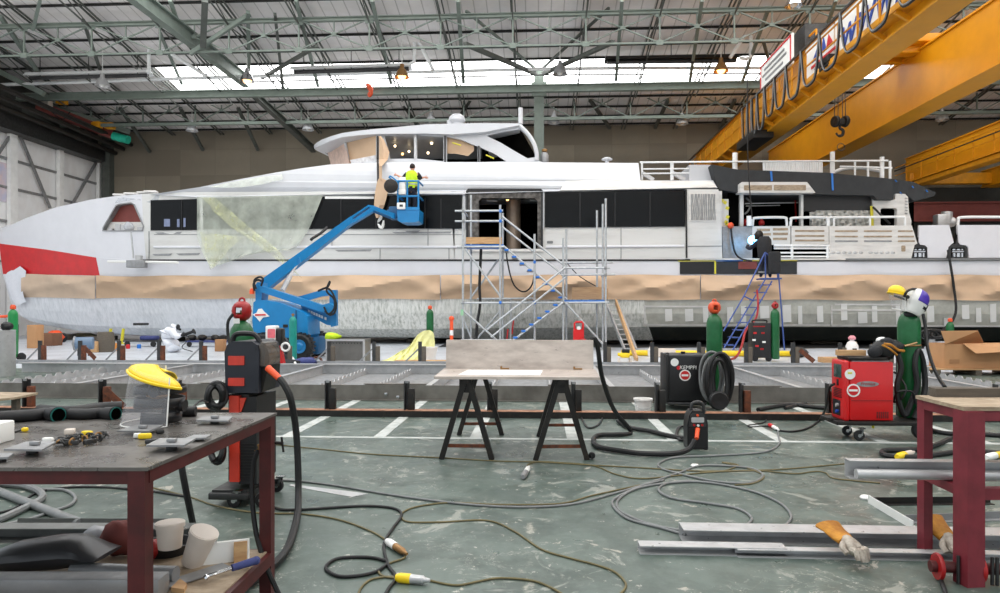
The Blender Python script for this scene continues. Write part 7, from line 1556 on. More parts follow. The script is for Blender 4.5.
# orange and black welder beside the left table
def left_welder():
    c = G(252, 508); vn = 5.0; L = lambda px, py, dv=0: P(px, py, vn + dv); k = vn / F
    t = thing('welding_machine', 'tall black and red wire welder on a trolley behind the left table', 'welding machine', c)
    b = MB(); b.plate([[(225.5, 393), (224.4, 352), (227, 345), (232, 341.5), (252, 341.5), (257, 345), (259, 352), (258.4, 393)]], vn, vn + .42); fd = b.build('feeder_case', pm('navy_black_plastic', (34, 37, 46), .4), t)
    for y0, y1 in ((356, 365.2), (378, 386)): pl('red_stripe', M['orange'] if 0 else pm('red_stripe', (206, 62, 48), .4), [rr_poly(228, y0, 244, y1, .8)], vn - .008, vn, fd)
    for x, y in ((227, 349), (256, 349), (227, 390), (256, 390)): disc(fd, 'screw', x, y, vn, .6 * k, 'blackm', .006)
    b = MB(); b.tube(cr([L(232.5, 342, .1), L(234, 336.5, .1), L(239, 333.6, .1), L(252, 333.8, .1), L(257, 337, .1), L(260, 343, .1)], 4), .02, 8); b.build('handle', M['black'], t)
    b = MB(); b.plate([[(258.6, 366), (258.8, 346), (261, 342), (265, 343), (268, 350), (269.4, 358), (269, 365), (266, 366.5)]], vn + .02, vn + .24); b.build('spool_cover', glassy('smoked_cover', (96, 90, 84), .72, .12, .1), t)
    b = MB(); b.lathe([(.03, -.05), (.085, -.05), (.085, .05), (.03, .05)], L(264, 355, .16), 20, Euler((math.pi / 2, 0, 0))); b.build('wire_spool', M['brass'], t)
    b = MB(); b.plate([[(256, 366), (268, 366), (267, 372), (262, 392), (256, 393)]], vn + .05, vn + .3); b.build('feeder_side', M['blackm'], t)
    b = MB(); b.cyl(L(268, 368, .0), L(280.5, 379.5, -.06), .026, .022, n=14); b.build('torch_collar', M['orange'], t)
    # lower case
    b = MB(); b.plate([[(229.4, 482), (229, 396), (238.6, 396), (239, 482)]], vn + .0, vn + .4); b.build('power_front', pm('vermilion', (200, 58, 40), .4), t)
    b = MB(); b.plate([[(239, 398), (256.5, 396.5), (256.5, 484), (239, 484)]], vn + .02, vn + .4); sd = b.build('power_case', M['black'], t)
    for j in range(12): b = MB(); b.box(L(247.5, 444 + j * 3, .016), (.1, .006, .008)); b.build('louvre', M['blackm'], sd)
    pl('red_corner', pm('vermilion2', (200, 58, 40), .4), [[(239.5, 398), (246, 398), (241, 412), (239.5, 412)]], vn + .008, vn + .018, sd)
    b = MB(); b.box(L(242.5, 488, .2), (.3, .5, .05), bev=.01); b.box(L(242.5, 484.6, .2), (.26, .45, .03)); b.build('trolley_deck', M['steel'], t)
    for px, dv in ((234.5, -.02), (262, .0), (252, .4), (277, .42)): q = L(px, 500, dv); caster(t, Vector((q.x, q.y, .052)), .052, .035)
    b = MB(); b.bar(L(228, 394, .2), L(257, 394, .2), .3, .03, up=(0, 0, 1)); b.build('bridge', M['steel'], t, smooth=False)
    b = MB(); b.bar(L(254, 480, .44), L(254, 395, .44), .04); b.bar(L(232, 480, .44), L(232, 345, .44), .04); b.build('rack_post', M['steel'], t, smooth=False)
    return c
left_welder()
c = P(242, 480, 5.62); gas_cylinder('dark green gas cylinder with red guard behind the tall wire welder', Vector((c.x, 5.62, .03)), 1.32, .1, 'green', 'redcap', 'ball')
b = MB(); b.tube(cr([P(233, 314, 5.5), P(228, 322, 5.48), P(228, 335, 5.48), P(230, 345, 5.46)], 4), .012, 8); tag(b.build('gas_hose_hanging', M['rubber']), 'short black gas hose looping beside the red cylinder guard', 'hose')
b = MB(); b.box(P(236.5, 321, 5.49), (.05, .004, .04)); tag(b.build('paper_tag_hanging', M['labelw']), 'white paper tag on the cylinder behind the wire welder', 'tag')
coil('black cable coil hanging on the near side of the tall wire welder', 216, 396, 5.05, 10, 13, 4, .022, 'rubber', 3)
coil('lower black cable loops hanging at the base of the wire welder', 217, 448, 5.0, 8, 15, 3, .02, 'rubber', 8)
cable('torch_hose_hanging', 'thick black torch hose curving down from the orange collar to the floor', [P(279.5, 378.5, 4.92), P(285, 386, 4.9), P(291, 400, 4.9), P(296, 430, 4.95), P(298, 465, 4.95), P(298.4, 495, 4.9), G(297, 517, .03), G(287, 549, .03), G(264, 573, .03), G(244, 586, .03), G(215, 604, .03)], .024, 'rubber', 'hose', seg=8)

# ------------------------------------------------------------------ left work table
ZT_ = .92
A_, B__ = G(147.5, 467.5, ZT_), G(277, 412.6, ZT_)
dep = (B__ - A_); dep.z = 0
def work_table():
    L = 2.3; r = RIGHT
    t = thing('work_table', 'large steel topped welding table on dark red legs', 'table', (A_ + B__) / 2 - r * 1.1 - Vector((0, 0, ZT_)))
    M['tabletop'] = pm('worn_steel_top', (124, 120, 116), .3, .4, .12, 3, c2=(92, 88, 84), lo=.3, hi=.7, rvar=.14, bump=.05)
    b = MB(); b.prism([A_, B__, B__ - r * L, A_ - r * L], (0, 0, -.012)); b.build('table_top', M['tabletop'], t, smooth=False)
    dn = dep.normalized(); zf = ZT_ - .012
    def rail(name, p, q, w, h, z): b = MB(); b.bar(Vector((p.x, p.y, z)), Vector((q.x, q.y, z)), w, h); b.build(name, M['redframe'], t, smooth=False)
    i0, i1 = A_ - r * .03 + dn * .03, B__ - r * .03 - dn * .03
    rail('apron', i0 - r * (L - .05), i0, .045, .046, zf - .023); rail('apron', i1 - r * (L - .05), i1, .045, .046, zf - .023); rail('apron', i0, i1, .045, .046, zf - .023); rail('apron', i0 - r * (L - .06), i1 - r * (L - .06), .045, .046, zf - .023)
    for q in (i0, i1, i0 - r * (L - .06), i1 - r * (L - .06)):
        b = MB(); b.box((q.x - .01, q.y, zf / 2), (.058, .058, zf), PSI); b.build('leg', M['redframe'], t, smooth=False)
    zs = .2
    rail('shelf_rail', i0 - r * (L - .05), i0, .05, .06, zs); rail('shelf_rail', i1 - r * (L - .05), i1, .05, .06, zs); rail('shelf_rail', i0, i1, .05, .06, zs); rail('shelf_rail', i0 - r * (L - .06), i1 - r * (L - .06), .05, .06, zs)
    b = MB(); b.prism([Vector((q.x, q.y, zs + .036)) for q in (i0, i1, i1 - r * (L - .06), i0 - r * (L - .06))], (0, 0, -.012)); b.build('shelf', M['ply'], t, smooth=False)
work_table()
T = lambda px, py, z=0: G(px, py, ZT_ + z)
def shield():
    c = T(158, 423.5); t = thing('face_shield', 'clear face shield with yellow brow standing on the left table', 'face shield', c)
    k = c.y / F; fd = math.radians(212)               # facing left, a little towards the viewer
    def cyl_pt(a, R_, z, tilt=.0): return c + Vector((math.cos(a) * R_ + (.02 * z / .25), math.sin(a) * R_, z - (.25 * (math.cos(a) * R_ + .05) * z / .25 if z > .02 else 0)))
    rws = []
    for j in range(9):
        z = .006 + .25 * j / 8; R_ = lerp(.152, .13, j / 8)
        rws.append([cyl_pt(fd + math.radians(-100 + 200 * i / 24), R_, z) for i in range(25)])
    b = MB(); b.grid(rws); b.build('visor', M['visor'], t)
    b = MB(); b.tube([p for p in rws[0]], .0035, 6); b.tube([r_[0] for r_ in rws], .0035, 6); b.tube([r_[-1] for r_ in rws], .0035, 6); b.build('visor_edge', M['labelw'], t)
    rws = []
    for j in range(8):
        th = math.radians(84 * j / 7); R_ = .134 * math.cos(th) + .004
        rws.append([cyl_pt(fd + math.radians(-122 + 244 * i / 24), R_, .238 - .03 * abs(i - 12) / 12 + .042 * math.sin(th)) for i in range(25)])
    b = MB(); b.grid(rws); o = b.build('brow_guard', M['brightyellow'], t); so = o.modifiers.new('s', 'SOLIDIFY'); so.thickness = .006
    b = MB(); b.tube([cyl_pt(fd + math.radians(-122 + 244 * i / 24), .14, .233 - .03 * abs(i - 12) / 12) for i in range(25)], .007, 6); b.build('brow_rim', M['brightyellow'], t)
    def band(name, R_, z, h, tz=0, a0=0, a1=360):
        b = MB(); n = 28; full = a1 - a0 >= 360
        b.grid([[cyl_pt(math.radians(a0 + (a1 - a0) * i / n), R_ * (1 if 1 else 0), z + h * j + tz * math.cos(math.radians(a0 + (a1 - a0) * i / n))) for i in range(n + (0 if full else 1))] for j in (0, 1)], closed=full); o = b.build(name, M['black'], t); so = o.modifiers.new('s', 'SOLIDIFY'); so.thickness = .005
    band('headband', .106, .085, .045, .012); band('headband', .11, .15, .035, .02); band('nape_strap', .098, .01, .055, 0, -110, 110)
    b = MB(); b.tube(cr([cyl_pt(math.radians(90), .09, .17), cyl_pt(math.radians(90), .055, .225), cyl_pt(0, .0, .235), cyl_pt(math.radians(270), .055, .225), cyl_pt(math.radians(270), .09, .17)], 4), .011, 6); b.build('crown_strap', M['black'], t)
    for a_, r0_, r1_, z_, rr in ((0, .088, .12, .1, .028), (100, .1, .125, .17, .022), (285, .1, .125, .17, .022)): b = MB(); b.cyl(cyl_pt(math.radians(a_), r0_, z_), cyl_pt(math.radians(a_), r1_, z_), rr, n=16); b.build('adjusting_knob', M['black'], t)
    b = MB(); b.ball(c + Vector((0, 0, .13)), .05, (1.1, .8, .35), 12); b.build('sweat_pad', M['brass'], t)
shield()
def plate_with_stub(label, pts, h=.028, stub=None):
    q = [T(x, y, h) for x, y in pts]; cen = sum(q, Vector()) / 4
    t = thing('steel_offcut', label, 'steel plate', Vector((cen.x, cen.y, ZT_)), 'steel offcut plates on the table')
    b = MB(); b.prism(q, (0, 0, -.007)); b.build('plate', M['alud'], t, smooth=False)
    c = cen; b = MB(); b.cyl((c.x, c.y, ZT_ + .001), (c.x, c.y, c.z - .006), .02, n=12); b.build('stub', M['steel'], t)
    if stub: b = MB(); q = T(*stub, h + .008); b.box(q, (.035, .02, .014), bev=.004); b.build('lug', M['alud'], t)
plate_with_stub('flat grey plate on the left table beside the scattered clamps', [(4, 449), (42, 449.5), (56, 441.5), (26, 441.5)], .03, (35, 443))
plate_with_stub('flat grey plate under the front of the clear face shield', [(117, 430.5), (149, 431), (163, 424.8), (138, 424.4)], .02, (143, 426.5))
plate_with_stub('flat grey plate with bolt at the near corner of the table', [(146, 445), (184, 445), (196, 438), (160, 438)], .03, (172, 440))
plate_with_stub('flat grey plate at the far corner beside the wire welder', [(196, 420), (228, 420.6), (233, 416), (203, 415.6)], .022, (215, 417))
plate_with_stub('narrow grey plate between the corner plate and the table rim', [(184, 438.5), (206, 437.5), (211, 434.5), (194, 434.6)], .016)
plate_with_stub('short grey plate at the cut off near edge of the table', [(-14, 458), (8, 457), (14, 453), (-10, 453)], .02)
random.seed(21)
def clampchain():
    t = thing('clamp_chain', 'tangle of rusty chain and small clamps on the table', 'chain', T(80, 440))
    for i in range(26):
        s = i / 25; px = lerp(57, 106, s) + random.uniform(-1, 1); py = lerp(441.5, 435.5, s) + random.uniform(-2.2, 2.2)
        q = T(px, py, .012 + random.uniform(0, .012)); b = MB(); b.ring(q, .013, .0035, Euler((random.uniform(0, 1.5), random.uniform(0, 1.5), random.uniform(0, 6))), 12, 5); b.build('link', M['steel' if i % 7 else 'brass'], t)
    for px, py in ((62, 441), (71, 443), (90, 441.5), (101, 435)):
        q = T(px, py, .014); b = MB(); b.box(q, (.05, .015, .02), random.uniform(0, 3), .004); b.build('jaw', M['steel'], t)
clampchain()
def small(name, label, cat, px, py, size, m, rz=0, bev=.006): b = MB(); b.box(T(px, py, size[2] / 2 + .001), size, rz, bev); return tag(b.build(name, M[m]), label, cat)
small('connector', 'small yellow connector lying on the clamp chain', 'connector', 87, 434.5, (.04, .025, .03), 'brightyellow')
small('connector', 'small yellow plug alone near the left edge of the table', 'connector', 25, 429.5, (.024, .02, .018), 'brightyellow')
small('connector', 'yellow and white connector beside the narrow offcut plates', 'connector', 145, 436, (.05, .022, .022), 'brightyellow', .2)
small('connector', 'white connector touching the yellow one before the face shield', 'connector', 137.5, 435.5, (.03, .02, .02), 'labelw', .2)
small('metal_scrap', 'small pale lump behind the clamp chain on the table', 'scrap', 70, 431.5, (.04, .035, .024), 'cream', .4)
small('metal_scrap', 'white cap at the start of the clamp chain', 'scrap', 48, 440.5, (.04, .02, .024), 'labelw', .1)
small('metal_scrap', 'dark spring clip beside the corner plate on the table', 'scrap', 152, 441.5, (.05, .02, .02), 'steel', .5)
small('metal_scrap', 'dark nut next to the flat plate under the shield', 'scrap', 160, 431.5, (.03, .025, .018), 'steel', .8)
cable('thin_cable', 'thin wire leading to the small yellow plug on the table', [T(-10, 438, .004), T(5, 435, .004), T(16, 431.5, .004), T(23, 429.6, .006)], .004, 'steel')
b = MB(); b.box(T(-10, 432, .04), (.13, .1, .08), .1, .006); tag(b.build('white_box', M['labelw']), 'small white box at the cut off edge of the table', 'box')
def hose_on_table(label, pts, r, mouth=None):
    t = thing('extraction_hose', label, 'hose', T(*pts[0])); b = MB(); p_ = [T(x, y, r) for x, y in pts]; b.tube(cr(p_, 6), r, 12); b.build('hose', M['rubber'], t)
    if mouth is not None:
        q, d = p_[-1], (p_[-1] - p_[-2]).normalized(); b = MB(); b.tube([q - d * .03, q + d * .03, q + d * .035, q + d * .02], [r * 1.15, r * 1.35, r * 1.1, r * .9], 16, cap=False); b.build('cuff', M['rubber'], t)
        b = MB(); b.tube([q + d * .037, q + d * .0355], [r * 1.32, r * 1.32], 16); b.build('teal_rim', pm('teal_lining', (20, 100, 94), .5), t); b = MB(); b.tube([q + d * .039, q + d * .037], [r * 1.08, r * 1.08], 16); b.build('dark_mouth', M['dark'], t)
hose_on_table('black hose with open teal lined mouth at the back of the table', [(-14, 418), (10, 416.6), (33, 415), (46, 413.5), (54, 414.5)], .028, 1)
hose_on_table('long black hose reaching back to the face shield on the table', [(40, 410.5), (60, 412), (78, 411.5), (99, 408.5), (122, 407)], .03)
hose_on_table('short black hose with teal lined cuff left of the face shield', [(70, 413.8), (88, 414), (100, 413), (110, 413.6)], .026, 1)
b = MB(); b.cyl(T(176, 411.6, .025), T(196, 411.2, .025), .025, n=14); tag(b.build('black_grip', M['rubber']), 'black cylinder grip behind the face shield on the table', 'grip')
cable('thin_cable', 'dark cable from the grip over the far edge of the table', [T(180, 411, .01), T(190, 410, .02), P(200, 401, 3.8), P(208, 402, 4.4)], .006, 'rubber')
cable('hanging_hose', 'black hose hanging down behind the left table beside the wire welder', [P(180, 455, 4.3), P(184, 480, 4.3), P(189, 505, 4.35), G(193, 524, .03)], .021, 'rubber', 'hose', seg=8)
# earth clamp and its cable
t = thing('earth_clamp_hanging', 'brass earth clamp gripping the far table leg', 'clamp', P(268, 444, 3.5))
b = MB(); b.bar(P(256, 452, 3.5), P(272, 441, 3.5), .016, .02); b.bar(P(258, 446, 3.5), P(274, 442.6, 3.5), .014, .018); b.build('jaw', M['brass'], t); b = MB(); b.cyl(P(281.5, 437, 3.5), P(283.5, 452, 3.5), .006, n=8); b.cyl(P(274, 442.5, 3.5), P(283, 443.5, 3.5), .009, n=8); b.build('screw_handle', M['blackm'], t)
cable('hanging_cable', 'black earth cable hanging from the brass clamp past the table leg', [P(258, 450, 3.5), P(254, 462, 3.48), P(252, 485, 3.46), P(253.5, 515, 3.44), P(258, 541, 3.42), P(267, 568, 3.4), P(280, 597, 3.4)], .013, 'rubber', seg=8)
# things on the lower shelf
ZS = .237
S = lambda px, py, z=0: G(px, py, ZS + z)
def bucket(label, c, rot, m, r0, r1, h):
    t = thing('plastic_tub', label, 'tub', c); R_ = rot.to_matrix()
    b = MB(); b.lathe([(r0, 0), (r1, h), (r1 * 1.08, h), (r1 * 1.08, h + .02), (r1 * .95, h + .02), (r0 * .93, .012)], c, 26, rot); b.build('tub_wall', M[m], t)
    b = MB(); b.lathe([(.001, h + .016), (r1 * .97, h + .016), (r1 * .97, h + .022), (.001, h + .022)], c, 26, rot); b.build('lid', M[m], t)
    b = MB(); b.tube(cr([c + R_ @ Vector((r1 * 1.08, 0, h)), c + R_ @ Vector((r1 * .7, r1, h * .7)), c + R_ @ Vector((-r1 * .7, r1, h * .7)), c + R_ @ Vector((-r1 * 1.08, 0, h))], 5), .003, 6); b.build('wire_handle', M['alu'], t)
c = S(186, 570, .0); bucket('cream plastic tub tipped over on the lower shelf', c + Vector((0, .06, .012)), Euler((.12, .42, 0)), 'cream', .05, .062, .15)
c = S(170, 550, .06); bucket('cream plastic tub with wire handle upright on the lower shelf', c + Vector((0, .0, .012)), Euler((0, 0, 0)), 'cream', .052, .062, .1)
b = MB(); q = S(168, 552, .0); b.lathe([(.1, 0), (.12, .05), (.11, .05), (.09, .01)], q, 22); tag(b.build('black_pan', M['rubber']), 'shallow black pan carrying the upright tub', 'pan')
pa, pc = S(73, 570, .036), S(176, 574, .036)
def pipe():
    b = MB(); n = 20; R0, R1 = .034, .029
    b.tube([pa, pc, pc + (pc - pa).normalized() * .0005, pc - (pc - pa).normalized() * .25], [R0, R0, R1, R1], n); tag(b.build('steel_pipe', M['alud']), 'grey steel pipe with open end on the lower shelf', 'pipe')
pipe()
b = MB(); q0, q1 = S(-40, 592, .03), S(163, 592, .03); q0, q1 = S(-40, 601), S(158, 601); yb_ = q0.lerp(q1, .5).y + .05
b.box(((q0.x + q1.x) / 2, yb_, ZS + .044), (q1.x - q0.x, .1, .086), PSI, bev=.006); tag(b.build('box_section', M['alud']), 'grey steel box section along the near edge of the lower shelf', 'steel section')
def rubber():
    rws = []; random.seed(2)
    prof = [(-6, 551, 569), (6, 546, 569), (20, 541, 569), (40, 538, 569), (60, 535, 568), (75, 534.5, 566), (86, 538, 563), (96, 545, 560), (108, 552, 556)]
    b = MB()
    for x, yt, yb in prof:
        v = 3.1; top, bot = P(x, yt, v), P(x, yb, v); h = top.z - bot.z; mid = (top + bot) / 2
        rws.append([Vector((mid.x, v + .0 + .11 * math.cos(a), mid.z + h / 2 * math.sin(a) * (1 if math.sin(a) > 0 else 1))) for a in [2 * math.pi * i / 14 for i in range(14)]])
    zmin = min(p.z for r_ in rws for p in r_)
    for r_ in rws:
        for p in r_: p.z += ZS + .002 - zmin if zmin < ZS + .002 else 0
    b.grid(rws, closed=True).add(rws[0], [tuple(range(14))[::-1]]).add(rws[-1], [tuple(range(14))]); return tag(b.build('rubber_fender', pm('grey_rubber', (54, 54, 56), .35, 0, .1, 4)), 'dark grey wedge shaped rubber fender on the lower shelf', 'fender')
rubber()
blob2 = lambda name, label, cat, px, py, w, d, h, m, seed: (random.seed(seed), tag(MB().ball(S(px, py) + Vector((0, .0, h * .5 + .004)), 1, (w / 2, d / 2, h / 2), 14, jit=.14).build(name, M[m], ang=70), label, cat))
blob2('plastic_wrap', 'crumpled clear plastic wrap between fender and table leg', 'plastic', 99, 553, .16, .12, .13, 'filmc', 4)
blob2('red_cloth', 'dark red cloth stuffed behind the near table leg', 'cloth', 120, 556, .18, .12, .17, 'brownred', 6)
blob2('red_cloth', 'red rag beside the tubs on the lower shelf', 'cloth', 151, 559, .1, .1, .09, 'redcap', 7)
b = MB(); a_, c_ = S(200, 566), S(248, 560); b.prism([a_, c_, c_ + Vector((0, 0, .1)), a_ + Vector((0, .0, .1))], (0, .018, 0)); o = tag(b.build('grey_board', M['labelw'], smooth=False), 'pale grey board on edge at the end of the lower shelf', 'board')
b = MB(); a_, c_ = S(234, 563, .002), S(247, 561.4, .002); b.prism([a_, c_, c_ + Vector((0, .004, .098)), a_ + Vector((0, .004, .098))], (0, -.006, 0)); tag(b.build('wood_slip', M['wood'], smooth=False), 'tan wood slip leaning on the pale grey board', 'wood')
b = MB(); b.prism([S(160, 584, .006), S(168, 589, .006), S(232, 568, .006), S(222, 564, .006)], (0, 0, .006)); tag(b.build('steel_flat', M['alud'], smooth=False), 'flat steel strip under the blue handled tool', 'steel strip')
t = thing('caulking_tool', 'steel tool with blue grip lying at the shelf edge', 'tool', S(230, 570))
b = MB(); b.cyl(S(232, 568, .03), S(256, 560.5, .035), .016, .019, n=12); b.ball(S(256, 560.5, .035), .02, n=10); b.build('grip', M['bluecloth'], t); b = MB(); b.tube(cr([S(232, 568, .03), S(216, 573.5, .03), S(208, 576, .028), S(205, 578.5, .02)], 4), [.009] * 9 + [.013] * 4, 8); b.build('shaft', M['chrome'], t)
b = MB(); b.prism([S(171, 592), S(184, 594), S(187, 588), S(180, 583)], (0, 0, .02)); tag(b.build('wood_offcut', M['wood'], smooth=False), 'broken wood offcut at the near end of the lower shelf', 'wood')
# sheet metal sections on the floor behind the left table
b = MB(); M['dull'] = pm('dull_grey_steel', (104, 106, 104), .5, .3, .15, 4); b.channel(G(-40, 537, 0), G(196, 537, 0) + Vector((0, 0, 0)), .12, .09, .005); tag(b.build('steel_channel', M['dull'], smooth=False), 'grey steel channel on the floor behind the left table', 'steel channel')
b = MB(); b.angle(G(18, 527, 0), G(182, 527.5, 0), .1, .06, .005); tag(b.build('steel_angle', M['dull'], smooth=False), 'shorter grey steel angle on the floor behind the channel', 'steel angle')
b = MB(); b.cyl(G(-20, 484, .03), G(80, 523, .03), .03, n=12); tag(b.build('grey_pole', M['greyhose']), 'grey pole lying on the floor behind the left table', 'pole')
for lab, pts, r, m in (('pale grey hose arching across the floor behind the left table', [(-20, 482), (5, 484), (25, 486), (40, 492), (41, 499), (20, 510), (0, 519), (-15, 524)], .026, 'greyhose'),
                       ('thin grey hose loop on the floor near the grey pole', [(-10, 487), (14, 484), (40, 489), (64, 490), (75, 497), (70, 505), (50, 512), (30, 519), (8, 524), (-10, 526)], .012, 'greyhose'),
                       ('thin dark cable crossing behind the left table', [(-10, 515), (15, 508), (34, 494), (60, 488), (100, 487), (150, 491), (190, 497)], .009, 'rubber')):
    cable('floor_hose', lab, GP(pts, r), r, m, 'hose', seg=8)
# board beyond the table, left
b = MB(); b.prism([P(-40, 398, 6.8), P(38, 392.4, 7.6), P(30, 390.6, 8.6), P(-40, 391, 8.6)], (0, 0, .025)); o = b.build('chipboard_sheet', M['ply'], smooth=False)
bpy.data.objects.remove(o)
zb = .66
b = MB(); b.prism([G(-60, 405, zb), G(16, 397, zb), G(38, 392.6, zb), G(-60, 391, zb)], (0, 0, -.02)); t = thing('chipboard_trestle_top', 'pale chipboard sheet on a low stand beyond the left table', 'board', Vector((G(-10, 398, zb).x, G(-10, 398, zb).y, 0))); b.build('sheet', M['ply'], t, smooth=False)
for px, py in ((14, 397), (-30, 394)): q = G(px, py, zb); b = MB(); b.box((q.x - .06, q.y + .1, zb / 2 - .01), (.05, .05, zb - .03)); b.build('leg', M['oldwood'], t, smooth=False)
t.name = 'chipboard_stand'

# ------------------------------------------------------------------ right work table
ZR = .934
def right_table():
    a, d = G(963.5, 407, ZR), G(915.5, 395.3, ZR); L = 1.5; r = RIGHT; dv = d - a; dv.z = 0
    t = thing('work_table', 'maroon framed work table with worn plywood top', 'table', Vector((a.x + .5, a.y + .2, 0)))
    b = MB(); b.prism([a, a + r * L, d + r * L, d], (0, 0, -.02)); b.build('table_top', M['ply'], t, smooth=False)
    zf = ZR - .022
    for q, w in ((a + r * .045 + dv * .06, .1), (d + r * .04 - dv * .06, .056), (a + r * (L - .06) + dv * .06, .1), (d + r * (L - .06) - dv * .06, .075)):
        b = MB(); b.box((q.x, q.y, zf / 2), (w, w, zf), .18); b.build('leg', M['redframe2'], t, smooth=False)
    def rail(name, p, q, z, w=.05, h=.07): b = MB(); b.bar(Vector((p.x, p.y, z)), Vector((q.x, q.y, z)), w, h); b.build(name, M['redframe2'], t, smooth=False)
    i0, i1 = a + r * .04 + dv * .06, d + r * .04 - dv * .06
    rail('apron', i0, i1, zf - .026, .045, .052); rail('apron', i0, i0 + r * (L - .1), zf - .026, .045, .052); rail('apron', i1, i1 + r * (L - .1), zf - .035)
    rail('stretcher', i0, i1, .475, .05, .05); rail('stretcher', i0 + dv * .02, i0 + r * (L - .1), .475, .05, .06); rail('stretcher', i1, i1 + r * (L - .1), .475)
    return a, d, dv
ra, rd, rdv = right_table()
b = MB(); q = rd + RIGHT * .07 - rdv * .12; b.bar(Vector((q.x, q.y, ZR + .025)), Vector((q.x, q.y, ZR + .025)) + RIGHT * 1.3, .06, .05); tag(b.build('timber_strip', M['oldwood'], smooth=False), 'dark grey timber strip along the back of the plywood top', 'timber')
b = MB(); q = rd + RIGHT * .6 - rdv * .3; b.box((q.x + .3, q.y - .02, ZR + .008), (.8, .12, .015)); tag(b.build('thin_board', M['ply'], smooth=False), 'thin pale board lying on the plywood top', 'board')
# tube and profile stored on the stretchers
z_t = .503
tl, tr_ = P(856, 479, 3.98), P(1060, 476, 3.98); 
b = MB(); x0_, x1_ = tl.x, tr_.x; R0 = .028
b.tube([(x0_ + .2, 3.98, z_t + R0), (x0_, 3.98, z_t + R0), (x0_ - .0005, 3.98, z_t + R0), (x1_, 3.98, z_t + R0)], [.023, .023, R0, R0], 18); tag(b.build('aluminium_tube', M['alu']), 'round aluminium tube sticking out of the maroon table frame', 'tube')
b = MB(); q0 = P(843, 468, 4.07); b.channel((q0.x, 4.05, z_t + .0), (q0.x + 1.7, 4.05, z_t), .07, .1, .004, up=(0, 0, 1)); tag(b.build('aluminium_profile', M['alu'], smooth=False), 'flat aluminium channel sticking out above the round tube', 'profile')
# aluminium stock on the floor
yv = G(800, 544).y
def stock(label, px0, py, L, w, h, kind, m='alu'):
    a = G(px0, py); a.z = 0; c = a + Vector((L, 0, 0)); b = MB()
    if kind == 'box':
        b.extr([(0, 0), (w, 0), (w, h), (0, h), (0, .004), (.004, .004), (.004, h - .004), (w - .004, h - .004), (w - .004, .004), (0, .0039)], c, a)
    elif kind == 'angle': b.angle(c, a, w, h, .005)
    else: b.channel(a + Vector((0, w, 0)), c + Vector((0, w, 0)), w, h, .005)
    return tag(b.build('aluminium_stock', M[m], smooth=False), label, 'metal bar', 'aluminium bars on the floor')
stock('thick aluminium channel on the floor under the tan glove', 684, 544, 2.6, .16, .085, 'channel')
stock('thin aluminium angle on the floor, sticking out furthest of the bars', 640, 554.5, .85, .1, .05, 'channel')
stock('low aluminium bar on the floor nearest the viewer', 738, 557.5, 2.3, .07, .045, 'channel')
a, c = G(868, 500, .03), G(912, 526, .03); b = MB(); b.angle(G(913, 530), G(868, 503), .05, .06, .005); tag(b.build('white_angle', M['labelw'], smooth=False), 'white angle bar on the floor pointing at the maroon table', 'metal bar')
b = MB(); b.angle(G(870, 504), G(990, 503), .05, .05, .005); tag(b.build('dark_angle', M['blackm'], smooth=False), 'dark steel bar on the floor behind the white angle bar', 'metal bar')
b = MB(); b.angle(G(905, 522), G(1040, 517), .05, .05, .005); tag(b.build('grey_angle', M['alud'], smooth=False), 'grey steel bar on the floor under the maroon table', 'metal bar')
b = MB(); b.prism([G(289, 486), G(291, 484.6), G(368, 494), G(352, 497.4)], (0, 0, .004)); tag(b.build('steel_flat_strip', M['alu'], smooth=False), 'flat pale steel strip lying on the floor by the trestles', 'steel strip')
# gloves
def glove(label, cuff, palm, d, z0=0.0):
    t = thing('work_glove', label, 'glove', G(*palm)); p, q = cuff, palm
    a = P(*p[0], p[1]) if isinstance(p[0], tuple) else p; 
    d = Vector(d).normalized(); side = Vector((d.y, -d.x, 0)); c = q if isinstance(q, Vector) else q
    return t
def work_glove(label, wrist, d, z, droop=0):
    w = Vector(wrist); d = Vector(d).normalized(); side = d.cross(UP).normalized(); n = side.cross(d).normalized()
    t = thing('work_glove', label, 'glove', w)
    rws = []
    for j, (s, wd, th) in enumerate(((-.16, .085, .02), (-.1, .078, .022), (-.04, .062, .024), (0, .05, .024))):
        rws.append([w + d * s + side * wd * math.cos(a) + n * th * math.sin(a) + Vector((0, 0, .008 * math.sin(j * 2 + a))) for a in [2 * math.pi * i / 16 for i in range(16)]])
    b = MB(); b.grid(rws, closed=True).add(rws[-1], [tuple(range(16))]); b.build('cuff', M['leather'], t, ang=50)
    b = MB(); b.tube([w - d * .01, w + d * .03, w + d * .07, w + d * .1], [.036, .043, .044, .036], 12)
    b.build('palm', M['glove'], t)
    for k, Lg in enumerate((.07, .08, .075, .06)):
        o_ = w + d * .085 + side * (.036 - .024 * k) + n * .006; bend = -.022 - .006 * k
        b = MB(); b.tube(cr([o_, o_ + d * Lg * .45 + n * .012, o_ + d * Lg * .8 + n * bend * .5, o_ + d * Lg * .95 + n * bend], 3), [.0165] * 4 + [.015] * 4 + [.012] * 2, 8); b.build('finger', M['glove'], t)
    o_ = w + d * .02 + side * .036; b = MB(); b.tube(cr([o_, o_ + d * .035 + side * .03, o_ + d * .075 + side * .03 - n * .01], 3), [.018] * 4 + [.015] * 3, 8); b.build('thumb', M['glove'], t)
q = G(846, 541, .115); work_glove('tan leather work glove draped over the aluminium bars', q, (.28, -.9, -.3), 0)
q = G(947, 538, .11); work_glove('tan leather work glove under the maroon table', q, (.15, -.9, -.5), 0)
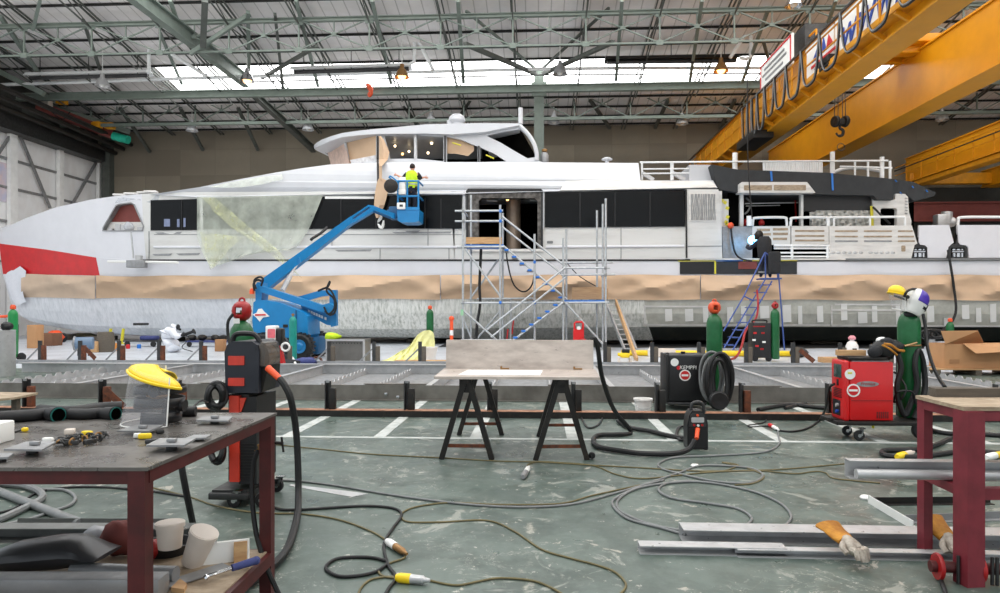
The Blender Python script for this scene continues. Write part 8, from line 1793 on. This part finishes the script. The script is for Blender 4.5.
# red flange tool under the right table
t = thing('flanged_shaft', 'dark red flanged shaft with bolts lying under the maroon table', 'tool', G(960, 566))
a, c = G(930, 566, .075), G(1010, 570, .075); b = MB(); b.cyl(a, c, .03, n=14); b.build('shaft', M['redframe'], t)
dx = (c - a).normalized(); rotf = dx.to_track_quat('Z', 'Y').to_euler()
for f in (.1, .62): b = MB(); b.lathe([(.03, -.01), (.068, -.01), (.072, 0), (.068, .01), (.03, .01)], a.lerp(c, f), 22, rotf); b.build('flange', M['redcap'], t)
for f in (.3, .36, .72, .78): b = MB(); q = a.lerp(c, f); b.cyl((q.x, q.y - .04, .005), (q.x, q.y - .04, .15), .009, n=8); b.build('bolt', M['steel'], t)
# ------------------------------------------------------------------ cables on the painted floor
def fc(label, pts, r, m, cat='cable', name='floor_cable'): return cable(name, label, GP(pts, r), r, m, cat, seg=8)
K = 'khaki'
fc('khaki cable running from under the left table to the brown plug', [(150, 487), (190, 497), (217, 506), (257.5, 512.8), (302.5, 514), (338.5, 519.5), (370, 530.8), (388, 541)], 0.0064, K)
fc('khaki cable looping below the brown plug to the yellow plug', [(405, 553), (404, 558), (390, 563), (379, 570), (383, 576), (398, 578.5)], 0.0064, K)
fc('brown cable tail curling from the yellow plug off the near edge', [(397, 577), (384, 577), (370, 580), (361, 588), (357, 598)], 0.0064, K)
fc('khaki cable running from the white end of the yellow plug', [(430, 580.5), (446, 584), (460, 585), (480, 581), (500.5, 578), (532, 580.5), (552, 588), (570, 599)], 0.0064, K)
fc('long grey cable sweeping across the whole floor to the grey coil', [(270, 480), (298, 481), (338.5, 486), (392.5, 495), (460, 503.6), (518.5, 507), (572.5, 504), (617.5, 492.5), (640, 486), (664, 480)], 0.0088, 'greyhose')
fc('black cable from the wire welder winding past both plugs', [(240, 488), (257.5, 497), (275.5, 508), (298, 509.6), (361, 506), (392.5, 508), (401.5, 515), (392.5, 528.5), (384, 544), (388, 564.5), (396, 577), (389, 588), (382, 600)], 0.0096, 'rubber')
fc('black cable loop lying beside the brown plug', [(387, 561), (375, 558), (361, 557), (340, 558), (329.5, 562.5), (326, 569), (338.5, 576), (358, 575.6), (376, 571.5), (388, 563.5)], 0.0096, 'rubber')
fc('khaki cable snaking across the middle floor to the near edge', [(640, 485), (617, 490), (590, 496), (560, 503.5), (500, 504.5), (452, 502.6), (420, 506), (404, 511.5), (402, 518), (410.5, 522), (442, 522), (487, 520.4), (514, 531), (541, 549), (570, 558), (595, 564.5), (614, 571.5), (625, 582), (624, 590), (612, 600)], 0.0064, K)
fc('thin khaki cable along the floor in front of the trestles', [(262, 443), (280, 445), (316, 448.6), (370, 454), (442, 457.8), (496, 461), (539, 462), (580, 464.5), (640, 467.7), (662, 469), (703, 471), (764, 470), (798, 468), (849, 463.5), (893, 461.5), (915, 461)], 0.0064, K)
fc('khaki cable from the white plug joining the coil of grey hose', [(529, 468), (528, 464.6), (539, 461.6), (560, 462.6), (593, 465.5), (615, 474), (640, 478.5), (672, 476), (700, 473), (723, 471), (738, 465), (722, 462.4), (736, 465.4), (750, 469), (764, 476), (754, 483), (735, 485)], 0.0064, K)
fc('short khaki cable from the coil towards the aluminium tube', [(700, 472.4), (740, 471), (764, 471), (794.6, 473.7), (815, 471.4), (826, 473), (832, 477.8), (852, 480.5), (880, 483)], 0.0064, K)
fc('pale grey hose coming from the black cable joint into coils', [(777.6, 428), (778.4, 436), (779, 443.8), (764, 452), (713, 455.7), (675.6, 457.4), (660, 462.5), (660, 467.6), (675.6, 472.7), (713, 481), (747, 483), (761, 478), (761, 472.7), (747, 467.6), (703, 465.4), (679, 472.7), (645, 484.6), (618, 496.5), (612.7, 505), (628, 518.6), (662, 528), (686, 535)], 0.0096, 'greyhose', 'hose', 'floor_hose')
fc('outer loop of pale grey hose on the floor', [(684, 531), (660, 526.6), (638, 520), (618, 509), (621, 497), (645, 486.4), (696, 481.6), (747, 489.7), (777.6, 501.6), (791, 515), (786, 525), (776, 531)], 0.0096, 'greyhose', 'hose', 'floor_hose')
fc('inner S curve of pale grey hose on the floor', [(690, 480.6), (668, 483), (658.6, 489.7), (672, 498), (706, 503), (737, 508.4), (751, 517), (748, 524), (735, 530)], 0.0096, 'greyhose', 'hose', 'floor_hose')
fc('black cable from the joint rising to the red welder', [(776, 430), (792, 431.5), (808, 428), (820, 420)], 0.0119, 'rubber')
cable('hanging_cable', 'black cable rising from the rail to the front of the red welder', [G(820, 420, .02), P(826, 408, 8.4), P(828, 395, 8.2), P(830, 387, 8.1), P(834.4, 384, 8.02)], .014, 'rubber')
fc('tangled black cable on the floor by the cable joint', [(757, 409.6), (762, 415), (766, 421), (757, 424), (748, 425.4), (752, 427), (766, 426), (776, 428)], 0.0088, 'rubber')
fc('thick black cable bundle lying behind the rusty rail', [(758, 409.6), (775, 406.4), (790, 404.6), (806, 406), (822, 407.6), (838, 408)], 0.0298, 'rubber', 'hose', 'floor_hose')
fc('second black cable bundle across the first behind the rail', [(785, 408), (796, 405.4), (806, 403.6)], 0.0255, 'rubber', 'hose', 'floor_hose')
fc('thick black hose looping on the floor left of the maroon table', [(951, 438), (938, 444), (920, 449), (900, 450), (885, 450.4), (882, 453.4), (890, 456), (912, 457), (935, 454.6), (960, 451.4), (980, 451.6), (1010, 454)], 0.0255, 'rubber', 'hose', 'floor_hose')
fc('black hose snaking behind the plywood topped table', [(925, 428), (945, 433), (975, 434), (1010, 436)], 0.0255, 'rubber', 'hose', 'floor_hose')
fc('flat black cable on the floor beside the maroon table leg', [(930, 546), (934, 560), (940, 577), (948, 600)], 0.0119, 'rubber')
fc('thin black cable running along the floor to the table leg', [(700, 457), (720, 452), (760, 447)], 0.0048, 'rubber') if 0 else None
def plug(label, a, c, m1, m2, r=.022):
    a, c = G(*a, r), G(*c, r); t = thing('cable_plug', label, 'plug', (a + c) / 2 - Vector((0, 0, r))); d = c - a
    b = MB(); b.tube([a, a + d * .12, a + d * .42, a + d * .46], [r * .7, r, r, r * .85], 14); b.build('plug_body', M[m1], t)
    b = MB(); b.tube([a + d * .44, a + d * .5, a + d * .8, a + d * .84, c], [r * .95, r * .9, r * .85, r * .6, r * .35], 14); b.build('socket_body', M[m2], t)
plug('yellow and grey cable plug on the floor near the lower edge', (396, 577.5), (430, 580.5), 'brightyellow', 'alu', .026)
plug('brown cable plug with white collar on the floor', (387, 541), (407, 554), 'labelw', 'brass', .024)
plug('white plug lying alone on the floor near the trestles', (523, 477), (529, 466.5), 'alud', 'labelw', .026)
plug('red and white cable joint on the white floor line', (769, 424.5), (779, 430), 'labelr', 'labelw', .024)
plug('yellow plug on the floor left of the maroon table', (897, 457), (914, 452), 'brightyellow', 'cream', .035)
plug('yellow plug on the floor behind the maroon table', (986, 457.5), (1006, 453), 'labelw', 'brightyellow', .035)
b = MB(); b.lathe([(.035, 0), (.04, .01), (.03, .02)], G(695, 466.5, 0), 14); tag(b.build('plastic_disc', M['labelw']), 'small white disc lying on the cable coil', 'cap')
b = MB(); b.lathe([(.04, 0), (.045, .012), (.035, .025)], G(866, 499, 0), 14); tag(b.build('plastic_disc', M['labelw']), 'small white disc at the tip of the white angle bar', 'cap')
